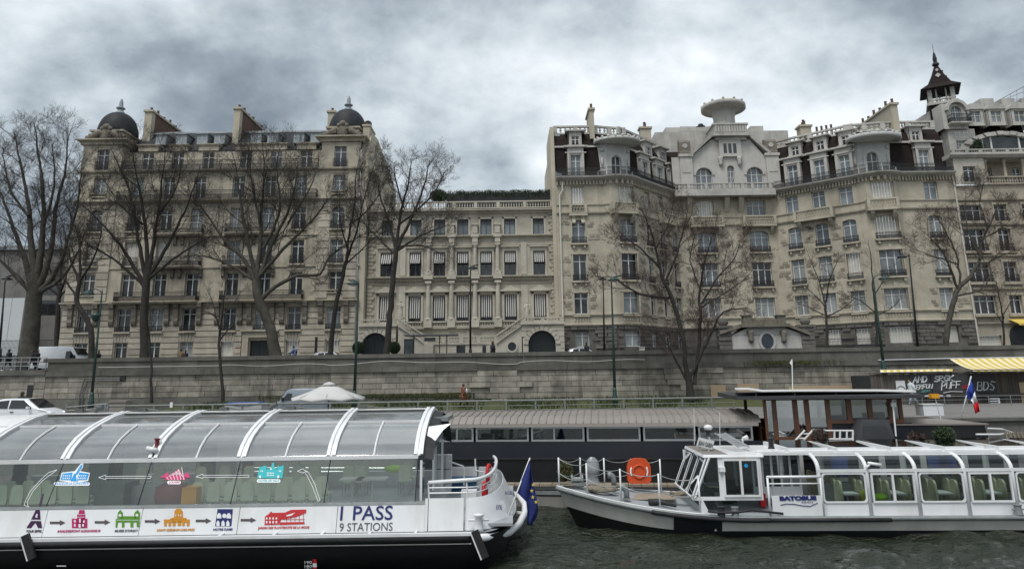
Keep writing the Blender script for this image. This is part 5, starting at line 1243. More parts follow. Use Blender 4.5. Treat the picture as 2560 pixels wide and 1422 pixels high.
 v=thing('terrace_shrub','small dark shrub beside the arched studio window on the terrace','shrub',(q.x,q.y,zt));part('foliage',b,MATS['leaf_dark'],v,kind='stuff');part('pot',MB().lathe([(.3,0),(.4,.5)],(q.x,q.y,zt+.06),10),MATS['brick'],v)
 # greenhouse-like mesh guard on the roof behind
 s=thing('roof_screen','pale wire mesh guard rising on the roof at the top right corner','fence',P(2500,262,YF+8))
 b=MB()
 for k in range(9):
  px=2478+k*16;yt=262-(px-2478)*.56;b.tube([P(px,262,YF+8),P(px,yt,YF+8)],.03,4)
 part('posts',b,MATS['galv'],s,kind='stuff');b=MB();b.tube([P(2478,262,YF+8),P(2610,188,YF+8)],.05,4);b.tube([P(2478,262,YF+8),P(2610,210,YF+8)],.03,4);b.tube([P(2478,262,YF+8),P(2610,235,YF+8)],.03,4);part('rails',b,MATS['galv'],s)
house_d()
def far_left():
 t=thing('distant_house','plain grey house behind the big plane tree at the far left','building',(-55,88,ZS));F=Fr((0,88),(10,88));h=F.hit
 m=MB();a,c=h(-60,800)[0],h(195,800)[0];m.fbox(F,a,c,-9,0,ZS,h(80,625)[1]);m.fbox(F,h(95,800)[0],c-1,-9,.6,ZS,h(130,690)[1]);part('wall',m,MATS['house_grey'],t)
 b=MB();b.fbox(F,a,c,-9,.4,h(80,625)[1],h(80,615)[1]);part('roof',b,MATS['zinc'],t)
 for px in(115,140):
  for y in(720,770):u,zz=h(px,y);b=MB();b.fbox(F,u-.6,u+.6,.6,.63,zz-.9,zz+.9);part('window',b,MATS['pane_dark'],t)
 t=thing('site_hoarding','pale blue-grey building-site hoarding behind the trees at the left edge','hoarding',(-55,84,ZS));F=Fr((0,84),(10,84));h=F.hit
 for k in range(3):a,c=h(-40+k*32,800)[0],h(-9+k*32,800)[0];part('panel',MB().fbox(F,a,c,-.1,0,ZS,h(20,745)[1]),MATS['hoarding'],t)
 t=thing('street_railing','black iron railing on the street behind the van at the left','railing',(-45,75,ZS));F=Fr((0,75),(10,75));h=F.hit;a,c=h(-40,870)[0],h(140,870)[0];railing(t,F,a,c,0,ZS,h(60,850)[1]-ZS,name='bars')
far_left()
# ------------------------------------------------------------------ bare trees
def tree(label,Y,trunk,limbs,seed,lev=(8,7,6,3),L=(3.4,1.7,.85,.42),group='bare trees along the quay',bark='bark',twig='twig',up=.35,spread=1.0,depth=2.2,droop=0.):
 """trunk and limbs are polylines of (pixel x, pixel y, radius); every limb sprouts branches, branchlets and twigs"""
 r=random.Random(seed);base=P(trunk[0][0],trunk[0][1],Y);t=thing('bare_tree',label,'tree',base,group=group)
 tb,cb=MB(),MB()
 def path(pl,y0,dy):
  pts=[];rad=[]
  for i,(px,py,rr)in enumerate(pl):
   f=i/max(1,len(pl)-1);pts.append(P(px,py,y0+dy*f));rad.append(rr*.74)
   # smooth by subdividing with a little wander
  q,s=[],[]
  for i in range(len(pts)-1):
   n=max(2,int((pts[i+1]-pts[i]).length/.55))
   p0,p1,p2,p3=pts[max(0,i-1)],pts[i],pts[i+1],pts[min(len(pts)-1,i+2)]
   for k in range(n):
    u=k/n;u2,u3=u*u,u*u*u
    c=.5*((2*p1)+(p2-p0)*u+(2*p0-5*p1+4*p2-p3)*u2+(3*p1-p0-3*p2+p3)*u3)
    q.append(c+Vector((r.gauss(0,.03),r.gauss(0,.03),r.gauss(0,.02))));s.append(rad[i]+(rad[i+1]-rad[i])*u)
  q.append(pts[-1]);s.append(rad[-1]);return q,s
 def sprout(pts,rad,level,start=.25):
  if level>=len(lev):return
  n=lev[level];k=len(pts)-1
  tot=sum((pts[i+1]-pts[i]).length for i in range(k));nn=n if level else max(4,int(n*tot/6.5))
  for j in range(nn):
   f=start+(1-start)*(j+r.random())/nn;x=f*k;i=min(k-1,int(x));p=pts[i].lerp(pts[i+1],x-i);d=(pts[i+1]-pts[i]);
   if d.length<1e-6:continue
   d.normalize();a=d.orthogonal().normalized();a.rotate(Matrix.Rotation(r.random()*6.283,3,d))
   ang=r.uniform(.5,1.05)*spread;v=d*math.cos(ang)+a*math.sin(ang);l=L[level]*r.uniform(.55,1.25)*(1.15-.55*f);r0=min(rad[i]*.6,.0145*(l**.95)+.0035)
   m=4 if level<2 else 3;q=[p];s=[r0];c=p
   for s_ in range(m):
    v=(v+Vector((r.gauss(0,.16),r.gauss(0,.16),r.gauss(0,.14)+up*.3-droop*(.5 if level>1 else 0)))).normalized();c=c+v*(l/m);q.append(c);s.append(max(.006,r0*(1-.75*(s_+1)/m)))
   cb.tube(q,s,5 if r0>.05 else 4 if r0>.025 else 3,cap=False);sprout(q,s,level+1,.2)
 q,s=path(trunk,Y,0);s[0]*=1.25
 if len(s)>1:s[1]*=1.08
 tb.tube(q,s,12,cap=False)
 for li in limbs:
  q,s=path(li,Y,r.uniform(-depth,depth));tb.tube(q,s,8,cap=False);sprout(q,s,0,.22 if len(li)>2 else .1)
 part('trunk',tb,MATS[bark],t,True);part('crown',cb,MATS[twig],t,kind='stuff')
 return t
G1='bare plane trees along the street'
tree('thick-trunked bare plane tree at the left edge beside the white van',62,[(72,905,.95),(80,800,.86),(86,735,.82),(84,715,.8)],[[(88,735,.5),(60,640,.3),(30,560,.2),(2,480,.1),(-15,420,.04)],[(88,725,.5),(78,600,.34),(70,500,.22),(50,400,.12),(35,330,.04)],[(90,725,.5),(105,600,.32),(108,480,.2),(95,380,.12),(85,300,.03)],[(92,730,.46),(125,640,.3),(140,520,.2),(165,420,.12),(168,320,.03)],[(95,735,.4),(140,680,.24),(170,600,.16),(195,500,.1),(205,400,.03)],[(85,740,.36),(40,690,.22),(-10,640,.1)],[(110,560,.2),(135,460,.12),(130,360,.04)],[(70,540,.2),(25,470,.12),(5,370,.04)],[(92,735,.3),(150,700,.18),(190,640,.1),(220,560,.04)]],1,lev=(8,7,6,3),L=(3.0,1.6,.85,.4),group=G1,bark='bark_plane')
tree('slim bare tree with a crooked trunk between the van and the first house windows',60,[(228,905,.34),(230,840,.3),(222,805,.28),(195,762,.27),(192,740,.25),(200,705,.23)],[[(200,710,.2),(180,660,.12),(165,600,.08),(150,540,.03)],[(198,710,.2),(200,640,.14),(190,570,.09),(160,500,.03)],[(198,705,.16),(230,650,.1),(250,600,.06),(255,550,.02)],[(192,745,.14),(160,700,.09),(130,680,.03)]],2,lev=(7,6,5,3),L=(2.0,1.2,.7,.38),group=G1)
tree('tall bare plane tree with wide crown before the left house balconies',61,[(362,905,.55),(360,840,.47),(362,760,.42),(366,715,.42),(368,685,.42)],[[(360,715,.28),(330,660,.2),(290,600,.15),(235,540,.09),(190,500,.04)],[(365,690,.28),(345,600,.2),(330,500,.14),(300,420,.08),(275,370,.03)],[(368,690,.3),(365,590,.22),(350,480,.15),(335,400,.07),(330,360,.03)],[(370,690,.28),(385,600,.2),(400,500,.14),(410,410,.07),(415,360,.03)],[(372,690,.26),(420,610,.18),(460,530,.12),(490,450,.06),(500,410,.03)],[(368,700,.22),(430,650,.14),(490,610,.08),(530,590,.03)],[(360,715,.2),(300,660,.13),(240,620,.08),(200,610,.03)],[(355,560,.14),(310,520,.09),(260,450,.03)],[(395,540,.14),(440,470,.08),(455,400,.03)]],3,lev=(8,7,6,3),L=(3.0,1.6,.85,.42),group=G1)
tree('big leaning plane tree with a rising side bough before the left house door',61,[(690,905,.75),(680,840,.6),(660,780,.54),(645,740,.52),(640,700,.48)],[[(650,755,.3),(690,715,.24),(745,690,.2),(800,685,.15),(825,640,.11),(900,590,.06),(950,575,.03)],[(640,705,.3),(610,650,.22),(560,600,.16),(520,540,.1),(480,490,.04)],[(642,700,.32),(650,600,.24),(655,500,.16),(660,420,.09),(655,350,.03)],[(645,700,.3),(680,610,.22),(720,530,.15),(740,450,.08),(745,390,.03)],[(640,690,.28),(615,580,.2),(600,490,.13),(590,420,.07),(580,380,.03)],[(650,690,.26),(720,610,.17),(780,550,.11),(820,500,.06),(850,480,.03)],[(660,620,.2),(700,520,.13),(690,420,.06),(700,370,.02)],[(635,700,.2),(580,665,.13),(510,640,.08),(460,640,.03)],[(650,560,.16),(630,460,.1),(620,380,.03)],[(720,560,.14),(770,480,.08),(790,430,.03)]],4,lev=(8,7,6,3),L=(3.1,1.6,.85,.42),group=G1,bark='bark_plane')
tree('slender bare tree leaning right in front of the gap beside the mansion',62,[(824,905,.33),(832,820,.28),(846,730,.24),(862,670,.22),(866,650,.2)],[[(866,655,.18),(872,590,.14),(885,520,.1),(890,440,.06),(900,390,.02)],[(866,650,.16),(890,580,.12),(910,500,.08),(930,430,.05),(945,390,.02)],[(864,660,.12),(900,630,.08),(930,600,.05),(950,580,.02)],[(868,620,.1),(850,550,.07),(850,480,.03)],[(880,560,.1),(940,500,.06),(975,430,.02)]],5,lev=(9,7,5,3),L=(2.0,1.2,.7,.38),group=G1)
tree('bare tree with fan-shaped crown before the left end of the mansion',60,[(966,905,.38),(972,820,.34),(980,730,.31),(988,650,.29),(990,615,.28)],[[(990,625,.22),(1000,540,.16),(1020,460,.1),(1030,400,.04)],[(992,620,.22),(1030,540,.16),(1060,470,.1),(1075,400,.03)],[(990,620,.2),(970,550,.14),(950,490,.09),(945,440,.03)],[(994,625,.18),(1050,590,.11),(1100,570,.06),(1130,560,.02)],[(988,635,.16),(950,600,.1),(920,570,.05),(905,550,.02)],[(1000,560,.14),(1080,490,.09),(1110,430,.03)],[(1008,520,.12),(990,450,.08),(985,410,.02)],[(995,615,.14),(1060,615,.08),(1110,640,.03)]],6,lev=(10,7,6,3),L=(2.4,1.4,.75,.4),group=G1)
tree('many-stemmed bare tree rooted on the lower quay before the curved house',54.5,[(1728,1000,.42),(1722,955,.36),(1718,930,.34)],[[(1718,950,.26),(1712,880,.24),(1700,810,.22),(1678,740,.2),(1655,690,.16),(1640,620,.12),(1620,560,.07),(1600,520,.03)],[(1735,960,.2),(1745,880,.18),(1752,800,.16),(1748,740,.13),(1760,660,.09),(1780,590,.04)],[(1722,950,.17),(1775,840,.13),(1810,780,.09),(1870,770,.03)],[(1680,745,.15),(1600,735,.12),(1560,710,.09),(1520,690,.05),(1490,700,.02)],[(1665,700,.12),(1690,640,.1),(1710,570,.06),(1720,520,.02)],[(1650,670,.12),(1600,620,.08),(1560,590,.05),(1540,570,.02)],[(1752,760,.12),(1790,700,.09),(1840,640,.05),(1850,600,.02)],[(1748,770,.1),(1800,740,.07),(1870,690,.04),(1890,650,.02)],[(1722,960,.12),(1690,900,.1),(1660,850,.06),(1620,800,.02)],[(1640,620,.1),(1670,560,.06),(1680,520,.02)],[(1750,720,.1),(1725,650,.07),(1740,580,.03)]],7,lev=(9,7,5,4),L=(2.2,1.25,.7,.38),group='bare trees on the lower quay',twig='twig_red')
tree('young bare tree rooted on the lower quay beside the leftmost green lamp',54.5,[(377,1008,.14),(378,950,.12),(377,900,.11),(372,830,.09)],[[(373,840,.07),(368,790,.05),(372,740,.02)],[(374,830,.05),(390,800,.03),(400,770,.012)],[(375,870,.04),(360,830,.03),(345,800,.012)]],8,lev=(6,4,3),L=(1.0,.6,.35),group='bare trees on the lower quay')
tree('young dark-branched tree rooted on the lower quay below the house door',54.5,[(557,1005,.17),(554,950,.15),(550,890,.14),(549,840,.13)],[[(549,845,.11),(545,800,.09),(520,780,.06),(490,775,.02)],[(550,840,.11),(556,790,.08),(560,740,.05),(570,690,.02)],[(549,850,.09),(585,810,.05),(620,800,.02)],[(546,805,.07),(530,750,.04),(515,720,.015)],[(556,790,.06),(590,750,.04),(610,720,.015)]],9,lev=(7,5,4),L=(1.1,.7,.4),group='bare trees on the lower quay')
tree('small bare tree on the street right of the porch lodge',60,[(2070,905,.17),(2068,840,.15),(2066,790,.13),(2064,760,.12)],[[(2064,765,.1),(2050,710,.07),(2030,660,.04),(2015,620,.015)],[(2066,755,.09),(2075,700,.06),(2095,650,.02)],[(2065,790,.08),(2030,770,.05),(1995,760,.02)],[(2067,790,.08),(2110,770,.05),(2140,740,.02)],[(2066,770,.08),(2040,740,.05),(2005,710,.02)]],10,lev=(8,6,4),L=(1.5,.85,.45),group=G1)
tree('thin bare tree behind the green lamp right of the curved house centre',61,[(2196,905,.15),(2192,830,.13),(2188,770,.11),(2182,720,.1)],[[(2182,725,.08),(2178,660,.06),(2170,600,.02)],[(2184,740,.07),(2210,700,.05),(2235,680,.02)],[(2188,780,.07),(2150,750,.05),(2110,735,.02)],[(2190,790,.06),(2230,770,.04),(2250,750,.015)]],11,lev=(7,5,4),L=(1.4,.8,.42),group=G1)
tree('pale-barked plane tree with a bowed trunk before the far right houses',60,[(2372,905,.36),(2366,860,.31),(2372,800,.29),(2386,745,.27),(2400,715,.25),(2430,690,.23)],[[(2425,692,.2),(2450,650,.17),(2452,610,.14),(2475,560,.09),(2500,500,.03)],[(2395,722,.16),(2375,670,.12),(2350,620,.08),(2310,580,.03)],[(2400,715,.14),(2395,650,.1),(2370,590,.07),(2340,540,.03)],[(2385,740,.13),(2450,725,.09),(2480,680,.05),(2500,670,.02)],[(2450,640,.12),(2425,590,.08),(2410,520,.04),(2415,480,.02)],[(2452,600,.1),(2510,570,.06),(2550,560,.02)],[(2395,660,.1),(2330,640,.06),(2280,620,.02)],[(2470,570,.08),(2450,510,.05),(2460,460,.02)],[(2435,680,.1),(2500,640,.07),(2560,620,.03)]],12,lev=(8,7,6,3),L=(2.2,1.25,.7,.38),group=G1,bark='bark_plane',twig='twig_red')
tree('small bare tree before the far right entrance',60,[(2510,905,.13),(2510,840,.11),(2508,790,.1)],[[(2508,795,.08),(2500,750,.06),(2490,700,.02)],[(2509,790,.07),(2530,750,.04),(2545,720,.015)],[(2509,810,.06),(2485,780,.04),(2460,770,.015)]],13,lev=(7,5,4),L=(1.3,.75,.4),group=G1)
tree('dark far tree crown behind the left house corner',82,[(140,905,.4),(145,780,.34),(150,720,.3)],[[(150,730,.22),(120,660,.14),(100,610,.05)],[(150,720,.22),(155,640,.14),(150,580,.05)],[(152,725,.2),(180,660,.12),(195,620,.04)],[(150,740,.16),(170,720,.1),(190,700,.04)],[(148,740,.16),(110,710,.1),(85,690,.04)]],14,lev=(10,8,6),L=(2.6,1.4,.8),group=G1)
# ------------------------------------------------------------------ street lamps
def lamp(label,Y,px,ybase,ytop,m,side=1,head=True,arm=1.0,lean=0,extra=None,group='street lamps'):
 a=P(px,ybase,Y);top=P(px+lean,ytop,Y);t=thing('street_lamp',label,'street lamp',a,group=group);h=top.z-a.z;mm=MATS[m]
 v=lambda f:a.lerp(top,f)
 b=MB();b.lathe([(.2,0),(.2,.5),(.16,.6),(.14,1.0),(.12,1.15)],a,12);part('base',b,mm,t,True)
 b=MB();b.tube([v(1.1/h),v(.55),v(.56),v(.97),top],[.105,.085,.075,.05,.02],10);part('pole',b,mm,t,True)
 s=side;e=v(.955)
 b=MB();b.tube([e,e+Vector((.12*s,-.05,.22)),e+Vector((.4*s,-.1,.38)),e+Vector((.75*s,-.15,.36)),e+Vector((arm*s,-.2,.2))],.035,6);part('arm',b,mm,t,True)
 c=e+Vector((arm*s,-.2,.2))
 b=MB();b.lathe([(.05,.1),(.1,.08),(.16,-.02),(.42,-.14),(.45,-.2),(.4,-.22),(.1,-.2)],c,16);o=part('lamp_head',b,mm,t,True)
 b=MB();b.lathe([(.36,-.23),(.2,-.3),(.01,-.33)],c,14);part('lamp_glass',b,MATS['canvas_grey'],o,True)
 if extra:
  q=P(extra[0],extra[1],Y);b=MB();b.tube([P(px+extra[2],extra[1]+2,Y),q+Vector((0,0,.2))],.035,6);b.lathe([(.1,.1),(.34,-.05),(.34,-.12),(.22,-.4),(.1,-.55),(.01,-.6)],q,12);part('low_lamp_head',b,mm,t,True)
 return t
lamp('green lamp post with two heads before the left house corner',52,226,1022,722,'lamp_green',-1,arm=.9,lean=30,extra=(240,785,16))
lamp('green lamp post before the gap left of the mansion',52,885,1018,698,'lamp_green',-1,arm=.35,lean=12)
lamp('green lamp post before the left wing of the curved house',52,1538,1010,688,'lamp_green',1,arm=.15,lean=-10)
lamp('green lamp post between the two small trees at the right',54,2212,940,688,'lamp_green',1,arm=.75,lean=-30)
lamp('dark lamp post on the street before the middle of the mansion',64,1176,905,662,'lamp_black',1,arm=.25,lean=0)
lamp('dark lamp post on the street before the right bow of the curved house',64,2298,905,632,'lamp_black',-1,arm=.75,lean=-26)
lamp('dark lamp post leaning at the left picture edge',62,-4,905,690,'lamp_black',1,arm=.3,lean=18)
lamp('red-brown lamp post on the far pavement by the curved house wing',73,1511,905,690,'lamp_black',-1,arm=.12,lean=-3)
# ------------------------------------------------------------------ bus shelter, panels, shrubs
def shelter():
 Y=66;t=thing('bus_shelter','flat-roofed glass bus shelter on the street before the mansion','bus shelter',P(1090,905,Y));
 a,c=P(1009,838,Y),P(1143,838,Y);b=MB();b.loft([(a.x,Y),(c.x,Y)],[(-1.6,a.z-.05),(.3,a.z-.02),(.3,a.z+.05),(-1.6,a.z+.1)]);part('roof',b,MATS['galv'],t)
 for px in(1035,1099,1117):b=MB();q=P(px,845,Y+.6);b.tube([(q.x,q.y,ZS),(q.x,q.y,a.z)],.05,8);part('post',b,MATS['iron_grey'],t)
 a,c=P(1010,880,Y),P(1035,847,Y);b=MB();b.box(a.x,c.x,Y-.1,Y+.12,ZS+.35,c.z);part('poster_case',b,MATS['iron'],t);b=MB();b.box(a.x+.1,c.x-.1,Y-.115,Y-.1,ZS+.55,c.z-.15);part('poster_glass',b,MATS['screen'],t)
 a,c=P(1060,853,Y),P(1088,843,Y);b=MB();b.box(a.x,c.x,Y+.2,Y+.3,a.z,c.z);part('display',b,MATS['screen'],t)
 t=thing('bus_stop_sign','thin dark sign post with a narrow plate right of the house door','sign',P(788,905,66));b=MB();q=P(789,842,66);b.tube([(q.x,66,ZS),q],.045,8);part('post',b,MATS['iron'],t);b=MB();b.box(q.x-.02,q.x+.22,65.9,65.95,q.z-1.6,q.z);part('plate',b,MATS['iron'],t)
shelter()
def topiary(label,px,py,r,Y):
 q=P(px,py,Y);t=thing('ball_shrub',label,'shrub',(q.x,q.y,ZS),group='clipped ball shrubs');b=MB();g=random.Random(px)
 for i in range(5200):
  d=Vector((g.gauss(0,1),g.gauss(0,1),g.gauss(0,1))).normalized();p=q+d*r*(.82+.2*g.random());a=Vector((g.gauss(0,1),g.gauss(0,1),g.gauss(0,1))).normalized()*.075;c=Vector((g.gauss(0,1),g.gauss(0,1),g.gauss(0,1))).normalized()*.075;b.add([p,p+a,p+c],[(0,1,2)])
 b.sphere(q,r*.82,14,9);part('foliage',b,MATS['leaf_dark'],t,kind='stuff');b=MB();b.box(q.x-.45,q.x+.45,q.y-.45,q.y+.45,ZS,ZS+.7);b.tube([(q.x,q.y,ZS+.7),q],.06,6);part('planter',b,MATS['iron'],t)
topiary('clipped green ball shrub left of the left arched gate',896,869,.58,70.5);topiary('clipped green ball shrub right of the left arched gate',986,869,.58,70.5)
# ------------------------------------------------------------------ vehicles
def lofted(b,st):
 """skin a body through stations of (x, [(y,z)...]) with equal counts; closed loops"""
 rows=[[(x,y,z)for y,z in l]for x,l in st];n=len(rows[0]);base=len(b.v)
 for r_ in rows:b.v+=r_
 for i in range(len(rows)-1):
  for j in range(n):k=(j+1)%n;b.f.append((base+i*n+j,base+i*n+k,base+(i+1)*n+k,base+(i+1)*n+j))
 b.f.append(tuple(base+j for j in range(n-1,-1,-1)));b.f.append(tuple(base+(len(rows)-1)*n+j for j in range(n)))
def wheel(t,x,y,r,w=.2):
 b=MB();b.lathe([(r*.6,-w/2),(r*.95,-w/2),(r,-w/4),(r,w/4),(r*.95,w/2),(r*.6,w/2)],(0,0,0),18);o=put('wheel',b.mesh('wheel',True),MATS['tyre'],t,Matrix.Translation((x,y,r))@Matrix.Rotation(math.pi/2,4,'X'))
 b=MB();b.lathe([(.01,w*.42),(r*.2,w*.46),(r*.58,w*.36),(r*.62,w*.5)],(0,0,0),14);c=put('rim',b.mesh('rim'),MATS['galv'],o,Matrix());c.matrix_parent_inverse=Matrix()
def car(label,loc,rz,paint,kind='hatch',group='vehicles on the quays'):
 """side profile runs along +x (front), seen from -y"""
 t=thing('parked_car' if kind=='hatch' else 'parked_van',label,'car' if kind=='hatch' else 'van',loc,rz,group,local=True);b=MB()
 if kind=='hatch':
  Lh=1.72;top=[(-1.7,.55,1.0),(-1.62,.95,1.15),(-1.45,1.05,1.42),(-1.0,1.1,1.5),(-.2,1.1,1.51),(.25,1.05,1.47),(.55,.98,1.28),(.95,.95,1.0),(1.3,.86,.92),(1.62,.74,.72),(1.7,.6,.55)]
  st=[]
  for x,belt,zt in top:
   w=.80-.06*max(0,abs(x)-1.2)**2*2;wt=max(.35,w-(zt-belt)*.32);st.append((x,[(-w*.93,.25),(-w,.5),(-w*.99,belt*.85),(-w*.96,min(belt,zt)),(-wt,zt-.03),(-wt*.8,zt),(wt*.8,zt),(wt,zt-.03),(w*.96,min(belt,zt)),(w*.99,belt*.85),(w,.5),(w*.93,.25)]))
  lofted(b,st);part('body',b,MATS[paint],t,True)
  for nm,poly in(('rear_side_window',[(-1.25,1.02),(-1.12,1.38),(-.62,1.43),(-.62,1.0)]),('front_side_window',[(-.54,1.0),(-.54,1.43),(.12,1.42),(.62,1.05),(.62,1.0)])):
   for sd in(-1,1):
    b=MB();pts=[(x,sd*(.815-(z-1.0)*.30),z)for x,z in poly];b.prism(pts if sd<0 else pts[::-1],(0,sd*-.03,0));part(nm,b,MATS['car_glass'],t)
  b=MB();b.add([(.33,-.6,1.455),(.33,.6,1.455),(.93,.68,1.03),(.93,-.68,1.03)],[(3,2,1,0)]);b=MB();b.prism([(.32,-.58,1.47),(.32,.58,1.47),(.96,.67,1.035),(.96,-.67,1.035)],(.03,0,.02));part('windscreen',b,MATS['car_glass'],t)
  for sd in(-1,1):
   b=MB();b.sphere((1.5,sd*.62,.72),.15,10,6,1.2,.8,.7);part('headlight',b,MATS['ink_white'],t,True)
   b=MB();b.box(.5,.62,sd*.95-.08,sd*.95+.08,.98,1.1);part('door_mirror',b,MATS[paint],t)
   b=MB();b.box(-.45,-.28,sd*.812-.015,sd*.812+.015,.8,.84);part('door_handle',b,MATS['iron'],t)
   b=MB();b.sphere((-1.6,sd*.62,.95),.13,8,6,.7,.8,1.4);part('tail_light',b,MATS['red'],t,True)
   for x in(-1.1,1.08):wheel(t,x,sd*.72,.29)
 else:
  st=[]
  for x,zt,zb,w in((-2.6,2.2,.4,.88),(-2.55,2.32,.35,.95),(-2.0,2.36,.33,.97),(0,2.36,.33,.97),(.9,2.34,.33,.97),(1.3,2.22,.33,.96),(1.75,1.62,.33,.95),(1.95,1.25,.33,.94),(2.45,1.02,.35,.9),(2.6,.7,.4,.84)):
   st.append((x,[(-w*.95,zb),(-w,zb+.2),(-w,(zt+zb)*.55),(-w*.94,zt-.1),(-w*.86,zt),(w*.86,zt),(w*.94,zt-.1),(w,(zt+zb)*.55),(w,zb+.2),(w*.95,zb)]))
  lofted(b,st);part('body',b,MATS[paint],t,True)
  for sd in(-1,1):
   b=MB();pts=[(x,sd*(.985-(z-1.25)*.03),z)for x,z in((.78,1.28),(.78,1.9),(1.18,1.95),(1.62,1.42),(1.66,1.28))];b.prism(pts if sd<0 else pts[::-1],(0,sd*-.03,0));part('side_window',b,MATS['car_glass'],t)
   b=MB();b.box(1.55,1.7,sd*1.08-.1,sd*1.08+.1,1.25,1.55);part('door_mirror',b,MATS['iron'],t)
   b=MB();b.box(-2.3,-.55,sd*.985-.01,sd*.985+.01,.98,1.02);part('rub_strip',b,MATS['iron'],t)
   b=MB();b.box(2.4,2.58,sd*.62-.2,sd*.62+.2,.78,.98);part('headlight',b,MATS['ink_white'],t)
   for x in(-1.6,1.65):wheel(t,x,sd*.85,.34)
  b=MB();b.prism([(1.3,-.8,2.2),(1.3,.8,2.2),(1.78,.86,1.6),(1.78,-.86,1.6)],(.04,0,.03));part('windscreen',b,MATS['car_glass'],t)
 return t
q=P(70,1040,39.5);car('small white hatchback parked on the lower quay behind the glass-roofed boat',(q.x,39.5,ZQ),0,'car_white')
q=P(160,880,66.5);car('white panel van parked on the street beside the big plane tree',(q.x,66.5,ZS-.1),0,'car_white','van')
q=P(757,1010,51.);car('slate-blue van parked on the lower quay behind the white parasol',(q.x,51.,ZQ),math.pi,'van_slate','van').scale=(.74,)*3
q=P(832,885,66.5);car('white car on the street below the leaning tree, only its roof showing',(q.x,66.5,ZS-.05),0,'car_white')
q=P(930,885,69);car('white car on the street by the left arched gate, only its roof showing',(q.x,69.,ZS-.35),0,'car_white')
q=P(1462,880,68);car('silver hatchback on the street before the left wing of the curved house',(q.x,68,ZS+.05),0,'car_silver')
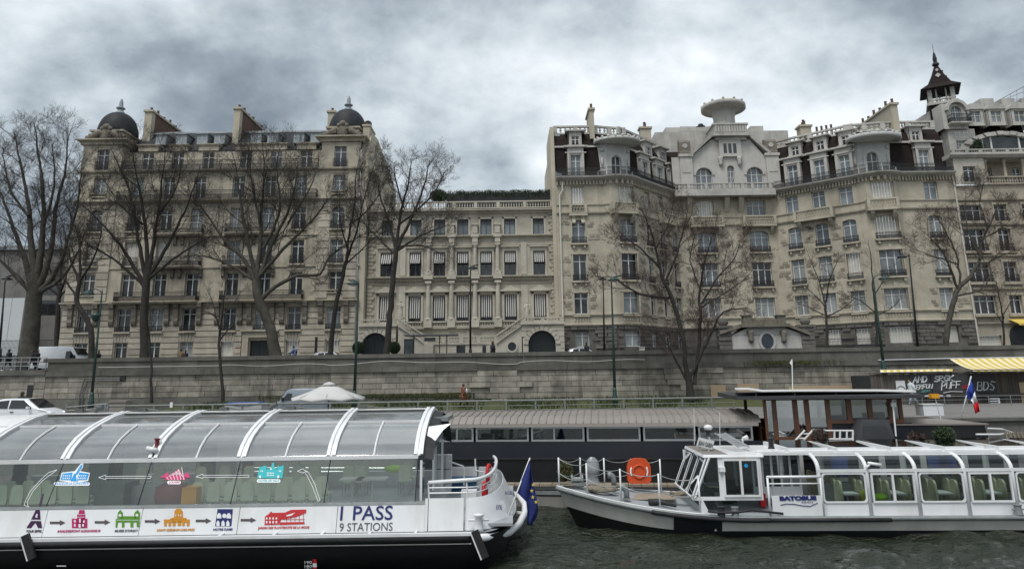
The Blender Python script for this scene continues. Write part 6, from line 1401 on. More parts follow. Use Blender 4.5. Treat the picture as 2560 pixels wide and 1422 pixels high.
# ------------------------------------------------------------------ people
def person(label,feet,h=1.72,face=0.,pose='stand',top='cloth_black',legs='cloth_black',coat=.45,bag=None,hair='hair',group='people on the quays',shoes='cloth_black',hood=False):
 """one continuous skinned body posed at the joints, with clothes, hair and shoes as parts; faces +x before turning"""
 t=thing('person',label,'person',feet,face,group,local=True);k=h/1.72
 st=.0;L=R_=None
 if pose=='walk':fl,fr,kl,kr=(.30,.1,.08),(-.34,-.1,.12),(.2,.1,.5),(-.08,-.1,.5)
 elif pose=='ride':fl,fr,kl,kr=(.12,.12,.28),(.28,-.12,.45),(.42,.14,.72),(.48,-.14,.82)
 else:fl,fr,kl,kr=(.02,.11,.08),(0,-.11,.08),(.03,.1,.5),(.02,-.1,.5)
 lean=.28 if pose=='ride' else .05 if pose=='walk' else 0
 hp=Vector((0,0,.93));ch=Vector((lean*.7,0,1.3));nk=Vector((lean,0,1.47));hd=Vector((lean+.03,0,1.6))
 J=[hp,Vector((lean*.35,0,1.1)),ch,nk,Vector((hd.x,0,1.56)),Vector((hd.x,0,1.68))];Rd=[.15,.14,.16,.06,.09,.085];E=[(0,1),(1,2),(2,3),(3,4),(4,5)]
 def chain(start,pts,rs):
  p=start
  for q,r_ in zip(pts,rs):J.append(Vector(q));Rd.append(r_);E.append((p,len(J)-1));p=len(J)-1
 for sd,f,kn in((1,fl,kl),(-1,fr,kr)):
  chain(0,[(hp.x,sd*.1,.86),kn,(f[0],f[1],f[2]+.03),(f[0]+.13,f[1],.04 if pose!='ride' else f[2]-.03)],[.095,.06,.042,.035])
  if pose=='ride':arm=[(ch.x+.05,sd*.2,1.38),(ch.x+.2,sd*.26,1.15),(ch.x+.45,sd*.22,1.08),(ch.x+.53,sd*.2,1.08)]
  elif pose=='walk':s_=-sd;arm=[(ch.x,sd*.19,1.38),(ch.x-.06+.06*s_,sd*.25,1.1),(ch.x+.12+.1*s_,sd*.23,.9),(ch.x+.17+.12*s_,sd*.22,.83)]
  elif pose=='arms':arm=[(ch.x,sd*.19,1.38),(ch.x,sd*.26,1.12),(ch.x+.2,sd*.08,1.12),(ch.x+.24,sd*.02,1.16)]
  else:arm=[(ch.x,sd*.19,1.38),(ch.x-.02,sd*.25,1.1),(ch.x+.06,sd*.24,.86),(ch.x+.08,sd*.23,.78)]
  chain(2,arm,[.07,.05,.038,.03])
 me=bpy.data.meshes.new('body');me.from_pydata([j*k for j in J],E,[]);o=bpy.data.objects.new('body',me);COL.objects.link(o);o.parent=t;WM[o]=Matrix()
 md=o.modifiers.new('skin','SKIN');
 for i,v in enumerate(me.skin_vertices[0].data):v.radius=(Rd[i]*k,)*2;v.use_root=(i==0)
 o.modifiers.new('sub','SUBSURF').levels=1;o.modifiers['sub'].render_levels=2
 # skin for head and hands, cloth for the rest, by height along the body (one mesh, two materials)
 me.materials.append(MATS[top])
 V=Vector
 b=MB();b.sphere(V((hd.x+.0,0,1.61))*k,.098*k,12,8,.95,.82,1.2);b.sphere(V((hd.x+.09,0,1.595))*k,.02*k,6,4);part('head',b,MATS['skin'],t,True)
 b=MB();b.sphere(V((hd.x-.025,0,1.645))*k,.108*k,12,8,1.,.88,1.02 if not hood else 1.3);part('hair',b,MATS[hair],t,True)
 b=MB()
 for i,p in enumerate(J[-1:]+J[-9:-8]if False else[a for a in J if False]):pass
 lm=MB()
 for sd,f,kn in((1,fl,kl),(-1,fr,kr)):
  lm.tube([V((hp.x,sd*.095,.95))*k,V(kn)*k,V((f[0],f[1],f[2]+.04))*k],[.115*k,.083*k,.062*k],9);part('shoe',MB().sphere(V((f[0]+.06,f[1],max(.05,f[2]-.03)))*k,.07*k,8,5,1.9,.75,.7),MATS[shoes],t,True)
 part('trousers',lm,MATS[legs],t,True)
 if coat:
  z0=.98-coat;b=MB();b.lathe([(r_*k,zz*k)for r_,zz in((.24+.1*coat,z0),(.21,.95),(.19,1.1),(.215,1.32),(.2,1.42),(.1,1.49))],(lean*.5*k,0,0),14,sy=.92);part('coat',b,MATS[top],t,True)
  for sd in(1,-1):
   b=MB();i0=[j for j,p in enumerate(J)if abs(p.y-sd*.19)<.012 and p.z>1.3 or(pose=='ride' and abs(p.y-sd*.2)<.001 and p.z>1.3)][0];pts=[J[i0],J[i0+1],J[i0+2]];b.tube([p*k for p in pts],[.088*k,.07*k,.055*k],8);part('sleeve',b,MATS[top],t,True)
   hb=MB();w=J[i0+3];d=(J[i0+3]-J[i0+2]).normalized();hb.sphere(w*k,.045*k,8,5,1.,.6,1.1)
   for f_ in range(4):q=w+V((0,(f_-1.5)*.018,0));hb.tube([q*k,(q+d*.05)*k,(q+d*.085+V((.01,0,-.012)))*k],[.011*k,.01*k,.007*k],5)
   hb.tube([w*k,(w+d*.03+V((.03,0,.01)))*k],[.012*k,.008*k],5);part('hand',hb,MATS['skin'],t,True)
 if bag:b=MB();b.sphere(V((lean-.24,.0,1.2))*k,.17*k,10,7,.65,.95,1.3);part('backpack',b,MATS[bag],t,True)
 return t
def stand(px,py,Y):q=P(px,py,Y);return(q.x,Y,q.z)
f=lambda px,Y,z=ZS:(P(px,890,Y).x,Y,z)
person('woman in a long brown coat walking along the lower quay with a pale bag',(P(1160,1000,54).x,54,ZQ+.2),1.66,math.pi,'walk','cloth_brown','cloth_black',.55,'cloth_pale',shoes='cloth_blue')
person('man in dark jacket behind the white hatchback on the lower quay',(P(54,1000,40).x,40,ZQ+.1),1.74,math.pi,'stand','cloth_black','cloth_black',.2)
person('walker in black with white shoes by the left street railing',(P(22,900,59.5).x,59.5,ZS),1.75,math.pi,'walk','cloth_black','cloth_black',.15,shoes='flag_white')
person('person in black behind the thick plane trunk',(P(92,900,60.5).x,60.5,ZS),1.72,0,'stand','cloth_black','cloth_black',.2)
person('second person in black by the plane trunk with a backpack',(P(82,900,59.8).x,59.8,ZS),1.68,math.pi,'walk','cloth_black','cloth_black',.2,'cloth_black')
person('person in black jacket at the front of the white van',f(246,63),1.7,0,'stand','cloth_black','cloth_black',.2,'cloth_black')
person('man in tan coat walking past the house wall',f(453,63.5),1.76,math.pi,'walk','cloth_tan','cloth_black',.35)
person('man in black beside the one in the tan coat',f(465,62.5),1.6,math.pi,'walk','cloth_black','cloth_black',.3)
person('person standing in a long black coat before the mansion stairs',f(1232,59.2,ZS+.05),1.74,0,'arms','cloth_black','cloth_black',.75,hood=True)
person('person in black walking past the silver car',f(1468,60,ZS-.05),1.72,math.pi,'walk','cloth_black','cloth_black',.55)
person('person in pale blue walking past the graffiti boards',(P(2283,1000,51).x,51,ZQ+.05),1.72,math.pi,'walk','cloth_pale','denim_pale',.12)
person('cyclist in dark blue with a backpack riding past the house',(P(741,890,62).x,62,ZS+.12),1.7,math.pi,'ride','cloth_blue','cloth_black',.12,'cloth_black')
def bicycle():
 q=P(739,890,62);t=thing('bicycle','pale city bicycle under the cyclist in dark blue','bicycle',(q.x,62,ZS),math.pi,local=True)
 for x in(-.5,.55):
  b=MB();b.tube([(x+.33*math.cos(a),0,.34+.33*math.sin(a))for a in[2*math.pi*i/20 for i in range(21)]],.02,6,cap=False);o=part('wheel',b,MATS['tyre'],t)
  b=MB();
  for i in range(6):a=math.pi*i/6;b.tube([(x-.32*math.cos(a),0,.34-.32*math.sin(a)),(x+.32*math.cos(a),0,.34+.32*math.sin(a))],.004,3)
  part('spokes',b,MATS['galv'],o)
 b=MB();b.tube([(-.5,0,.34),(-.05,0,.3),(.4,0,.85),(-.15,0,.8),(-.5,0,.34)],.022,6);b.tube([(-.05,0,.3),(-.2,0,.95)],.02,6);b.tube([(.55,0,.34),(.4,0,.85),(.38,0,1.08)],.02,6);part('frame',b,MATS['car_white'],t)
 b=MB();b.sphere((-.2,0,.97),.1,8,5,1.3,.8,.4);part('saddle',b,MATS['rubber'],t);b=MB();b.tube([(.3,.25,1.1),(.42,.1,1.08),(.42,-.1,1.08),(.3,-.25,1.1)],.016,6);part('handlebar',b,MATS['galv'],t)
 b=MB();b.box(.45,.75,-.2,.2,.9,1.12);part('basket',b,MATS['galv'],t)
bicycle()
# ------------------------------------------------------------------ glass-roofed river bus on the left
def plane_hit(px,py,p0,n):
 d=ray(px,py);return CPOS+d*((p0-CPOS).dot(n)/d.dot(n))
def decal(parent,name,polys,m,p0,n,off=.008,th=.006):
 """flat cut vinyl: polygons given in photo pixels, laid on a plane of the boat"""
 b=MB();nn=n.normalized()
 if nn.y>0:nn=-nn
 for poly in polys:
  pts=[plane_hit(x,y,p0,n)+nn*off for x,y in poly]
  a=sum((pts[i].x*pts[(i+1)%len(pts)].z-pts[(i+1)%len(pts)].x*pts[i].z)for i in range(len(pts)))
  if a<0:pts=pts[::-1]
  b.prism(pts,nn*th)
 return part(name,b,MATS[m],parent)
def lettering(parent,name,text,px0,ybase,height_px,m,p0,n,width_px=None,slant=0.,bold=0.,rise=.14):
 nn=n.normalized()
 if nn.y>0:nn=-nn
 a=plane_hit(px0,ybase,p0,n);b=plane_hit(px0+10,ybase-rise,p0,n);c=plane_hit(px0,ybase-height_px,p0,n);up=(c-a);e=(b-a).normalized();up_n=nn.cross(e);h=up.length
 cu=bpy.data.curves.new(name,'FONT');cu.body=text;cu.size=h/.70;cu.extrude=.002;cu.offset=bold;cu.shear=slant;cu.resolution_u=3;cu.materials.append(MATS[m])
 tmp=bpy.data.objects.new(name,cu);me=bpy.data.meshes.new_from_object(tmp);bpy.data.objects.remove(tmp);me.name=name
 xs_=[v.co.x for v in me.vertices];w=max(xs_)-min(xs_)if xs_ else 1
 M=Matrix((e,up_n,nn)).transposed().to_4x4();M.translation=a+nn*.012
 sx=(plane_hit(px0+width_px,ybase,p0,n)-a).length/w if width_px else 1.
 return put(name,me,None,parent,M@Matrix.Diagonal((sx,1,1,1))@Matrix.Translation((-min(xs_),0,0)))
def circ(cx,cy,r,n=14,a0=0,a1=360,ry=None):return[(cx+r*math.cos(R(a0+(a1-a0)*i/n)),cy-(ry or r)*math.sin(R(a0+(a1-a0)*i/n)))for i in range(n if a1-a0==360 else n+1)]
def boat_left():
 Y0=19.0;YCt=22.9;t=thing('river_bus','long white and black river bus with curved glass roof and coloured stop pictograms','boat',(-7,YCt,0))
 Z=lambda y,Y,px=640:P(px,y,Y).z
 xa=-17.;xb=P(1062,1300,19.4).x;wht,blk=MATS['boat_white'],MATS['hull_black']
 zr=Z(1352,Y0);zg=Z(1339,Y0+.02);zpb=Z(1334,19.3);zpt=Z(1262,19.45);zgt=Z(1146,20.05)
 RF=[(20.05,zgt),(20.28,zgt+.27),(20.6,zgt+.50),(21.0,zgt+.68),(21.45,zgt+.83),(22.1,zgt+1.0),(22.9,zgt+1.12)]
 mir=lambda y:2*YCt-y
 xs=P(1165,1300,19.3).x
 def stern(near,tipx,z,n=22,p=2.5):
  """plan curve round the end, from the near side over the tip to the far side"""
  hb=YCt-near;a=tipx-xs;out=[]
  for i in range(n+1):
   q=math.pi*(i/n-.5);c,s=math.cos(q),math.sin(q)
   out.append((xs+a*abs(c)**(2/p),YCt+hb*math.copysign(abs(s)**(2/p),s),z))
  return out
 tip=lambda px,py,Y=YCt:P(px,py,Y).x
 # hull: black sides with tumblehome to the water, long wall plus rounded end
 b=MB();rows=[]
 for near,tp,z in((Y0+.0,tip(1290,1320),zr+.02),(Y0+.02,tip(1286,1330),zr-.35),(Y0+.25,tip(1272,1360),.25),(Y0+.9,tip(1262,1400),-.4)):
  rows.append([(xa,near,z)]+stern(near,tp,z)+[(xa,mir(near),z)])
 b.grid(rows[::-1]);part('hull',b,blk,t,True)
 b=MB();b.tube([(xa,Y0-.03,zr),(P(1172,1340,Y0).x,Y0-.03,zr)],.075,8);part('rub_rail',b,MATS['rubber'],t,True)
 b=MB();b.box(xa,P(1178,1340,Y0).x,Y0-.06,Y0+.04,zg-.05,zg+.02);part('gunwale',b,wht,t)
 b=MB();b.box(xa,P(1178,1340,Y0).x,Y0-.02,Y0+.01,zr-.135,zr-.115);part('hull_strip',b,MATS['boat_cream'],t)
 b=MB();dk=[(xa,Y0+.03,zg-.02)]+stern(Y0+.03,tip(1289,1310),zg-.02)+[(xa,mir(Y0+.03),zg-.02)];b.add(dk,[tuple(range(len(dk)))]);part('deck',b,MATS['deck_grey'],t)
 for px in(545,680,800,920,1035):a=P(px,1338,Y0+.03);b=MB();b.box(a.x,a.x+.06,Y0+.03,Y0+.34,zg-.01,zg+.03);part('deck_cleat',b,wht,t)
 # side panels (joint by joint), slightly raked
 p0=Vector((0,19.3,zpb));nP=Vector((0,-(zpt-zpb),.15)).normalized()
 cuts=[-960,-740,-500,-260,-20,113,352,596,842,1062]
 for a,c in zip(cuts,cuts[1:]):
  x0,x1=P(a,1300,19.37).x+.008,P(c,1300,19.37).x-.008
  b=MB();b.hexa([(x0,19.3,zpb),(x1,19.3,zpb),(x1,19.42,zpb),(x0,19.42,zpb),(x0,19.45,zpt),(x1,19.45,zpt),(x1,19.57,zpt),(x0,19.57,zpt)]);part('side_panel',b,wht,t)
 b=MB();x0,x1=xa,xb;b.hexa([(x0,mir(19.42),zpb),(x1,mir(19.42),zpb),(x1,mir(19.3),zpb),(x0,mir(19.3),zpb),(x0,mir(19.57),zpt),(x1,mir(19.57),zpt),(x1,mir(19.45),zpt),(x0,mir(19.45),zpt)]);part('far_side_panel',b,wht,t)
 # glass sides and roof between ribs
 ribs=[-720,-500,-278,-58,162,381,603,827,1046];xr=[P(px,1146,20.05).x for px in ribs]
 nG=Vector((0,-(zgt-zpt-.01),.55)).normalized();g0=Vector((0,19.5,zpt+.01))
 for i in range(len(xr)-1):
  x0,x1=xr[i],xr[i+1]
  for nm,yy in(('side_glass',lambda y:y),('far_side_glass',mir)):
   b=MB();b.add([(x0+.01,yy(19.5),zpt+.01),(x1-.01,yy(19.5),zpt+.01),(x1-.01,yy(20.05),zgt),(x0+.01,yy(20.05),zgt)],[(0,1,2,3)]);part(nm,b,MATS['glass_side'],t)
  rm=MATS['glass_roof']if i>=3 else MATS['boat_white']
  b=MB();b.grid([[(x0+.04,y,z),(x1-.04,y,z)]for y,z in RF[:5]]);part('roof_panel',b,rm,t,True)
  b=MB();b.grid([[(x0+.04,y,z),(x1-.04,y,z)]for y,z in RF[4:]+[(mir(y),z)for y,z in RF[4:-1][::-1]]]);part('roof_panel',b,rm,t,True)
  b=MB();b.grid([[(x0+.04,mir(y),z),(x1-.04,mir(y),z)]for y,z in RF[:5][::-1]]);part('roof_panel',b,rm,t,True)
  m=(x0+x1)/2
  b=MB();b.tube([(m-.02,y-.01,z+.02)for y,z in RF[:5]],.028,5);part('glazing_bar',b,wht,t)
  b=MB();b.tube([(m-.02,mir(y),z+.02)for y,z in RF[:5]],.028,5);part('glazing_bar',b,wht,t)
 for i,x in enumerate(xr):
  b=MB();w=.075
  for s in(-1,1):
   pts=RF+[(mir(y),z)for y,z in RF[:-1][::-1]]
   b.grid([[(x+s*w-.045,y-.02,z+.07),(x+s*w+.045,y-.02,z+.07)]for y,z in pts]);b.grid([[(x+s*w-.045,y,z-.04),(x+s*w-.045,y-.02,z+.07)]for y,z in pts]);b.grid([[(x+s*w+.045,y-.02,z+.07),(x+s*w+.045,y,z-.04)]for y,z in pts])
  b.grid([[(x-w,y,z+.03),(x+w,y,z+.03)]for y,z in pts]);part('roof_rib',b,wht,t)
  b=MB();b.tube([(x,19.48,zpt),(x,20.04,zgt)],.012,4);part('glass_joint',b,MATS['iron'],t)
 for y,z in(RF[0],RF[4],(mir(RF[0][0]),RF[0][1]),(mir(RF[4][0]),RF[4][1])):
  b=MB();b.box(xr[0],xr[-1],y-.04,y+.04,z-.05,z+.045);part('purlin',b,wht,t)
 b=MB();b.box(xr[3],xr[-1],YCt-.25,YCt+.25,RF[-1][1]+.0,RF[-1][1]+.03);part('ridge_walk',b,MATS['paint_white'],t)
 b=MB();b.hexa([(xa,19.43,zpt-.03),(xb,19.43,zpt-.03),(xb,19.6,zpt-.03),(xa,19.6,zpt-.03),(xa,19.45,zpt+.03),(xb,19.45,zpt+.03),(xb,19.6,zpt+.03),(xa,19.6,zpt+.03)]);part('sill',b,MATS['galv'],t)
 # end frame: dark gap, flared flap, glass wind screens
 xe=xr[-1]+.12;b=MB();pts=RF+[(mir(y),z)for y,z in RF[:-1][::-1]];b.grid([[(xe,y+.05,z-.03),(xe+.28,y+.05,z-.1)]for y,z in pts]);part('end_gasket',b,MATS['rubber'],t)
 fl=[P(1059,1138,20.3),P(1072,1066,20.9),P(1128,1058,20.9),P(1108,1074,20.8),P(1088,1104,20.6)];b=MB();b.prism(fl,(0,.06,0));part('end_flap',b,wht,t)
 b=MB();b.box(xe,xe+.5,22.,23.8,RF[-1][1]-.32,RF[-1][1]-.2);part('end_tray',b,MATS['galv'],t)
 for px,y0,y1,Yg in((1052,1150,1255,19.75),(1083,1120,1225,22.),(1105,1095,1225,23.5)):
  a,c=P(px,y1,Yg),P(px,y0,Yg);b=MB();b.box(a.x-.012,a.x+.012,Yg,Yg+(.6 if Yg<20 else 1.1),a.z,c.z);part('wind_screen',b,MATS['glass_side'],t);b=MB();b.box(a.x-.03,a.x+.03,Yg-.03,Yg+.03,a.z,c.z);part('screen_post',b,wht,t)
  # white bulwark round the end with gate, rail and stanchions
 zt=Z(1252,19.45);bw=[]
 lo,hi=stern(19.32,tip(1291,1290),zg),stern(19.5,tip(1258,1215),zt)
 xg=P(1162,1300,19.4).x
 b=MB();b.grid([lo,hi]);b.grid([[(p[0]-.02,p[1]+(.05 if p[1]<YCt else-.05),p[2])for p in hi],[(p[0]-.05,p[1]+(.05 if p[1]<YCt else-.05),zg)for p in lo]]);b.grid([hi,[(p[0]-.02,p[1]+(.05 if p[1]<YCt else-.05),p[2])for p in hi]]);part('bulwark',b,wht,t,True)
 for nm,p_,q_ in(('gate',1071,1160),('door_post',1062,1070)):
  x0,x1=P(p_,1300,19.4).x,P(q_,1300,19.4).x-.01;b=MB();b.hexa([(x0,19.3,zg),(x1,19.3,zg),(x1,19.36,zg),(x0,19.36,zg),(x0,19.46,zt),(x1,19.46,zt),(x1,19.52,zt),(x0,19.52,zt)]);part(nm,b,wht,t)
  b=MB();b.hexa([(x0,mir(19.36),zg),(x1,mir(19.36),zg),(x1,mir(19.3),zg),(x0,mir(19.3),zg),(x0,mir(19.52),zt),(x1,mir(19.52),zt),(x1,mir(19.46),zt),(x0,mir(19.46),zt)]);part('far_gate',b,wht,t)
 zR=Z(1212,19.5);top=[(P(1071,1212,19.5).x,19.5,zR)]+stern(19.52,tip(1240,1170),zR+.05)[:-6]
 b=MB();b.tube(top,.05,8);part('hand_rail',b,wht,t,True)
 for f in(.33,.67):b=MB();b.tube([(p[0]+.03*(1-f),p[1],zt+(zR-zt)*f)for p in top],.018,5);part('guard_wire',b,wht,t)
 for i in(0,1,4,8,12,16):p=top[min(i,len(top)-1)];b=MB();b.tube([p,(p[0]+.02,p[1],zt)],.022,6);part('stanchion',b,wht,t)
 b=MB();b.tube([P(1121,1152,24.),P(1158,1165,24.),P(1160,1175,24.),P(1160,1212,24.)],.03,6);part('hand_rail',b,wht,t)
 b=MB();b.tube([P(1188,1146,26.1),P(1190,1216,26.1)],.03,6);b.tube([P(1188,1175,26.1),P(1240,1185,25.)],.02,5);part('hand_rail',b,wht,t)
 # ring fender tube
 ring=[P(1203,1343,19.05),P(1235,1340,19.6),P(1272,1331,20.5),P(1297,1310,21.6),P(1312,1282,22.8),P(1312,1262,23.9),P(1300,1244,25.),P(1272,1226,26.)]
 b=MB();b.tube(ring,.095,10);part('bow_fender',b,wht,t,True)
 for i in(4,):q=ring[i];b=MB();b.hexa([q+Vector((-.4,.15,-.03)),q+Vector((0,-.05,-.03)),q+Vector((0,.07,-.03)),q+Vector((-.4,.27,-.03)),q+Vector((-.4,.15,.03)),q+Vector((0,-.05,.03)),q+Vector((0,.07,.03)),q+Vector((-.4,.27,.03))]);part('fender_bracket',b,wht,t)
 # bollard, hanging fender boards, stern name
 a=P(1197,1335,19.2);b=MB();b.lathe([(.13,0),(.11,.08),(.1,.33),(.14,.38),(.14,.42)],(a.x,a.y,zg),14);b.tube([(a.x-.26,a.y,zg+.27),(a.x+.26,a.y,zg+.27)],.03,6);part('bollard',b,wht,t,True)
 for(p,q)in(((1187,1325),(1214,1392)),((66,1335),(84,1395))):
  a,c=P(*p,Y0-.12),P(*q,Y0-.1);d=(c-a).normalized();s=Vector((d.z,0,-d.x));b=MB();w,th=.09,.08
  b.hexa([a-s*w+Vector((0,-th,0)),a+s*w+Vector((0,-th,0)),a+s*w,a-s*w,c-s*w+Vector((0,-th,0)),c+s*w+Vector((0,-th,0)),c+s*w,c-s*w]);o=part('fender_board',b,MATS['rubber'],t)
  b=MB();b.hexa([a+s*w*1.02+Vector((0,-th,0)),a+s*w*1.4+Vector((0,-th,0)),a+s*w*1.4,a+s*w*1.02,c+s*w*1.02+Vector((0,-th,0)),c+s*w*1.4+Vector((0,-th,0)),c+s*w*1.4,c+s*w*1.02]);part('board_edge',b,wht,o)
  # camera and lantern on the third rib
 a=P(381,1135,20.2);cam_=MB();q0,q1=P(367,1120,20.1),P(392,1126,20.1);cam_.tube([q0,q1],[.062,.07],10);part('camera',cam_,wht,t,True);b=MB();b.tube([P(385,1128,20.12),P(383,1145,20.1)],.025,6);part('camera_bracket',b,MATS['iron'],t)
 a=P(392,1116,20.3);b=MB();b.lathe([(.08,0),(.055,.03),(.055,.17),(.08,.19),(.08,.22)],a,10);part('lantern',b,MATS['dull_red'],t)
 # fittings along the ridge
 for px,k in((245,0),(357,1),(560,1),(680,0),(728,1),(905,1),(200,1)):
  q=P(px,1030,YCt);z=RF[-1][1]+.05;b=MB()
  if k:b.box(q.x-.12,q.x+.12,YCt-.1,YCt+.1,z,z+.1);b.tube([(q.x+.1,YCt,z+.08),(q.x+.5,YCt,z+.02)],.02,5)
  else:b.tube([(q.x-.1,YCt,z),(q.x,YCt,z+.12),(q.x+.14,YCt,z+.16)],[.07,.07,.08],8)
  part('roof_fitting',b,MATS['iron_grey'],t)
  # interior: floor, seats, tables, screens
 b=MB();b.box(xa,xe+2.4,19.55,mir(19.55),1.05,1.12);part('cabin_floor',b,MATS['deck_grey'],t)
 sb=MB();
 prof=[(-.17,0),(-.18,.18),(-.16,.42),(-.11,.5),(.11,.5),(.16,.42),(.18,.18),(.17,0)]
 sb.prism([(x,.0,.42+z)for x,z in prof],(0,.05,.0));sb.prism([(x*.55,-.012,.5+z*.45)for x,z in prof],(0,.012,0));sb.box(-.21,.21,-.42,.0,.38,.44)
 sm=sb.mesh('seat');lg=MB().tube([(-.17,-.35,0),(-.17,-.35,.38)],.015,5).tube([(.17,-.35,0),(.17,-.35,.38)],.015,5).tube([(-.17,.03,0),(-.17,.03,.45)],.015,5).tube([(.17,.03,0),(.17,.03,.45)],.015,5).mesh('seat_legs')
 lgm=MATS['galv'];lg.materials.append(lgm);sm.materials.append(MATS['seat_green'])
 def seat(px,Y,rz=math.pi):
  x=P(px,1230,Y).x;o=put('seat',sm,None,t,Matrix.Translation((x,Y,1.15))@Matrix.Rotation(rz,4,'Z'));l=bpy.data.objects.new('seat_legs',lg);COL.objects.link(l);l.parent=o
 for px in(-40,5,45,90,128,168,210):seat(px,20.7)
 for px in(-20,25,70,112,152,195):seat(px,21.6)
 for px in(495,535,578,620,662,705,748,790):seat(px,20.75);seat(px+14,21.7)
 for px in(700,740,780,870,900,1010):seat(px,24.2);seat(px+8,25.)
 for px in(350,395,440,500,560,620):seat(px,24.6)
 for px,w in((930,.9),(880,.7)):a=P(px,1230,22.6);b=MB();b.box(a.x-w/2,a.x+w/2,22.3,22.9,1.85,1.89);b.tube([(a.x,22.6,1.1),(a.x,22.6,1.85)],.03,6);part('table',b,MATS['interior_pale'],t)
 a,c=P(233,1264,20.4),P(312,1208,20.4);b=MB();b.box(a.x,c.x,20.4,21.2,.7,c.z);part('counter',b,MATS['iron_grey'],t);a,c=P(318,1264,20.8),P(390,1215,20.8);b=MB();b.box(a.x,c.x,20.8,21.5,.7,c.z);part('counter',b,MATS['galv'],t)
 a=P(440,1240,20.3);b=MB();b.sphere((a.x-.25,20.6,1.75),.4,12,8,1.2,.8,1.);part('red_bundle',b,MATS['dull_red'],t,True);b=MB();b.box(a.x+.1,a.x+.5,20.4,20.9,1.12,1.98);part('yellow_case',b,MATS['yellow_box'],t)
 for px,m,w in((255,'interior_pale',.9),(290,'dull_red',.5),(500,'interior_pale',.3),(520,'frame_dark',.55),(560,'interior_pale',.8),(618,'dull_red',.35),(320,'interior_pale',.6)):
  a=P(px,1200,25.6);b=MB();b.box(a.x-w/2,a.x+w/2,25.5,25.6,.7,2.7);part('cabin_partition',b,MATS[m],t)
 a=P(985,1167,24.8);b=MB();b.sphere((a.x,24.8,a.z-.05),.3,10,6,1.15,.5,.42);jk=thing('safety_vest','bright green safety vest hung over a seat inside the river bus','vest',(a.x,24.8,1.3));part('fabric',b,MATS['hi_vis'],jk,True)
 a=P(45,1220,22.4);person('figure in dark clothes standing inside the left river bus near the picture edge',(a.x,22.4,1.12),1.6,math.pi,'stand','cloth_black','cloth_black',.3)
 # stern deck gear
 a=P(1150,1212,25.2);b=MB();b.box(a.x-.55,a.x+.55,24.9,25.5,zg,a.z+.18);c=thing('blue_crate','dark blue storage crate on the stern deck of the left river bus','crate',(a.x,25.2,zg));part('box',b,MATS['crate_blue'],c);b=MB();b.box(a.x-.58,a.x+.58,24.87,25.53,a.z+.18,a.z+.24);part('lid',b,MATS['crate_blue'],c)
 b=MB();a=P(1105,1165,24.6)
 for i in range(3):b.box(a.x-.25,a.x+.3,24.6,25.0,zg+i*.45,zg+.42+i*.45)
 part('control_cabinet',b,wht,t)
 for lab,(px,py,Yq,ax)in(('orange-red lifebuoy on the far rail of the left river bus stern',(1222,1183,24.4,.5)),('orange-red lifebuoy on the near side of the left river bus stern',(1212,1228,22.9,.35))):
  q=P(px,py,Yq);l=thing('lifebuoy',lab,'lifebuoy',q,group='lifebuoys on the river bus stern');b=MB();b.tube([(q.x+.1*math.cos(a)*ax,q.y+.22*math.cos(a),q.z+.26*math.sin(a))for a in[2*math.pi*i/18 for i in range(19)]],.06,8,cap=False);part('ring',b,MATS['red'],l,True)
  b=MB();b.tube([(q.x+.1*math.cos(a)*ax,q.y+.22*math.cos(a),q.z+.26*math.sin(a))for a in(0.2,.5,.8)],.064,8);part('white_band',b,MATS['ink_white'],l,True)
 b=MB();q=P(1175,1228,22.2);b.box(q.x-.25,q.x+.2,22.,22.4,zg,q.z+.05);part('locker',b,wht,t)
 # ---------------- vinyl lettering and pictograms
 D=lambda nm,polys,m,lay=0:decal(t,nm,polys,m,p0,nP,.006+.006*lay)
 c6=lambda l:[(x/3.95,1062+y/3.95)for x,y in l];c7=lambda l:[(640+x/3.95,1062+y/3.95)for x,y in l]
 rect=lambda x0,y0,x1,y1:[(x0,y0),(x1,y0),(x1,y1),(x0,y1)]
 LT=lambda nm,s,x,y,h,m,w,bold=0.:lettering(t,nm,s,x,y,h,m,p0,nP,w,0,bold)
 LT('lettering','1 PASS',850,1299.5,35,'ink_navy',131,.004);LT('lettering','9 STATIONS',848,1327,20.5,'ink_grey',133)
 for s,x,y,w,m in(('TOUR EIFFEL',65,1330,40,'ink_purple'),('INVALIDES/PONT ALEXANDRE III',144,1330,106,'ink_magenta'),("MUSEE D'ORSAY",287,1329,58,'ink_grey'),('SAINT-GERMAIN-DES-PRES',392,1327,94,'ink_orange'),('NOTRE DAME',533,1325.5,48,'ink_navy'),('JARDIN DES PLANTES/CITE DE LA MODE',645,1321.5,128,'ink_red')):LT('stop_name',s,x,y,5.6,m,w,.002)
 for x,y in((495,962),(937,957),(1432,948),(1935,943),(2378,936)):D('arrow',[c6(l)for l in(rect(x,y-11,x+98,y+12),[(x+98,y-26),(x+152,y),(x+98,y+27)])],'ink_arrow')
 # tower stop
 D('tower_picture',[c6([(355,838),(395,838),(402,930),(310,930)]),c6([(308,945),(405,945),(419,1014),(378,1014),(352,962),(330,985),(308,1014),(262,1014)])],'ink_purple');D('tower_picture_cut',[c6([(362,875),(376,875),(372,912),(352,912)])],'boat_white',1)
 # domed stop
 D('dome_picture',[c6(rect(763,880,843,1012)),c6(rect(712,922,864,1014)),c6([(775,880),(785,838),(835,838),(840,880)])],'ink_magenta');D('dome_picture_cut',[c6(l)for l in(rect(735,935,750,960),rect(735,975,750,1000),rect(785,922,800,960),rect(825,940,840,962),rect(780,975,800,1010),rect(815,975,832,1000),rect(760,905,840,909),rect(775,880,840,884))],'boat_white',1)
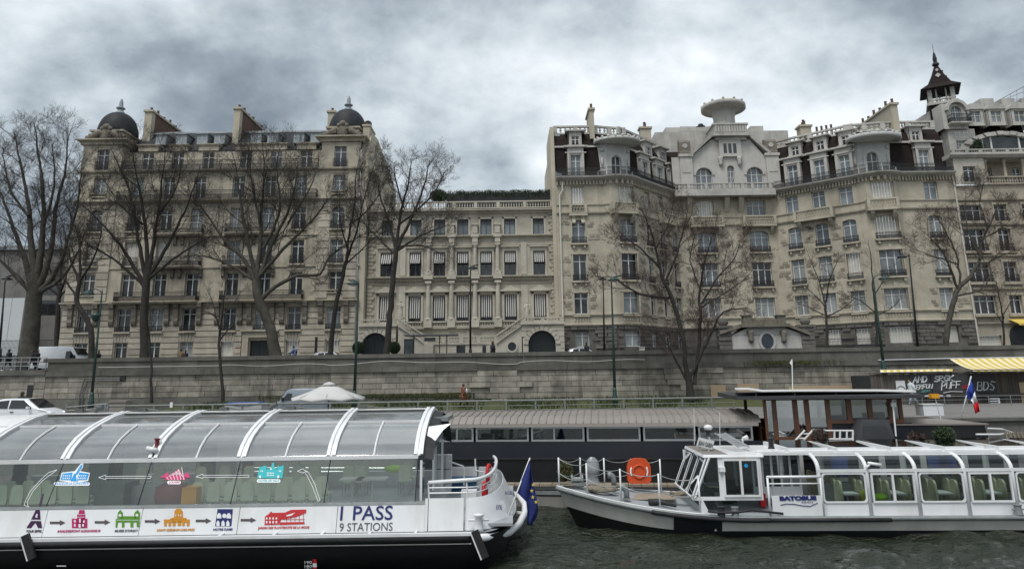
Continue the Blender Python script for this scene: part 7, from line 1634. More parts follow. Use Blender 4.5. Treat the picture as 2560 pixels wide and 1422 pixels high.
 # station stop
 D('station_picture',[c6(l)for l in(rect(1145,925,1380,958),[(1160,920),(1165,865),(1190,835),(1215,865),(1215,920)],[(1325,920),(1330,865),(1362,835),(1384,865),(1384,925)],[(1145,958),(1165,958),(1160,1008),(1142,1008)],rect(1205,958,1230,1008),rect(1290,958,1318,1008),[(1350,958),(1380,958),(1376,1005),(1352,1005)],rect(1195,898,1350,925))],'ink_green');D('station_clock',[c6(circ(1188,890,14)),c6(circ(1355,888,14)),c6(rect(1155,935,1370,939))],'boat_white',1)
 # church stop
 D('church_picture',[c6(l)for l in([(1722,905),(1725,850),(1745,825),(1785,825),(1805,850),(1808,905)],[(1680,922),(1750,898),(1845,918),(1845,935),(1680,935)],rect(1620,930,1875,960),rect(1622,960,1648,996),rect(1665,960,1690,996),rect(1705,945,1735,994),rect(1755,945,1790,992),rect(1800,960,1825,994),rect(1845,960,1872,996))],'ink_orange');D('church_picture_cut',[c6(rect(1735,880,1742,900)),c6(rect(1760,880,1767,900)),c6(rect(1785,880,1792,900))],'boat_white',1)
 # cathedral stop
 D('cathedral_picture',[c6(l)for l in([(2150,828),(2300,828),(2285,995),(2125,995)],)],'ink_navy');D('cathedral_cut',[c6(circ(2218,895,22))]+[c6([(x-22,920),(x-22,890),(x-8,868),(x+8,868),(x+22,890),(x+22,920)])for x in(2166,2262)]+[c6([(x-16,995),(x-16,960),(x,938),(x+16,960),(x+16,995)])for x in(2155,2205,2252)],'boat_white',1)
 # garden stop
 D('garden_picture',[c7(l)for l in([(85,985),(90,900),(130,875),(150,850),(165,865),(285,862),(225,982)],[(240,930),(285,862),(350,835),(497,832),(495,865),(400,905),(265,930)],[(232,985),(238,958),(480,955),(480,975)])],'ink_red');D('garden_cut',[c7(rect(100+k*32,910,115+k*32,930))for k in range(4)]+[c7(rect(100+k*32,945,115+k*32,968))for k in range(4)]+[c7([(300,890),(390,862),(350,895),(300,900)])],'boat_white',1);D('garden_grid',[c7(l)for l in[rect(300+k*42,900-k*6,304+k*42,955)for k in range(5)]+[rect(262,928,480,932)]],'ink_red')
 # pictures on the glass
 g1=g0;DG=lambda nm,polys,m,lay=0:decal(t,nm,polys,m,g1,nG,.006+.006*lay)
 DG('square_picture',[c6(l)for l in([(600,542),(622,480),(720,468),(705,545)],[(765,545),(785,468),(882,480),(862,542)],[(700,555),(735,480),(752,480),(760,548),(775,548),(770,556)],[(745,490),(800,395),(818,388),(815,412),(765,492)])],'ink_blue',1);DG('square_cut',[c6(rect(628+k*20,495,638+k*20,508))for k in range(4)]+[c6(rect(624+k*20,520,634+k*20,535))for k in range(4)]+[c6(rect(782+k*20,495,792+k*20,508))for k in range(4)]+[c6(rect(778+k*20,520,788+k*20,535))for k in range(4)],'ink_white',2);DG('square_back',[c6([(590,550),(612,470),(740,455),(800,382),(824,380),(822,415),(795,455),(890,472),(872,552),(780,565),(690,565)])],'ink_white')
 DG('pyramid_picture',[c6(l)for l in([(1615,542),(1770,432),(1838,542)],[(1580,520),(1660,466),(1675,500),(1645,520)],[(1812,495),(1855,466),(1882,520),(1832,520)])],'ink_pink',1)
 DG('pyramid_grid',[c6(l)for k in range(6)for l in([(1645+k*30,520-k*20),(1650+k*30,517-k*20),(1672+k*30,542),(1666+k*30,542)],[(1625+k*27,535-k*18),(1630+k*27,532-k*18),(1770+k*11,462+k*16-8),(1766+k*11,458+k*16-8)])],'ink_white',2)
 DG('hall_picture',[c7(l)for l in([(12,525),(40,408),(60,420),(80,400),(108,405),(104,440),(150,425),(162,372),(178,372),(185,425),(214,440),(216,400),(240,410),(275,398),(275,420),(262,525)],)],'ink_teal',1);DG('hall_cut',[c7(l)for l in[rect(110+k*15,470,119+k*15,482)for k in range(5)]+[rect(110+k*15,492,119+k*15,504)for k in range(5)]+[rect(48+k*14,450,56+k*14,464)for k in range(2)]+[rect(228+k*14,450,236+k*14,464)for k in range(2)]+[[(32,525),(35,500),(52,500),(52,525)],[(212,525),(214,500),(232,500),(230,525)],circ(150,436,8)]],'ink_white',2)
 def plate(s,cx,y,w,m):DG('name_plate',[[(cx-w/2,y-4),(cx-w/2+3,y-7),(cx+w/2-3,y-7),(cx+w/2,y-4),(cx+w/2,y-1),(cx+w/2-3,y+2),(cx-w/2+3,y+2),(cx-w/2,y-1)]],'ink_white');lettering(t,'stop_name',s,cx-w/2+4,y-.2,4.9,m,g1,nG,w-8,0,.002)
 plate('PLACE DE LA CONCORDE',180,1211.5,90,'ink_blue');plate('LOUVRE',435.5,1208,34,'ink_pink');plate('HOTEL DE VILLE',672,1204,59,'ink_teal')
 def outline(nm,pts,w=1.1):
  polys=[]
  for a,c in zip(pts,pts[1:]+pts[:1]):
   d=Vector((c[0]-a[0],c[1]-a[1]));n_=Vector((-d.y,d.x)).normalized()*w/2;polys.append([(a[0]-n_.x,a[1]-n_.y),(c[0]-n_.x,c[1]-n_.y),(c[0]+n_.x,c[1]+n_.y),(a[0]+n_.x,a[1]+n_.y)])
  DG(nm,polys,'ink_white')
 outline('outline_arrow',c6([(975,518),(1045,495),(1045,508),(1495,504),(1490,526),(1045,525),(1045,538)]));outline('outline_arrow',c6([(1937,510),(2005,484),(2002,496),(2460,495),(2458,517),(2005,515),(2005,527)]))
 outline('outline_arrow',c7([(410,455),(465,430),(470,440),(520,470),(580,580),(632,740),(615,755),(560,610),(500,490),(475,460),(470,475)]));outline('outline_arrow',c6([(565,440),(552,452),(420,550),(330,650),(270,760),(275,790),(290,812),(242,790),(255,745),(300,655),(400,545),(480,470)]))
 DG('graffiti_mark',[c6([(420,680),(436,680),(400,820),(378,820)])],'ink_purple',1)
 # name on the stern, logo, draught marks, plate
 q=P(1246,1263,20.0);nS=Vector((.75,-.62,.15)).normalized();
 decal(t,'name_board',[[(1236,1258),(1249,1249),(1257,1269),(1245,1277)]],'ink_white',q,nS,.12);lettering(t,'boat_name','RIVOLI',1240,1274,13,'ink_navy',q+nS*.12,nS,14)
 q=P(1268,1230,21.0);lettering(t,'logo_lettering','BATOBUS',1262,1236,9,'ink_navy',q+nS*.1,nS,22,.3)
 h0=Vector((0,Y0+.1,.3));nH=Vector((0,-1,-.25)).normalized()
 for k,(s,y)in enumerate((('190',1407.5),('180',1417),('170',1426.5))):
  lettering(t,'draught_figure',s,762,y,6.5,'ink_white',h0,nH,18);decal(t,'draught_block',[rect(782,1396.5+k*10,792,1406+k*10)],'red' if k!=1 else 'ink_white',h0,nH)
 decal(t,'draught_dash',[rect(142,1412,166,1414.5)],'ink_white',h0,nH)
 # flag on the stern staff
 fl=thing('flagpole','slanting white staff on the stern of the left river bus carrying a blue flag','flagpole',P(1266,1297,20.6));b=MB();s0,s1=P(1266,1300,20.6),P(1325,1144,21.3);b.tube([s0,s1],.022,8);part('staff',b,MATS['mast'],fl,True);b=MB();b.box(s0.x-.09,s0.x+.09,s0.y-.1,s0.y+.1,s0.z-.2,s0.z+.05);part('socket',b,MATS['iron'],fl)
 fg=thing('star_flag','drooping dark blue flag with yellow stars on the stern of the left river bus','flag',P(1310,1240,21.));rows=[];L_=[(1323,1150),(1316,1168),(1308,1188),(1299,1209),(1291,1228)];Rr=[(1325,1160),(1330,1190),(1337,1222),(1344,1256),(1345,1272)]
 tail_l=[(1303,1240),(1316,1252),(1318,1275),(1317,1298),(1318,1311)];tail_r=[(1344,1280),(1341,1292),(1336,1300),(1332,1306),(1331,1312)]
 for k,(a,c)in enumerate(zip(L_+tail_l,Rr+tail_r)):
  row=[]
  for j in range(9):f=j/8;row.append(P(a[0]+(c[0]-a[0])*f,a[1]+(c[1]-a[1])*f,21.0+.10*math.sin(f*9+k*.7)*(.3+f)))
  rows.append(row)
 b=MB();b.grid(rows);o=part('cloth',b,MATS['navy_flag'],fg,True);o.modifiers.new('thick','SOLIDIFY').thickness=.006
 for px,py in((1333,1211),(1329.5,1226),(1332,1242),(1340,1254)):
  b=MB();q=P(px,py,20.86);pts=[q+Vector(((.055 if i%2==0 else .023)*math.sin(math.pi*i/5),0,(.055 if i%2==0 else .023)*math.cos(math.pi*i/5)))for i in range(10)];b.prism(pts,(0,.01,0));part('star',b,MATS['star_yellow'],fg)
boat_left()
# ------------------------------------------------------------------ small white river bus on the right, bow towards the middle
def boat_right():
 F=Fr((8.0,23.0),(18.0,22.5));H=F.hit;V=Vector
 t=thing('small_river_bus','white river bus with wheelhouse, railed foredeck and rounded glass saloon at right','boat',F.p(2,-2.2,0));wht,cr=MATS['boat_white'],MATS['boat_cream']
 BM=2.2;ub=H(1392,1216,-BM)[0];Lb=H(1790,1285,0)[0]-ub;ue=H(2900,1290,0)[0]
 zg0=H(2000,1293,0)[1];zg=lambda u:zg0+(1.14-zg0)*max(0.,1-(u-ub)/(Lb*1.25))**1.7
 hb=lambda u:BM*(1-max(0.,1-(u-ub)/Lb)**2.1)
 us=[ub+Lb*(k/22)**1.25 for k in range(23)]+[ub+Lb+(ue-ub-Lb)*k/6 for k in range(1,7)]
 near=lambda u:-BM+hb(u);far=lambda u:-BM-hb(u)
 # hull skin: cream topsides, dark boot below a rising line
 zbt=lambda u:.13+.40*max(0.,1-(u-ub)/(Lb*.85))**1.6
 def sec(u,s,z):
  f=(zg(u)-z)/(zg(u)+.5);q=u+.85*f*max(0.,1-(u-ub)/(Lb*.7));return F.p(q,-BM+s*max(0.0,hb(u)*(1-.16*f)-.10*f*(1 if u<ub+Lb else .4)),z)
 for s in(1,-1):
  b=MB();b.grid([[sec(u,s,zg(u))for u in us],[sec(u,s,(zg(u)+zbt(u))/2)for u in us],[sec(u,s,zbt(u))for u in us]][::s]);part('topsides',b,cr,t,True)
  b=MB();b.grid([[sec(u,s,zbt(u))for u in us],[sec(u,s,(zbt(u)-.35)*.5)for u in us],[sec(u,s,-.35)for u in us]][::s]);part('boot_topping',b,MATS['hull_grey']if s<0 else MATS['hull_black'],t,True)
 part('transom',MB().add([sec(ue,1,zg(ue)),sec(ue,-1,zg(ue)),sec(ue,-1,-.35),sec(ue,1,-.35)],[(0,1,2,3)]),cr,t)
 u0,u1=H(1687,1300)[0],H(1806,1300)[0];b=MB();uu=[u0+(u1-u0)*k/8 for k in range(9)];b.grid([[sec(u,1,zg(u)-.03)+F.n*.02 for u in uu],[sec(u,1,(zg(u)+zbt(u))/2)+F.n*.02 for u in uu],[sec(u,1,zbt(u)+.0)+F.n*.02 for u in uu]]);part('black_patch',b,MATS['hull_navy'],t,True)
 b=MB();b.grid([[F.p(u,near(u),zg(u)-.02)for u in us],[F.p(u,-BM,zg(u)+.03)for u in us],[F.p(u,far(u),zg(u)-.02)for u in us]]);part('deck',b,MATS['deck_grey'],t,True)
 for nm,s in(('gunwale',1),('gunwale',-1)):
  b=MB();b.tube([F.p(u,-BM+s*hb(u),zg(u)-.03)for u in us],.075,8);part(nm,b,MATS['galv'],t,True);b=MB();b.tube([F.p(u,-BM+s*hb(u),zg(u)+.05)for u in us if u<ub+Lb],.02,6);part('toe_rail',b,wht,t,True)
 pf=[H(px,1270+(px-1628)*.11,near(H(px,1285)[0]))[0]for px in range(1628,1935,12)];b=MB();b.tube([F.p(u,near(u)+.06,zg(u)-.06)for u in pf],.07,8);part('black_fender',b,MATS['rubber'],t,True)
 u0,u1=H(1930,1290)[0],H(2225,1290)[0];b=MB();b.tube([F.p(u0,.08,zg0-.06),F.p(u1,.08,zg0-.06)],.06,8);part('black_fender',b,MATS['rubber'],t,True)
 # stanchions and sagging chains round the foredeck
 def stanch(px,y0,y1,w,m=wht,r=.028):
  u,z0=H(px,y0,w);_,z1=H(px,y1,w);b=MB();a=F.p(u,w,zg(max(u,ub))-.02);b.tube([a,V((a.x,a.y,z1))],r,7);part('stanchion',b,m,t,True);return V((a.x,a.y,z1))
 W_=lambda px,y:near(max(ub,H(px,y,-.8)[0]))
 nr=[stanch(1398,1216,1143,-BM+.05)]+[stanch(px,y0,y1,W_(px,y0)-.06)for px,y0,y1 in((1468,1234,1157),(1553,1251,1171),(1650,1265,1183))]
 fr=[nr[0]]+[stanch(px,y0,y1,w)for px,y0,y1,w in((1452,1212,1143,-BM-1.1),(1512,1214,1144,-BM-1.6),(1580,1215,1146,-BM-1.9),(1653,1215,1147,-BM-2.0))]
 endp=stanch(1752,1292,1192,-.06);b=MB();b.prism([F.p(*q)for q in[(H(1752,1292,-.1)[0]-.02,-.1,.6),(H(1752,1292,-.1)[0]+.3,-.1,.6),(H(1752,1292,-.1)[0]+.06,-.1,.6+.5)]],F.n*.04);part('stanchion_brace',b,wht,t)
 def chain(a,c,sag,dz=0.):b=MB();b.tube([a.lerp(c,k/10)+V((0,0,dz-sag*4*(k/10)*(1-k/10)))for k in range(11)],.013,4);part('chain',b,MATS['galv'],t)
 for l in(nr+[endp],fr):
  for a,c in zip(l,l[1:]):chain(a,c,.12,-.03);chain(a,c,.13,-.5)
  # ---- wheelhouse
 wn,wf=-.62,-2*BM+.62;zt=H(1830,1138,wn)[1];zb=H(1830,1250,wn)[1];zs=H(1830,1241,wn)[1];un=H(1733,1243,wn)[0];ut=H(1766,1137,wn)[0];uw=H(1905,1200,wn)[0]
 rec=.45
 b=MB();b.hexa([F.p(un,wn,zb),F.p(uw,wn,zb),F.p(uw,wn-.06,zb),F.p(un,wn-.06,zb),F.p(un-.02,wn,zs),F.p(uw,wn,zs),F.p(uw,wn-.06,zs),F.p(un-.02,wn-.06,zs)]);part('cabin_base',b,wht,t)
 b=MB();b.hexa([F.p(un,wn,zb),F.p(un,wf,zb),F.p(un+.06,wf,zb),F.p(un+.06,wn,zb),F.p(un-.06,wn,zs),F.p(un-.06,wf,zs),F.p(un,wf,zs),F.p(un,wn,zs)]);part('cabin_front',b,wht,t)
 fw=lambda k:(wn+(wf-wn)*k)
 for k in range(3):
  a,c=k/3+.01,(k+1)/3-.01;b=MB();b.add([F.p(un,fw(a),zs),F.p(un,fw(c),zs),F.p(ut,fw(c),zt-.05),F.p(ut,fw(a),zt-.05)],[(0,1,2,3)]);part('windscreen',b,MATS['glass_cabin'],t)
 for k in range(4):
  w=fw(k/3);b=MB();b.tube([F.p(un-.02,w,zs),F.p(ut-.02,w,zt-.04)],.018 if k else .03,6);part('windscreen_bar',b,wht if k!=3 else wht,t)
 b=MB();b.tube([F.p(un+.06,wn+.01,zs-.02),F.p(ut+.09,wn+.01,zt-.03)],.04,6);part('corner_bar',b,wht,t)
 ra,rc=ut-.12,H(1800,1130,wn)[0];b=MB();b.hexa([F.p(ra,wn+.04,zt-.05),F.p(uw+.1,wn+.04,zt-.05),F.p(uw+.1,wf-.04,zt-.05),F.p(ra,wf-.04,zt-.05),F.p(ra+.03,wn+.0,zt+.03),F.p(uw+.1,wn,zt+.03),F.p(uw+.1,wf,zt+.03),F.p(ra+.03,wf,zt+.03)]);part('cabin_roof',b,wht,t);b=MB();b.fbox(F,ra+.04,rc+.25,wf+.1,wn-.06,zt+.03,zt+.04);part('roof_mat',b,MATS['taupe_metal'],t)
 # side: quarter light, sliding window
 h=lambda px,y:H(px,y,wn);q=[h(1757,1239),h(1804,1239),h(1799,1142),h(1771,1142)]
 b=MB();b.add([F.p(u,wn-.03,z)for u,z in q],[(0,1,2,3)]);part('quarter_light',b,MATS['glass_cabin'],t)
 def framed(u0,u1,z0,z1,w,mull=True,gm='glass_bow',name='sliding_window',fw_=.055):
  b=MB();b.fbox(F,u0,u0+fw_,w-.05,w+.03,z0,z1);b.fbox(F,u1-fw_,u1,w-.05,w+.03,z0,z1);b.fbox(F,u0+fw_,u1-fw_,w-.05,w+.03,z0,z0+fw_);b.fbox(F,u0+fw_,u1-fw_,w-.05,w+.03,z1-fw_,z1)
  if mull:b.fbox(F,(u0+u1)/2-.035,(u0+u1)/2+.035,w-.04,w+.035,z0+fw_,z1-fw_)
  o=part(name,b,wht,t);b=MB();b.add([F.p(u0+.03,w-.02,z0+.03),F.p(u1-.03,w-.02,z0+.03),F.p(u1-.03,w-.02,z1-.03),F.p(u0+.03,w-.02,z1-.03)],[(0,1,2,3)]);part('pane',b,MATS[gm],o)
 a,c=h(1811,1238),h(1894,1146);framed(a[0],c[0],zs,c[1],wn+.02,True,'glass_cabin')
 q0=h(1808,1200)[0];b=MB();b.fbox(F,q0-.13,q0+.04,wn-.06,wn+.0,zs,zt-.05);part('cabin_post',b,wht,t);b=MB();b.fbox(F,q0,uw,wn-.06,wn+.0,c[1],zt-.05);b.fbox(F,c[0],uw,wn-.06,wn+.001,zs,c[1]);part('cabin_header',b,wht,t)
 b=MB();b.fbox(F,un+.1,uw,wf,wf+.06,zb,zs);b.fbox(F,un+.4,uw,wf,wf+.05,zt-.2,zt-.05)
 for k in range(4):uu=un+.35+(uw-un-.4)*k/3;b.fbox(F,uu-.04,uu+.04,wf,wf+.05,zs,zt-.1)
 part('far_cabin_side',b,wht,t)
 b=MB();b.fbox(F,un+.35,un+.75,wf+.3,wn-.4,zb-.2,zs+.12);b.fbox(F,un+1.25,un+1.7,-2.6,-2.1,zb-.3,zs+.35);part('helm_console',b,MATS['interior_dark'],t)
 b=MB();q=h(1803,1172);b.fbox(F,q[0]-.08,q[0]+.1,wn,wn+.12,q[1]-.07,q[1]+.07);o=part('search_light',b,wht,t);
 b=MB();q=h(1865,1163);b.lathe([(.001,0),(.06,0),(.06,.005)],(0,0,0),12);put('window_sticker',b.mesh('window_sticker'),MATS['ink_blue'],t,F.M(q[0],wn+.01,q[1])@Matrix.Rotation(math.pi/2,4,'X'))
 # ---- boarding gate with its name board, door recess
 g0,g1=H(1922,1260,-.1)[0],H(2058,1260,-.1)[0];zr1,zr2,zp1,zp0=(H(1990,y,-.1)[1]for y in(1191,1208,1238,1288))
 for z,r in((zr1,.04),(zr2,.022)):b=MB();b.tube([F.p(g0,-.08,z),F.p(g1,-.08,z)],r,8);part('gate_rail',b,wht,t,True)
 for u in(g0+.02,g1-.02):b=MB();b.tube([F.p(u,-.08,zg0),F.p(u,-.08,zr1)],.035,8);part('gate_post',b,wht,t,True)
 b=MB();b.fbox(F,g0+.1,g1-.04,-.1,-.06,zp0,zp1);part('name_board',b,wht,t)
 pn=F.p(0,-.055,0);lettering(t,'lettering','BATOBUS',1949,1249.5,9.5,'ink_navy',pn,F.n*1.0,93,0,.012);lettering(t,'lettering','PARIS',2004,1256.5,4,'ink_navy',pn,F.n*1.0,29)
 wv=[(1951,1260.5),(1965,1257.5),(1985,1258),(2005,1262),(2025,1263.5),(2044,1255)]
 decal(t,'logo_wave',[[wv[k],wv[k+1],(wv[k+1][0],wv[k+1][1]+1.8),(wv[k][0],wv[k][1]+1.8)]for k in range(5)],'ink_navy',pn,F.n*1.0,.006)
 uo0,uo1=uw,H(2042,1200,-.25)[0];D=-1.7;zgt=H(2046,1177,-.25)[1];zro=H(2007,1133,-1.1)[1]
 b=MB();b.fbox(F,uo0,uo1,D-.05,D,zb-.1,zb+.25)
 for k in range(6):uu=uo0+.03+(uo1-uo0-.06)*k/5;b.fbox(F,uu-.035,uu+.035,D-.05,D+.02,zb,zro-.05)
 part('inner_bulkhead',b,wht,t);b=MB();b.add([F.p(uo0,D-.02,zb),F.p(uo1,D-.02,zb),F.p(uo1,D-.02,zro),F.p(uo0,D-.02,zro)],[(0,1,2,3)]);part('inner_glass',b,MATS['glass_bow'],t)
 b=MB();b.fbox(F,uo0+.12,uo0+.3,D+.1,D+.25,.6,1.0);part('fire_bottle',b,MATS['red'],t)
 b=MB();b.fbox(F,uo0-.05,ue,-2*BM+.9,-.85,zro-.02,zro+.06);part('roof',b,wht,t)
 # ---- saloon: sill, windows, rail, curved glass and ribs
 ws=-.25;RBS=[2046,2166,2288,2410,2530,2652,2774,2896];ur=[H(px,1177,ws)[0]for px in RBS];zw0=H(2200,1256,ws)[1]
 b=MB();b.fbox(F,ur[0]-.05,ue,ws-.06,ws,zg0-.02,zw0);part('saloon_side',b,wht,t);b=MB();b.fbox(F,ur[0]-.05,ue,ws-.05,ws+.04,zgt-.04,zgt+.05);part('saloon_rail',b,wht,t)
 arc=[(ws+(-1.1-ws)*(1-math.cos(q)),zgt+.04+(zro-zgt-.04)*math.sin(q))for q in[math.pi/2*k/7 for k in range(8)]]
 arc=[(ws-.02-.85*(k/7)**1.7,zgt+.05+(zro-zgt-.05)*(1-(1-k/7)**1.9))for k in range(8)]
 for i,u in enumerate(ur):
  b=MB();b.tube([F.p(u,ws,zg0)]+[F.p(u,w,z)for w,z in arc],.065,7);part('saloon_rib',b,wht,t,True)
  b=MB();b.tube([F.p(u,-2*BM-w,z)for w,z in arc],.065,7);part('far_saloon_rib',b,wht,t,True)
 for i,(a,c)in enumerate(zip(ur,ur[1:])):
  b=MB();b.grid([[F.p(a+.03,w,z),F.p(c-.03,w,z)]for w,z in arc]);part('curved_glass',b,MATS['glass_bow'],t,True)
  b=MB();b.tube([F.p(a,arc[5][0],arc[5][1]),F.p(c,arc[5][0],arc[5][1])],.02,5);part('glazing_bar',b,wht,t)
  if i%2:framed(a+.09,c-.07,zw0,zgt-.06,ws+.02,True)
  else:
   b=MB();e=.09;n=5
   def ring(m):
    u0,u1,z0,z1=a+.06+m,c-.06-m,zw0+m,zgt-.05-m;return[(u1-e+e*math.sin(q),z0+e-e*math.cos(q))for q in[math.pi/2*k/n for k in range(n+1)]]+[(u1-e+e*math.cos(q),z1-e+e*math.sin(q))for q in[math.pi/2*k/n for k in range(n+1)]]+[(u0+e-e*math.sin(q),z1-e+e*math.cos(q))for q in[math.pi/2*k/n for k in range(n+1)]]+[(u0+e-e*math.cos(q),z0+e-e*math.sin(q))for q in[math.pi/2*k/n for k in range(n+1)]]
   r0,r1=ring(0),ring(.05);m_=len(r0);b.add([F.p(u,ws+.03,z)for u,z in r0]+[F.p(u,ws+.03,z)for u,z in r1]+[F.p(u,ws-.03,z)for u,z in r1],[(k,(k+1)%m_,m_+(k+1)%m_,m_+k)for k in range(m_)]+[(m_+k,m_+(k+1)%m_,2*m_+(k+1)%m_,2*m_+k)for k in range(m_)])
   # squared corner fill
   o=part('fixed_window',b,wht,t);b=MB();b.add([F.p(u,ws-.0,z)for u,z in r1],[tuple(range(m_))]);part('pane',b,MATS['glass_bow'],o)
   # roof beams and tinted hatches
 for i,px in enumerate((1930,2045,2172,2299,2426,2552,2680,2780)):
  u0=H(px,1108,-2.3)[0];b=MB();b.fbox(F,u0-.02,u0+.09,-3.3,-.9,zro+.06,zro+.2);part('roof_beam',b,wht,t)
  b=MB();b.hexa([F.p(u0+.15,-1.15,zro+.1),F.p(u0+1.35,-1.15,zro+.1),F.p(u0+1.35,-3.1,zro+.22),F.p(u0+.15,-3.1,zro+.22),F.p(u0+.15,-1.15,zro+.14),F.p(u0+1.35,-1.15,zro+.14),F.p(u0+1.35,-3.1,zro+.26),F.p(u0+.15,-3.1,zro+.26)]);o=part('roof_hatch',b,MATS['glass_hatch'],t)
  b=MB();b.fbox(F,u0+.1,u0+1.4,-1.22,-1.1,zro+.06,zro+.17);part('hatch_frame',b,wht,o)
 b=MB();b.tube([F.p(uo0,-.95,zro+.09),F.p(ue,-.95,zro+.09)],.035,6);part('roof_edge_rail',b,wht,t)
 # interior
 b=MB();b.fbox(F,uw,ue,-2*BM+.3,-.3,.3,.36);part('saloon_floor',b,MATS['deck_grey'],t)
 far_w=-2*BM+.35;b=MB();b.fbox(F,ur[0],ue,far_w-.05,far_w,.36,1.15)
 for k in range(15):uu=ur[0]+k*.72;b.fbox(F,uu-.1,uu+.1,far_w-.05,far_w,1.15,zgt+.35)
 b.fbox(F,ur[0],ue,far_w-.05,far_w,zgt+.2,zgt+.4);part('far_side',b,MATS['interior_pale'],t)
 for px in(2100,2345,2372):uu=H(px,1180,far_w)[0];b=MB();b.fbox(F,uu-.3,uu+.3,far_w,far_w+.02,1.2,zgt+.2);part('blind',b,MATS['blind_blue'],t)
 sb=MB();pr=[(-.2,0),(-.22,.3),(-.18,.62),(-.1,.7),(.1,.7),(.18,.62),(.22,.3),(.2,0)];sb.prism([(.0,y,.42+z)for y,z in pr],(.07,0,0));sb.box(0,.42,-.2,.2,.36,.44);sb.tube([(.2,0,0),(.2,0,.36)],.03,6);sm=sb.mesh('seat');sm.materials.append(MATS['seat_tan'])
 for k in range(12):
  for w in(-.85,-1.3,-3.0,-3.45):
   for fl in(0,1):
    uu=ur[0]+.75+k*.72+fl*.0
    if fl==(k%2):put('seat',sm,None,t,F.M(uu,w,.36)@Matrix.Rotation(math.pi*fl,4,'Z'))
 for k in range(5):uu=ur[0]+1.15+k*1.44;
 for k in range(5):
  for w in(-1.05,-3.2):uu=ur[0]+1.1+k*1.44;b=MB();b.fbox(F,uu-.25,uu+.25,w-.4,w+.4,1.06,1.1);b.tube([F.p(uu,w,.36),F.p(uu,w,1.06)],.03,6);part('table',b,MATS['interior_pale'],t)
 a=H(2163,1240,-.7);b=MB();b.sphere(F.p(a[0],-.7,1.0),.2,10,7,.8,.8,1.3);part('yellow_bag',b,MATS['olive_yellow'],t,True)
 a=H(2200,1239,-.6);b=MB();b.sphere(F.p(a[0],-.6,a[1]-.02),.2,10,6,1.2,.8,.5);v=thing('safety_vest','bright green safety vest lying inside the second saloon window of the right boat','vest',F.p(a[0],-.6,1.));part('fabric',b,MATS['hi_vis'],v,True)
 a,c=H(2062,1250,-1.2),H(2130,1208,-1.2);b=MB();b.fbox(F,a[0],c[0],-1.6,-1.2,.36,c[1]);part('bar_counter',b,MATS['iron_grey'],t)
 # ---- gear on the roof: ladder, horn, radar, mast, name board
 nb=H(1744,1125,-2.);p=F.p(nb[0]+.3,-2.2,zt+.04);e=(F.e*.93+F.n*.38).normalized();
 q0,q1,q2,q3=P(1741,1114,24.9),P(1781,1123,24.7),P(1786,1102,24.9),P(1747,1092,25.1);up=q3-q0;b=MB();b.prism([q0,q1,q2,q3],(0,.03,0));b.box(q0.x+.1,q0.x+.14,q0.y,q0.y+.04,zt,q0.z+.05);b.box(q1.x-.14,q1.x-.1,q1.y,q1.y+.04,zt,q1.z+.05);o=part('name_plate',b,MATS['canvas_grey'],t)
 nn=(q1-q0).cross(up).normalized();lettering(t,'boat_name','JEAN GABIN',1745,1111,11,'iron',q0-V((0,.02,0)),nn,36,0,.004,-2.3)
 for px,py,Y,y2,r in((1736,1110,24.6,1020,.012),(1800,1115,24.6,1030,.012)):b=MB();b.tube([P(px,py,Y),P(px-1,y2,Y)],r,5);part('whip_aerial',b,MATS['mast'],t)
 q=P(1770,1068,25.);b=MB();b.sphere(q,.14,12,7,1.1,1,.7);o=part('radar_dome',b,wht,t,True);b=MB();b.tube([q,P(1772,1092,25.),P(1776,1110,25.)],.04,6);part('radar_mast',b,wht,o);b=MB();b.lathe([(.09,0),(.07,.05),(.07,.22),(.09,.25)],P(1771,1090,25.),10);part('mast_lantern',b,MATS['iron'],t)
 la,lb,lc,ld=P(1788,1083,26.),P(1812,1082,26.3),P(1873,1117,24.6),P(1847,1117,24.4);b=MB()
 ldr=thing('ladder','aluminium ladder lying on the roof of the right river bus','ladder',la)
 b.tube([la,ld],.03,6);part('stile',b,MATS['metal'],ldr);b=MB();b.tube([lb,lc],.03,6);part('stile',b,MATS['metal'],ldr)
 for k in range(9):f=(k+.6)/9.3;b=MB();b.tube([la.lerp(ld,f),lb.lerp(lc,f)],.022,5);part('rung',b,MATS['metal'],ldr)
 q=P(1928,1113,24.0);b=MB();b.lathe([(.12,0),(.09,.06),(.08,.3),(.1,.32),(.05,.38),(.02,.55)],q+V((0,0,-.1)),10);part('deck_lantern',b,MATS['iron'],t)
 q=P(1856,1096,25.2);b=MB();b.tube([q,q+V((.18,0,.05))],[.05,.08],8);b.tube([q+V((-.0,0,0)),q+V((0,0,-.15))],.03,6);part('horn',b,wht,t,True)
 q0,q1=P(2170,1157,23.1),P(2203,1162,23.1);b=MB();b.tube([q0,q1],.05,8);b.tube([P(2175,1160,23.1),P(2166,1168,23.0)],.03,6);part('camera',b,wht,t,True)
 # ---- foredeck gear
 q=P(1597,1176,26.9);lb_=thing('lifebuoy_box','big orange horseshoe lifebuoy hung on the foredeck rail of the right boat','lifebuoy',q);hw,hh=.42,.43;b=MB()
 pts=[(hw*sx*(1 if True else 0),z)for sx,z in()]
 prof=[(-hw,-hh+.1),(-hw+.1,-hh),(hw-.1,-hh),(hw,-hh+.1),(hw,.12),(hw*.92,.24),(hw*.65,hh-.03),(.1,hh),(-.1,hh),(-hw*.65,hh-.03),(-hw*.92,.24),(-hw,.12)]
 b.prism([q+V((x,-.06,z))for x,z in prof],(0,.16,0));part('shell',b,MATS['orange'],lb_);b=MB();b.tube([q+V((.22*math.cos(a),-.075,.22*math.sin(a)-.02))for a in[2*math.pi*k/24 for k in range(25)]],.035,8,cap=False);part('moulded_ring',b,MATS['orange'],lb_,True)
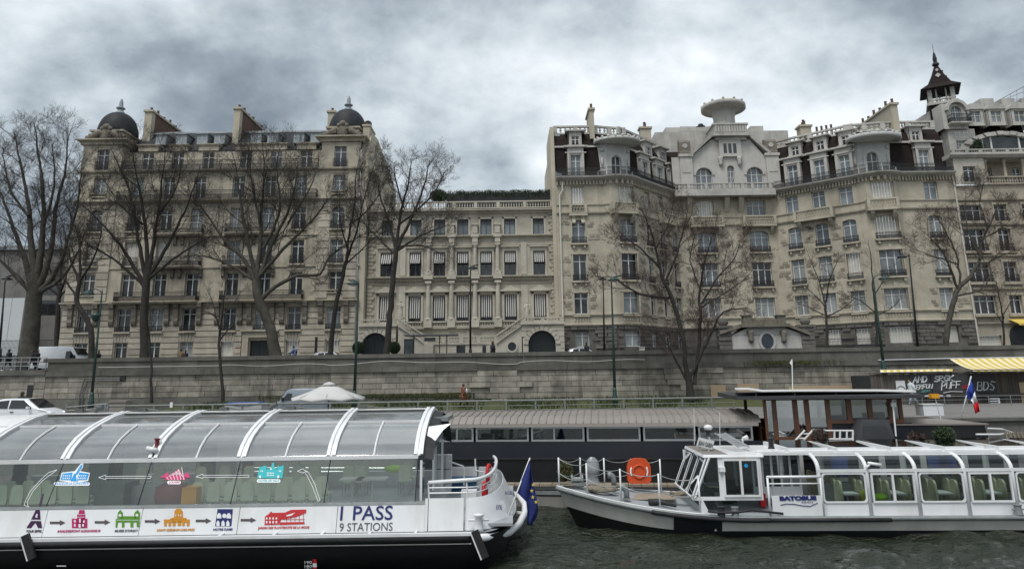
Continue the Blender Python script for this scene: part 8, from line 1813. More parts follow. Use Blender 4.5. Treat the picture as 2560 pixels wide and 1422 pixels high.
 for s in(-1,1):b=MB();b.tube([q+V((s*.3*math.cos(a),-.07,.3*math.sin(a)-.02))for a in[-.5+.1*k*1 for k in range(11)]],.032,6);part('white_stripe',b,MATS['ink_white'],lb_,True)
 for lab,px,py,Y in(('grey cowl vent in the middle of the right boat foredeck',1535,1214,26.),('grey cowl vent at the near side of the right boat foredeck',1567,1246,24.6)):
  q=P(px,py,Y);c=thing('cowl_vent',lab,'vent',q,group='foredeck vents');b=MB();b.tube([q,q+V((0,0,.2)),q+V((-.03,0,.3)),q+V((-.12,0,.36)),q+V((-.2,0,.36))],[.09,.09,.1,.11,.12],12);part('cowl',b,MATS['galv'],c,True);b=MB();b.lathe([(.13,0),(.13,.03)],q,12);part('flange',b,MATS['galv'],c)
 def coil(label,cx,cy,Y,r,n=9,seed=1,m='rope',sz=.035):
  g=random.Random(seed);q=P(cx,cy,Y);c=thing('rope_coil',label,'rope',q,group='ropes on the right boat');b=MB();pts=[]
  for k in range(n*12):a=k/12*6.283;rr=r*(.55+.45*math.sin(k*.37)**2)*(1+g.gauss(0,.08));pts.append(q+V((rr*1.6*math.cos(a)+g.gauss(0,.02),rr*math.sin(a),.03+.022*(k%40)/10+abs(g.gauss(0,.03)))))
  b.tube(pts,sz,5);part('rope',b,MATS[m],c,True)
 coil('heap of tan mooring rope at the bow of the right boat',1505,1228,25.4,.3,12,1,'rope',.05);coil('tan rope laid along the bow rail of the right boat',1430,1216,25.9,.3,5,2);coil('small rope coil against the windscreen of the right boat',1696,1242,24.6,.16,6,3)
 q=P(1443,1213,25.7);w=thing('anchor_winch','grey anchor winch near the bow of the right boat','winch',q);b=MB();b.lathe([(.16,-.2),(.16,-.15),(.08,-.14),(.08,.14),(.16,.15),(.16,.2)],(0,0,0),12);put('drum',b.mesh('drum'),MATS['galv'],w,Matrix.Translation(q+V((0,0,.2)))@Matrix.Rotation(math.pi/2,4,'Y'));b=MB();b.box(q.x-.25,q.x+.25,q.y-.12,q.y+.12,q.z,q.z+.1);part('bed',b,MATS['galv'],w)
 q0,q1,q2,q3=P(1578,1238,25.),P(1690,1244,24.9),P(1684,1218,26.2),P(1592,1216,26.2);n=14
 for k in range(n):
  f0,f1=(k+.1)/n,(k+.9)/n;b=MB();z=zg(ub+Lb*.6)+.035;l=[q0.lerp(q3,f0),q1.lerp(q2,f0),q1.lerp(q2,f1),q0.lerp(q3,f1)];b.prism([V((p.x,p.y,z+.02))for p in l],(0,0,.02));part('grating_slat',b,MATS['deck_wood'],t)
 for px,py,Y,m in((1803,1280,23.1,'rubber'),(1838,1281,23.1,'galv'),(2545,1275,22.7,'galv')):
  q=P(px,py,Y);b=MB();b.lathe([(.13,-.12),(.11,.0),(.1,.12),(.12,.14),(.12,.17)],q,8);
  if m=='galv':b.tube([q+V((-.18,0,.03)),q+V((.18,0,.03))],.025,6)
  part('bollard',b,MATS[m],t)
 b=MB();b.tube([P(1770,1277,23.05),P(1800,1281,23.),P(1850,1279,23.),P(1880,1274,23.),P(1920,1279,23.),P(1958,1283,23.)],.035,6);r_=thing('mooring_line','black mooring line along the side deck of the right boat','rope',P(1860,1279,23.));part('line',b,MATS['rubber'],r_,True)
 b=MB();b.tube([P(1622,1256,24.3),P(1650,1253,24.3),P(1690,1264,23.9)],[.12,.1,.04],8);r_=thing('tarpaulin_roll','black rolled cover on the near side deck of the right boat','tarpaulin',P(1650,1262,24.2));part('roll',b,MATS['rubber'],r_,True)
 # plastic-wrapped seat beyond the bow
 q=P(1482,1200,27.6);w=thing('wrapped_outboard','tall object wrapped in clear plastic behind the bow rail of the right boat','wrapped engine',q);g=random.Random(6);rows=[]
 for k in range(9):
  z=-.1+k*.115;rr=[.26,.22,.2,.24,.27,.25,.22,.18,.08][k];rows.append([q+V((rr*math.cos(a)*(1+g.gauss(0,.07)),rr*.7*math.sin(a)*(1+g.gauss(0,.07)),z))for a in[2*math.pi*j/14 for j in range(14)]]);rows[-1].append(rows[-1][0])
 b=MB();b.grid(rows);part('plastic_wrap',b,MATS['plastic_clear'],w,True);b=MB();b.box(q.x-.12,q.x+.12,q.y-.1,q.y+.1,q.z-.1,q.z+.6);part('core',b,MATS['iron_grey'],w)
boat_right()
# ------------------------------------------------------------------ barge behind: metal-roofed hold, wooden wheelhouse, black after cabin
def barge():
 V=Vector;F=Fr((6.86,28.3),(16.86,28.3-1.22));H=F.hit;t=thing('barge','black-hulled barge with brown ribbed metal roof and wooden wheelhouse behind the river buses','barge',F.p(0,-2.4,0));W=4.8
 u0,u1,ue=H(1040,1100)[0],H(1905,1100)[0],H(2462,1090)[0];zw0=H(1500,1103)[1];zw1=H(1500,1066)[1];zd=zw0
 b=MB();us=[u0+(ue+1.-u0)*k/20 for k in range(21)]
 b.grid([[F.p(u,0,zd)for u in us],[F.p(u,.03,zd-.6)for u in us]]);part('hull_band',b,MATS['hull_navy'],t)
 b=MB();b.grid([[F.p(u,.0,zd-.6)for u in us],[F.p(u,0,-.4)for u in us]]);b.add([F.p(u0,0,-.4),F.p(u0,-W,-.4),F.p(u0,-W,zd),F.p(u0,0,zd)],[(0,1,2,3)]);b.add([F.p(ue+1,0,-.4),F.p(ue+1,-W,-.4),F.p(ue+1,-W,zd),F.p(ue+1,0,zd)],[(3,2,1,0)]);part('hull',b,MATS['hull_black'],t)
 b=MB();b.fbox(F,u0,ue+1,-.02,.05,zd-.66,zd-.6);part('rub_rail',b,MATS['rubber'],t)
 b=MB();b.add([F.p(u0,0,zd-.01),F.p(ue+1,0,zd-.01),F.p(ue+1,-W,zd-.01),F.p(u0,-W,zd-.01)],[(0,1,2,3)]);part('deck',b,MATS['hull_grey'],t)
 # hold: long row of framed windows
 wx=[(1098,1184),(1190,1322),(1328,1461),(1467,1601),(1608,1739),(1746,1882)];wy=-.12
 for k,(a,c)in enumerate(wx):
  a,c=H(a,1085,wy)[0],H(c,1085,wy)[0];m=MB();f=.07
  m.fbox(F,a,a+f,wy-.06,wy+.03,zw0,zw1);m.fbox(F,c-f,c,wy-.06,wy+.03,zw0,zw1);m.fbox(F,a+f,c-f,wy-.06,wy+.03,zw0,zw0+f);m.fbox(F,a+f,c-f,wy-.06,wy+.03,zw1-f,zw1)
  if k in(2,0):m.fbox(F,a+(c-a)*(.42 if k else .5),a+(c-a)*(.42 if k else .5)+.06,wy-.05,wy+.03,zw0+f,zw1-f)
  o=part('window',m,MATS['metal'],t);m=MB();m.add([F.p(a,wy-.02,zw0),F.p(c,wy-.02,zw0),F.p(c,wy-.02,zw1),F.p(a,wy-.02,zw1)],[(0,1,2,3)]);part('pane',m,MATS['glass_barge'],o)
 b=MB();b.fbox(F,u0,u1,-W+.15,-W+.1,zw0-.5,zw1);b.fbox(F,u0,u1,-W+.1,-.3,zw0-.9,zw0-.85);part('hold_lining',b,MATS['interior_dark'],t)
 for px,m,w,h in((1545,'red',.5,.45),(1575,'dull_red',.9,.3),(1660,'canvas_grey',.6,.4),(1415,'canvas_grey',.7,.35),(1240,'iron_grey',1.0,.3),(1770,'canvas_grey',.5,.3),(1700,'canvas',1.4,.2)):u=H(px,1090,-1.3)[0];b=MB();b.fbox(F,u-w/2,u+w/2,-1.8,-1.3,zw0-.85,zw0+h*.7);part('hold_furniture',b,MATS[m],t)
 b=MB();b.fbox(F,u0,u1-.1,-.16,.12,zw1,zw1+.14);part('gutter',b,MATS['taupe_light'],t)
 # ribbed roof, one sheet per seam
 zr=H(1500,1058,.1)[1];zc=P(1500,1027,30.4).z;prof=[(.12,zr),(.02,zr+.1),(-.35,zr+.26),(-1.,zc-.12),(-1.7,zc-.02),(-2.4,zc),(-3.1,zc-.02),(-3.8,zc-.12),(-4.45,zr+.26),(-4.8,zr)]
 n=46;du=(u1-u0)/n;b=MB();b.grid([[(0.008,-w,z)for w,z in prof],[(du-.008,-w,z)for w,z in prof]][::-1]);pm=b.mesh('roof_sheet',True);pm.materials.append(MATS['taupe_metal'])
 b=MB();b.tube([(0,-w-.0,z+.015)for w,z in prof],.022,5);sm=b.mesh('roof_seam',True);sm.materials.append(MATS['taupe_metal'])
 for k in range(n):o=put('roof_sheet',pm,None,t,F.M(u0+k*du,0,0));put('roof_seam',sm,None,t,F.M(u0+k*du,0,0))
 b=MB();b.add([F.p(u1,w,z)for w,z in prof]+[F.p(u1,-4.8,zw0),F.p(u1,.12,zw0)],[tuple(range(len(prof)+2))[::-1]]);part('roof_end',b,MATS['wood_brown'],t)
 # ---- wheelhouse
 hb,ht=H(2000,1098)[1],H(2000,1000)[1];wp=.06
 posts=[(1911,1918),(1932,1943),(1984,1996),(2013,2025),(2066,2077),(2118,2131),(2171,2183),(2223,2234),(2249,2258)]
 wd=MATS['wood_brown']
 ps=[(H(a,1045)[0],H(c,1045)[0])for a,c in posts]
 for a,c in ps:b=MB();b.fbox(F,a,c,-.08,wp,hb if a<ps[5][0]else H(2150,1049)[1],ht+.05);part('post',b,wd,t)
 uA,uB=ps[0][0],ps[-1][1];zm=H(2150,1049)[1]
 b=MB();b.fbox(F,uA,uB,-.08,wp+.01,ht,ht+.12);part('head_beam',b,wd,t);b=MB();b.fbox(F,uA,ps[4][1],-.08,wp+.01,hb-.12,hb+.1);part('sill_beam',b,wd,t);b=MB();b.fbox(F,ps[4][0],uB,-.08,wp+.01,zm-.12,zm);part('sill_beam',b,wd,t)
 for k,((_,a),(c,_))in enumerate(zip(ps,ps[1:])):
  z0=hb+.1 if k<4 else zm;b=MB();b.add([F.p(a,0,z0),F.p(c,0,z0),F.p(c,0,ht),F.p(a,0,ht)],[(0,1,2,3)]);part('wheelhouse_pane',b,MATS['glass_wheelhouse' if k<4 else 'glass_barge'],t)
 b=MB();b.fbox(F,ps[4][1],uB+.3,-.1,-.02,zd-.3,zm-.12);part('lower_wall',b,MATS['hull_navy'],t)
 b=MB();b.fbox(F,uA,uB,-3.6,-3.5,zd-.3,zm-.1);b.fbox(F,uA,uA+.08,-3.5,-.08,zd-.3,zm-.3);b.fbox(F,uB-.08,uB,-3.5,-.08,zd-.3,zm)
 for k in range(6):uu=uA+(uB-uA)*k/5;b.fbox(F,uu-.06,uu+.06,-3.6,-3.5,zm-.1,ht)
 part('wheelhouse_back',b,wd,t)
 b=MB();b.fbox(F,uA+.3,uB-.2,-3.4,-.2,zm-.75,zm-.7);b.fbox(F,ps[5][0],uB-.3,-.7,-.25,zm-.7,zm-.05);part('wheelhouse_floor',b,MATS['interior_dark'],t)
 for px,w,h,m in((2165,.2,.28,'canvas'),(2195,.45,.3,'canvas'),(2095,.5,.2,'blind_blue')):u=H(px,1045,-.5)[0];b=MB();b.fbox(F,u-w/2,u+w/2,-.6,-.4,zm-.05,zm-.05+h);part('papers',b,MATS[m],t)
 r0,r1=H(1835,992)[0],H(2296,996)[0];zr0=H(2050,997,.5)[1];b=MB();b.hexa([F.p(r0,.55,zr0),F.p(r1,.55,zr0),F.p(r1,-4,zr0+.02),F.p(r0,-4,zr0+.02),F.p(r0,.55,zr0+.12),F.p(r1,.55,zr0+.12),F.p(r1,-4,zr0+.2),F.p(r0,-4,zr0+.2)]);part('wheelhouse_roof',b,MATS['board_black'],t)
 aw=[(1837,972),(1870,972),(1905,977),(2000,976),(2100,976),(2200,976),(2270,978),(2290,979)];b=MB();b.grid([[P(x,y,27.6)for x,y in aw],[P(x,y-1,28.5)for x,y in aw],[P(x,y-3.5,30.)for x,y in aw],[P(x,y-3,31.2)for x,y in aw]]);o=part('awning',b,MATS['canvas'],t,True);o.modifiers.new('thick','SOLIDIFY').thickness=.05
 for px in(1890,1987,2090,2192):b=MB();b.tube([P(px,978,27.8),P(px,990,27.8)],.018,5);part('awning_strut',b,MATS['galv'],t)
 b=MB();q0,q1=P(2231,1000,27.2),P(2240,1090,27.);b.tube([q0,q1],.03,6);b.box(q0.x-.09,q0.x+.09,q0.y-.06,q0.y,P(2229,1016,27.2).z,P(2229,1006,27.2).z);part('aerial_post',b,wht_:=MATS['mast'],t)
 # dark companion hood
 hp=[(2138,1108),(2155,1049),(2221,1049),(2242,1108)];b=MB();b.prism([P(x,y,27.0)for x,y in hp],(0,1.0,0));o=part('companion_hood',b,MATS['hull_grey'],t);b=MB();b.prism([P(x,y,26.97)for x,y in((2160,1108),(2160,1064),(2215,1064),(2234,1108))],(0,.03,0));part('hood_door',b,MATS['board_black'],o)
 # white steps and rails
 for a,c in(((1982,1108),(2012,1075)),((2002,1108),(2031,1076))):b=MB();b.tube([P(*a,27.2),P(*c,27.2)],.04,6);part('stair_rail',b,MATS['paint_white'],t)
 for k in range(3):f=k/3;b=MB();q0,q1=P(1985+9*k,1106-11*k,27.2),P(2005+9*k,1106-11*k,27.2);b.tube([q0,q1],.03,5);part('stair_tread',b,MATS['paint_white'],t)
 for l in([(2050,1076),(2133,1076),(2133,1086)],[(2062,1097),(2133,1097)],[(2086,1076),(2086,1104)],[(2100,1076),(2100,1104)],[(2117,1076),(2117,1104)],[(2132,1076),(2132,1104)]):b=MB();b.tube([P(x,y,26.9)for x,y in l],.035,6);part('white_railing',b,MATS['paint_white'],t)
 # ---- black after cabin
 c0,c1=H(2240,1060)[0],H(2462,1060)[0];z1=H(2350,1062)[1];b=MB();b.hexa([F.p(c0,0,zd-.8),F.p(c1+.2,0,zd-.8),F.p(c1+.2,-4,zd-.8),F.p(c0,-4,zd-.8),F.p(c0,-.05,z1),F.p(c1,-.05,z1),F.p(c1-.6,-3.6,z1+.03),F.p(c0,-3.6,z1+.03)]);part('after_cabin',b,MATS['hull_black'],t)
 b=MB();b.hexa([F.p(c0-.05,.06,z1),F.p(c1+.1,.06,z1),F.p(c1-.5,-3.7,z1+.05),F.p(c0-.05,-3.7,z1+.05),F.p(c0-.05,.06,z1+.05),F.p(c1+.1,.06,z1+.05),F.p(c1-.5,-3.7,z1+.1),F.p(c0-.05,-3.7,z1+.1)]);part('after_cabin_roof',b,MATS['taupe_metal'],t)
 for px in(2295,2370,2430):u=H(px,1080)[0];b=MB();b.fbox(F,u-.28,u+.28,0,.04,zd-.35,zd+.02);part('cabin_window',b,MATS['pane_dark'],t)
 b=MB();b.tube([P(2470,1070,26.3),P(2505,1072,26.5),P(2530,1080,27),P(2500,1085,26.3),P(2440,1085,26.2)],.03,6);part('stern_rail',b,MATS['mast'],t)
 for k,px in enumerate((2512,2522,2532,2542,2552)):b=MB();q=P(px,1080,26.4);b.tube([q+V((0,0,0)),q+V((.05,-.03,-.3)),q+V((.0,0,-.55)),q+V((.1,.05,-.3)),q+V((.09,.05,.02))],.03,6);part('hung_rope',b,MATS['rope'],t)
 # flag and staff
 fl=thing('tricolour_flag','blue white and red flag drooping from a slanting staff on the black cabin','flag',P(2405,1040,27.));b=MB();b.tube([P(2403,1042,27.),P(2428,940,27.)],.022,8);part('staff',b,MATS['mast'],fl,True)
 A=[(2426,945),(2414,994)];rows=[]
 L_=[(2427,947),(2433,962),(2437,978),(2440,990),(2444,1003),(2447,1015),(2449,1028)];Rr=[(2414,990),(2420,995),(2427,1000),(2431,1004),(2433,1012),(2436,1024),(2438,1034)]
 for k in range(7):rows.append([P(L_[k][0]+(Rr[k][0]-L_[k][0])*j/6,L_[k][1]+(Rr[k][1]-L_[k][1])*j/6,26.95+.07*math.sin(j*1.3+k))for j in range(7)])
 for nm,m,i0,i1 in(('blue_field','flag_blue',0,3),('white_field','flag_white',2,4),('red_field','flag_red',4,6)):
  pass
 for nm,m,i0,i1 in(('blue_field','flag_blue',0,2),('white_field','flag_white',2,4),('red_field','flag_red',4,6)):b=MB();b.grid(rows[i0:i1+1]);o=part(nm,b,MATS[m],fl,True);o.modifiers.new('thick','SOLIDIFY').thickness=.006
 # yellow box on its pole, white chest
 yb=thing('yellow_signal_box','yellow box on a slim metal post above the black cabin','signal box',P(2350,1045,27.4));q0,q1=P(2326,995,27.4),P(2344,984,27.4);b=MB();b.box(q0.x,q1.x,27.3,27.5,q0.z,q1.z);part('box',b,MATS['yellow_box'],yb);b=MB();b.tube([P(2338,995,27.4),P(2352,1047,27.4)],.02,6);part('post',b,MATS['mast'],yb);b=MB();b.tube([P(2341,984,27.4),P(2339,962,27.4)],.01,5);part('aerial',b,MATS['iron'],yb)
 ch=thing('white_chest','white chest standing behind the black cabin roof by the flag','chest',P(2333,1040,30.));q0,q1=P(2311,1039,30.),P(2357,1011,30.);b=MB();b.box(q0.x,q1.x,30.,30.6,q0.z,q1.z);part('box',b,MATS['car_white'],ch);b=MB();b.box(q0.x-.02,q1.x+.02,29.97,30.62,q1.z,q1.z+.03);part('lid',b,MATS['mast'],ch)
 fp=thing('white_pennant','small white pennant on a slim mast above the barge wheelhouse','pennant',P(1982,985,29.5));b=MB();b.tube([P(1982,986,29.5),P(1980,898,29.5)],.022,6);part('mast',b,MATS['mast'],fp);b=MB();b.prism([P(1979,898,29.5),P(1974,907,29.5),P(1981,915,29.5)],(0,.01,0));part('cloth',b,MATS['flag_white'],fp)
 # potted plants
 g=random.Random(31)
 for lab,px,py,Y,rx,rz,m in(('bushy potted shrub on the barge deck before the black cabin',2362,1088,25.9,.36,.3,'leaf_dark'),('bare reddish potted plant on the barge deck',2290,1095,25.9,.3,.2,'twig_red'),('dry brown potted plant before the wheelhouse door',2050,1090,26.6,.3,.25,'twig_red'),('yellow-green potted cypress on the pontoon beyond the bow',1413,1180,28.,.3,.42,'leaf_olive')):
  q=P(px,py,Y);p_=thing('potted_plant',lab,'plant',q,group='potted plants on the barge');b=MB()
  for i in range(1500):
   d=V((g.gauss(0,1),g.gauss(0,1),g.gauss(0,1))).normalized();c=q+V((d.x*rx,d.y*rx*.8,d.z*rz))*g.random()**.45;a=V((g.gauss(0,1),g.gauss(0,1),g.gauss(0,1)))*.04;e=V((g.gauss(0,1),g.gauss(0,1),g.gauss(0,1)))*.04;b.add([c,c+a,c+e],[(0,1,2)])
  part('foliage',b,MATS[m],p_,kind='stuff');b=MB();b.lathe([(.14,0),(.2,.28)],q+V((0,0,-rz-.3)),10);part('pot',b,MATS['board_black'],p_);b=MB();b.tube([q+V((0,0,-rz-.1)),q+V((0,0,rz*.5))],.025,5);part('stem',b,MATS['bark'],p_)
barge()
def pontoon():
 t=thing('pontoon','long concrete and timber mooring pontoon between the river buses and the barge','pontoon',(4,28,0));F=Fr((-2,29.0),(7,27.75));H=F.hit;V=Vector
 u0,u1=-9.,H(1560,1240)[0]+4;z=lambda y:H(1380,y)[1]
 part('float',MB().fbox(F,u0,u1,-.8,0,-.5,z(1240)),MATS['concrete'],t);part('edge_beam',MB().fbox(F,u0,u1,-.8,.04,z(1236),z(1226)),MATS['galv'],t);part('fender_strip',MB().fbox(F,u0,u1,-.75,.02,z(1224),z(1216)),MATS['hull_grey'],t)
 n=40
 for k in range(n):a=u0+(u1-u0)*k/n;part('plank',MB().fbox(F,a+.01,a+(u1-u0)/n-.01,-.8,.03,z(1215),z(1209)),MATS['deck_wood'],t)
 for y in(1176,1186):part('pontoon_rail',MB().tube([F.p(u0,-.72,z(y)),F.p(u1,-.72,z(y))],.022,5),MATS['metal'],t)
 for px in(1310,1330,1436,1542):u=H(px,1180,-.72)[0];part('rail_post',MB().tube([F.p(u,-.72,z(1212)),F.p(u,-.72,z(1146))],.035,6),MATS['galv'],t)
pontoon()
# ------------------------------------------------------------------ lower quay furniture
def quay_things():
 V=Vector
 # parasol
 t=thing('parasol','open off-white parasol on the lower quay behind the left boat','parasol',P(824,1030,44));n=8;top=P(823,958,44);rim=P(823,993,44).z;rr=2.15;b=MB();c=V((top.x,44,0))
 pts=lambda r,z,sag=0.:[c+V((r*math.cos(2*math.pi*(k+.5)/16),r*math.sin(2*math.pi*(k+.5)/16),z-(sag if k%2 else 0)))for k in range(17)]
 b.grid([pts(.02,top.z),pts(.35,top.z-.12),pts(1.1,(top.z*.44+rim*.56),.05),pts(1.75,rim+.13,.08),pts(rr,rim,.1),pts(rr+.01,rim-.12,.1)]);o=part('canopy',b,MATS['canvas'],t,True);o.modifiers.new('thick','SOLIDIFY').thickness=.01
 part('vent_cap',MB().lathe([(.5,-.12),(.25,.03),(.01,.1)],top,12),MATS['canvas'],t,True);part('pole',MB().tube([(top.x,44,ZQ),top],.035,8),MATS['iron'],t);part('foot',MB().lathe([(.4,0),(.4,.08),(.06,.12)],(top.x,44,ZQ),12),MATS['iron'],t)
 for k in range(8):a=2*math.pi*(k+.25)/8;part('rib',MB().tube([(top.x,44,top.z-.15),c+V((rr*math.cos(a),rr*math.sin(a),rim+.02))],.012,4),MATS['iron'],t)
 # long guard rail on the quay edge
 Y=34.;F=Fr((0,Y),(10,Y));H=F.hit;t=thing('quay_guardrail','long grey-green tubular guard rail along the edge of the lower quay','railing',(0,Y,ZQ));zt=H(1280,1001)[1];x0,x1=H(240,1010)[0],H(1842,1000)[0]
 part('top_rail',MB().tube([(x0,Y,zt),(x1,Y,zt)],.045,8),MATS['rail_green'],t)
 k=0;u=x0
 while u<x1:
  part('post',MB().box(u-.04,u+.04,Y-.04,Y+.04,ZQ,zt),MATS['rail_green'],t);e=min(u+1.36,x1)-.08;m=MB()
  for z in(zt-.22,zt-.42,zt-.62,zt-.95):m.tube([(u+.06,Y,z),(e,Y,z)],.018,5)
  for uu in(u+.13,e-.08):m.tube([(uu,Y,zt-.22),(uu,Y,zt-.95)],.018,5)
  part('rail_panel',m,MATS['rail_green'],t);u+=1.36
  # street-level railing at the left
 F=Fr((0,YW-.1),(10,YW-.1));H=F.hit;t=thing('steel_railing','low steel railing on the ledge at the left end of the parapet','railing',P(60,925,YW-.1));a,c=H(-30,905)[0],H(116,905)[0];z0=H(60,925)[1];z1=H(60,894)[1]
 for f in(1,.66,.33):part('rail',MB().tube([(a,YW-.1,z0+(z1-z0)*f),(c,YW-.1,z0+(z1-z0)*f)],.03,6),MATS['galv'],t)
 for k in range(8):u=a+(c-a)*k/7;part('post',MB().box(u-.03,u+.03,YW-.13,YW-.07,z0,z1),MATS['galv'],t)
 # bin with blue sheet, litter bin, barrier arms
 q0,q1=P(559,1030,36),P(655,1007,36);t=thing('covered_skip','grey skip under a sagging blue sheet behind the left boat roof','skip',((q0.x+q1.x)/2,36.4,ZQ));part('body',MB().hexa([V((q0.x+.15,36,ZQ)),V((q1.x-.1,36,ZQ)),V((q1.x-.1,37,ZQ)),V((q0.x+.15,37,ZQ)),V((q0.x,36,q1.z)),V((q1.x,36,q1.z)),V((q1.x,37,q1.z)),V((q0.x,37,q1.z))]),MATS['canvas_grey'],t);m=MB();m.grid([[V((q0.x+.08+(q1.x-q0.x-.16)*j/8,y,q1.z+.03-(.16*math.sin(math.pi*j/8)if y<36.5 else 0)))for j in range(9)]for y in(35.97,37.)]);part('sheet',m,MATS['tarp_blue'],t,True)
 q0,q1=P(272,1032,38),P(315,1000,38);t=thing('litter_bin','square brown-grey bin on the lower quay behind the left boat roof','bin',((q0.x+q1.x)/2,38.3,ZQ));part('body',MB().box(q0.x,q1.x,38,38.7,ZQ,q1.z-.1),MATS['taupe_metal'],t);part('lid',MB().box(q0.x-.05,q1.x+.05,37.95,38.75,q1.z-.1,q1.z),MATS['taupe_metal'],t)
 t=thing('gangway','small galvanised gangway sloping from the quay beside the white car','gangway',P(215,1025,33))
 for y0,y1 in((1018,1009),(1027,1019)):part('side_rail',MB().tube([P(165,y0,33),P(268,y1,33)],.03,6),MATS['galv'],t)
 for px in(165,262,268):part('post',MB().tube([P(px,1035,33),P(px+2,1009,33)],.045,6),MATS['galv'],t)
 # plywood patches on the wall
 F=Fr((0,YW-.34),(10,YW-.34));H=F.hit
 for lab,x0,x1,y0,y1 in(('square tan plywood sheet on the wall left of the wheelhouse',1778,1813,993,962),('tan plywood panel on the wall behind the wheelhouse roof edge',1845,1896,988,958),('long tan plywood panel on the wall above the wheelhouse roof',1973,2162,988,962)):
  a,c=H(x0,y0),H(x1,y1);t=thing('plywood_sheet',lab,'board',F.p(a[0],0,a[1]),group='plywood panels on the quay wall');part('board',MB().fbox(F,a[0],c[0],0,.05,a[1],c[1]),MATS['ply'],t);part('batten',MB().fbox(F,a[0],c[0],.05,.07,a[1],a[1]+.06),MATS['ply'],t)
  # plank kiosk with graffiti boards
 Y=53.;F=Fr((0,Y),(10,Y));H=F.hit;t=thing('plank_kiosk','weathered grey plank kiosk with dark graffiti-covered shutters on the quay at right','kiosk',P(2380,1050,Y));a,c=H(2182,1000)[0],H(2700,1000)[0];zt=H(2380,932)[1];g=random.Random(17);u=a
 while u<c:w=.2+.08*g.random();piece('plank',t,F,u+.008,u+w-.008,-.05,.02*g.random(),ZQ,zt-.04*g.random(),MATS['wood_grey']);u+=w
 part('back',MB().fbox(F,a,c,-3,-.06,ZQ,zt-.1),MATS['board_black'],t);part('cap_rail',MB().fbox(F,a-.05,c,-.1,.12,zt,zt+.1),MATS['wood_grey'],t)
 bx=[2274,2327,2379,2431,2489];zb0,zb1=H(2380,983)[1],H(2380,934)[1]
 for p,q in zip(bx,bx[1:]):part('shutter_board',MB().fbox(F,H(p,960)[0]+.02,H(q,960)[0]-.02,.03,.09,zb0,zb1),MATS['board_black'],t)
 part('doorway_panel',MB().fbox(F,H(2546,960)[0],H(2575,960)[0],.03,.08,ZQ,H(2550,955)[1]),MATS['ply'],t);part('poster',MB().fbox(F,H(2239,960)[0],H(2262,960)[0],.03,.05,H(2250,989)[1],H(2250,951)[1]),MATS['flag_white'],t)
 part('poster_arch',MB().tube([F.p(H(2251,965)[0]+.26*math.cos(x),.06,H(2251,972)[1]+.2*math.sin(x))for x in[math.pi*k/8 for k in range(9)]],.03,4),MATS['ink_grey'],t)
 G={'A':[[(0,0),(.5,1),(1,0)],[(.2,.4),(.8,.4)]],'M':[[(0,0),(.1,1),(.5,.4),(.9,1),(1,0)]],'D':[[(0,0),(0,1),(.7,.9),(1,.5),(.7,.1),(0,0)]],'C':[[(1,.9),(.4,1),(0,.6),(0,.3),(.4,0),(1,.1)]],'E':[[(1,1),(0,1),(0,0),(1,0)],[(0,.5),(.8,.5)]],'R':[[(0,0),(0,1),(.8,.95),(.9,.65),(0,.5),(1,0)]],'F':[[(1,1),(0,1),(0,0)],[(0,.5),(.8,.5)]],'O':[[(.1,.1),(0,.9),(.9,1),(1,.1),(.1,.1)]],'U':[[(0,1),(0,.1),(.9,0),(1,1)]],'S':[[(1,.9),(.3,1),(0,.75),(.9,.35),(.7,0),(0,.1)]],'G':[[(1,.9),(.4,1),(0,.5),(.4,0),(1,.2),(1,.5),(.6,.5)]],'K':[[(0,0),(0,1)],[(1,1),(0,.45),(1,0)]],'P':[[(0,-.2),(0,.9),(.5,1.1),(.95,.8),(.6,.45),(0,.45)]],'B':[[(0,0),(0,1),(.8,.95),(.8,.6),(.2,.5),(.9,.45),(.9,.05),(0,0)]]}
 def spray(word,x,y,w,h,m,r=.035,tilt=-3.):
  b=MB();cw=w/len(word)
  for k,ch in enumerate(word):
   for st in G[ch]:b.tube([F.p(*[(q[0],.1,q[1])for q in[H(x+k*cw+px*cw*.8+py*1.5,y-py*h+k*tilt*.25)]][0])for px,py in st],r,4)
  o=part('graffiti',b,MATS[m],t);o['kind']='stuff'
 spray('AMD',2281,957,36,16,'spray_white',.055);spray('CERFOU',2280,974,50,11,'spray_white',.04);spray('SRGK',2333,954,50,14,'spray_white',.055);spray('PUFF',2352,972,48,17,'spray_white',.04);spray('BDS',2441,976,46,22,'spray_white',.045);spray('DE',2404,971,14,8,'spray_red');spray('MEOW'.replace('W','U'),2302,981,20,5,'spray_teal',.02)
 part('graffiti',MB().tube([F.p(H(x,y)[0],.1,H(x,y)[1])for x,y in((2356,982),(2375,978),(2405,979))],.025,4),MATS['spray_white'],t);part('shelf',MB().fbox(F,H(2290,985)[0],c,.0,.35,zb0-.12,zb0-.04),MATS['wood_grey'],t)
 # posters on the fence
 for px,py,w,h in((2310,989,10,4),(2345,989,9,5),(2364,989,9,5)):q0,q1=H(px-w/2,py+h/2),H(px+w/2,py-h/2);part('notice',MB().fbox(F,q0[0],q1[0],.36,.38,q0[1],q1[1]),MATS['cloth_pale'],t)
 for k in range(5):q0,q1=H(2454,1012-k*6),H(2487,1009-k*6);part('striped_sign',MB().fbox(F,q0[0],q1[0],.38,.4,q0[1],q1[1]),MATS['awn_black'],t)
 q0,q1=H(2470,1026),H(2490,994);part('striped_sign',MB().fbox(F,q0[0],q1[0],.36,.375,q0[1],q1[1]),MATS['flag_white'],t)
 # rail and ledge before the kiosk
 F=Fr((0,49.),(10,49.));H=F.hit;t=thing('terrace_rail','thin steel rail on a dark ledge before the graffiti kiosk','railing',P(2400,1035,49));a,c=H(2255,1035)[0],H(2700,1035)[0];z0=H(2400,1034)[1];z1=H(2400,990)[1]
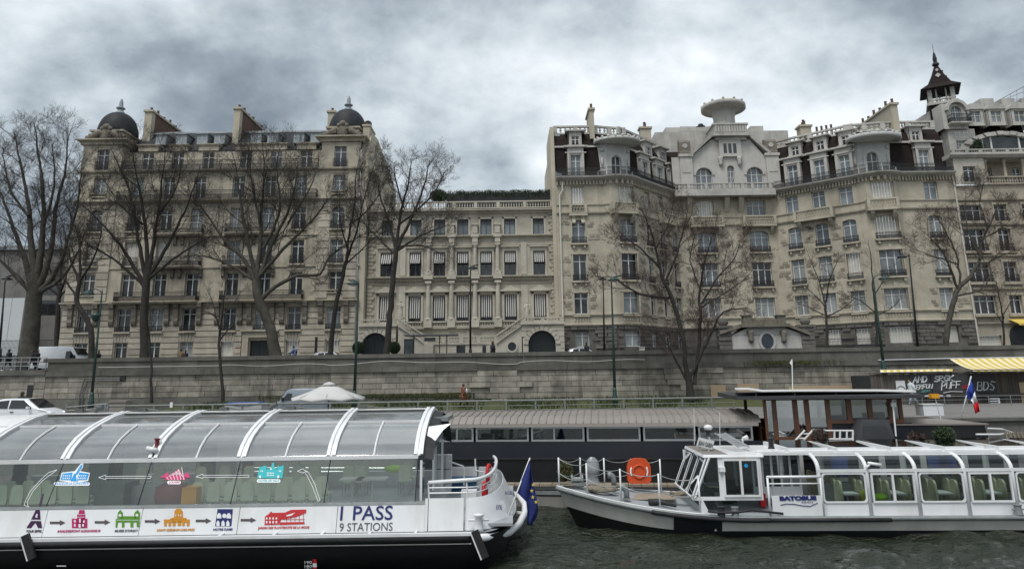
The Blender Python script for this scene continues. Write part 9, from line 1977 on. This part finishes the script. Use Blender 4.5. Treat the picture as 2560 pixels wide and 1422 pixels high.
 part('ledge',MB().fbox(F,a,c,-.6,.1,ZQ-.1,z0),MATS['hull_grey'],t)
 for f in(1,.8,.55,.3):part('rail',MB().tube([F.p(a,0,z0+(z1-z0)*f),F.p(c,0,z0+(z1-z0)*f)],.022 if f==1 else .012,5),MATS['galv'],t)
 for k in range(9):u=a+(c-a)*k/8;part('post',MB().tube([F.p(u,0,z0),F.p(u,0,z1)],.025,5),MATS['galv'],t)
 # yellow striped awnings
 def awn(label,quad,n,Y0,Y1,valance=0.):
  t=thing('striped_awning',label,'awning',P(*quad[0],Y0),group='yellow awnings over the kiosk');A,B,C,D=P(*quad[0],Y0),P(*quad[1],Y0),P(*quad[2],Y1),P(*quad[3],Y1)
  for k in range(n):
   f0,f1=k/n,(k+1)/n;rows=[]
   for j in range(5):s=j/4;sg=-.12*math.sin(math.pi*s);rows.append([A.lerp(B,f).lerp(D.lerp(C,f),s)+V((0,0,sg))for f in(f0,f1)])
   b=MB();b.grid(rows)
   if valance:b.grid([[rows[-1][0],rows[-1][1]],[rows[-1][0]+V((0,0,-valance)),rows[-1][1]+V((0,0,-valance))]])
   part('stripe',b,MATS['awn_yellow' if k%2 else 'awn_cream'],t,True)
  part('frame_bar',MB().tube([D,C],.03,6),MATS['galv'],t);part('frame_bar',MB().tube([A,B],.03,6),MATS['galv'],t)
 awn('big yellow striped awning sloping over the right end of the kiosk',[(2374,897),(2640,892),(2690,921),(2432,924)],28,55.5,51.5,.12)
 awn('narrow yellow striped awning along the left top of the kiosk',[(2200,924),(2382,922),(2378,928),(2203,931)],22,53.5,52.6)
 part_=thing('kiosk_hose','thin pale pipe along the parapet foot above the kiosk','pipe',P(2200,899,YW-.3));part('pipe',MB().tube([P(2195,900,YW-.3),P(2370,896,YW-.3),P(2640,891,YW-.3)],.04,5),MATS['mast'],part_)
 # cardboard notices hung on quay trees
 for lab,px in(('white paper notice on the quay rail',428),):t=thing('paper_notice',lab,'notice',P(px,1012,34));q0,q1=P(px-4,1018,33.9),P(px+4,1005,33.9);part('sheet',MB().box(q0.x,q1.x,33.9,33.92,q0.z,q1.z),MATS['flag_white'],t);part('clip',MB().tube([(q0.x+.1,33.9,q1.z),(q0.x+.1,33.97,q1.z+.05)],.01,4),MATS['iron'],t)
 # stone kerb boxes on the street behind the parapet
 for lab,px,m in(('pale stone block by the low iron fence',1605,'stone_c_white'),):q0,q1=P(px-6,880,71),P(px+7,868,71);t=thing('stone_block',lab,'block',(q0.x,71,ZS));part('block',MB().box(q0.x,q1.x,71,71.4,ZS,q1.z),MATS[m],t);part('cap',MB().box(q0.x-.05,q1.x+.05,70.95,71.45,q1.z,q1.z+.06),MATS[m],t)
quay_things()
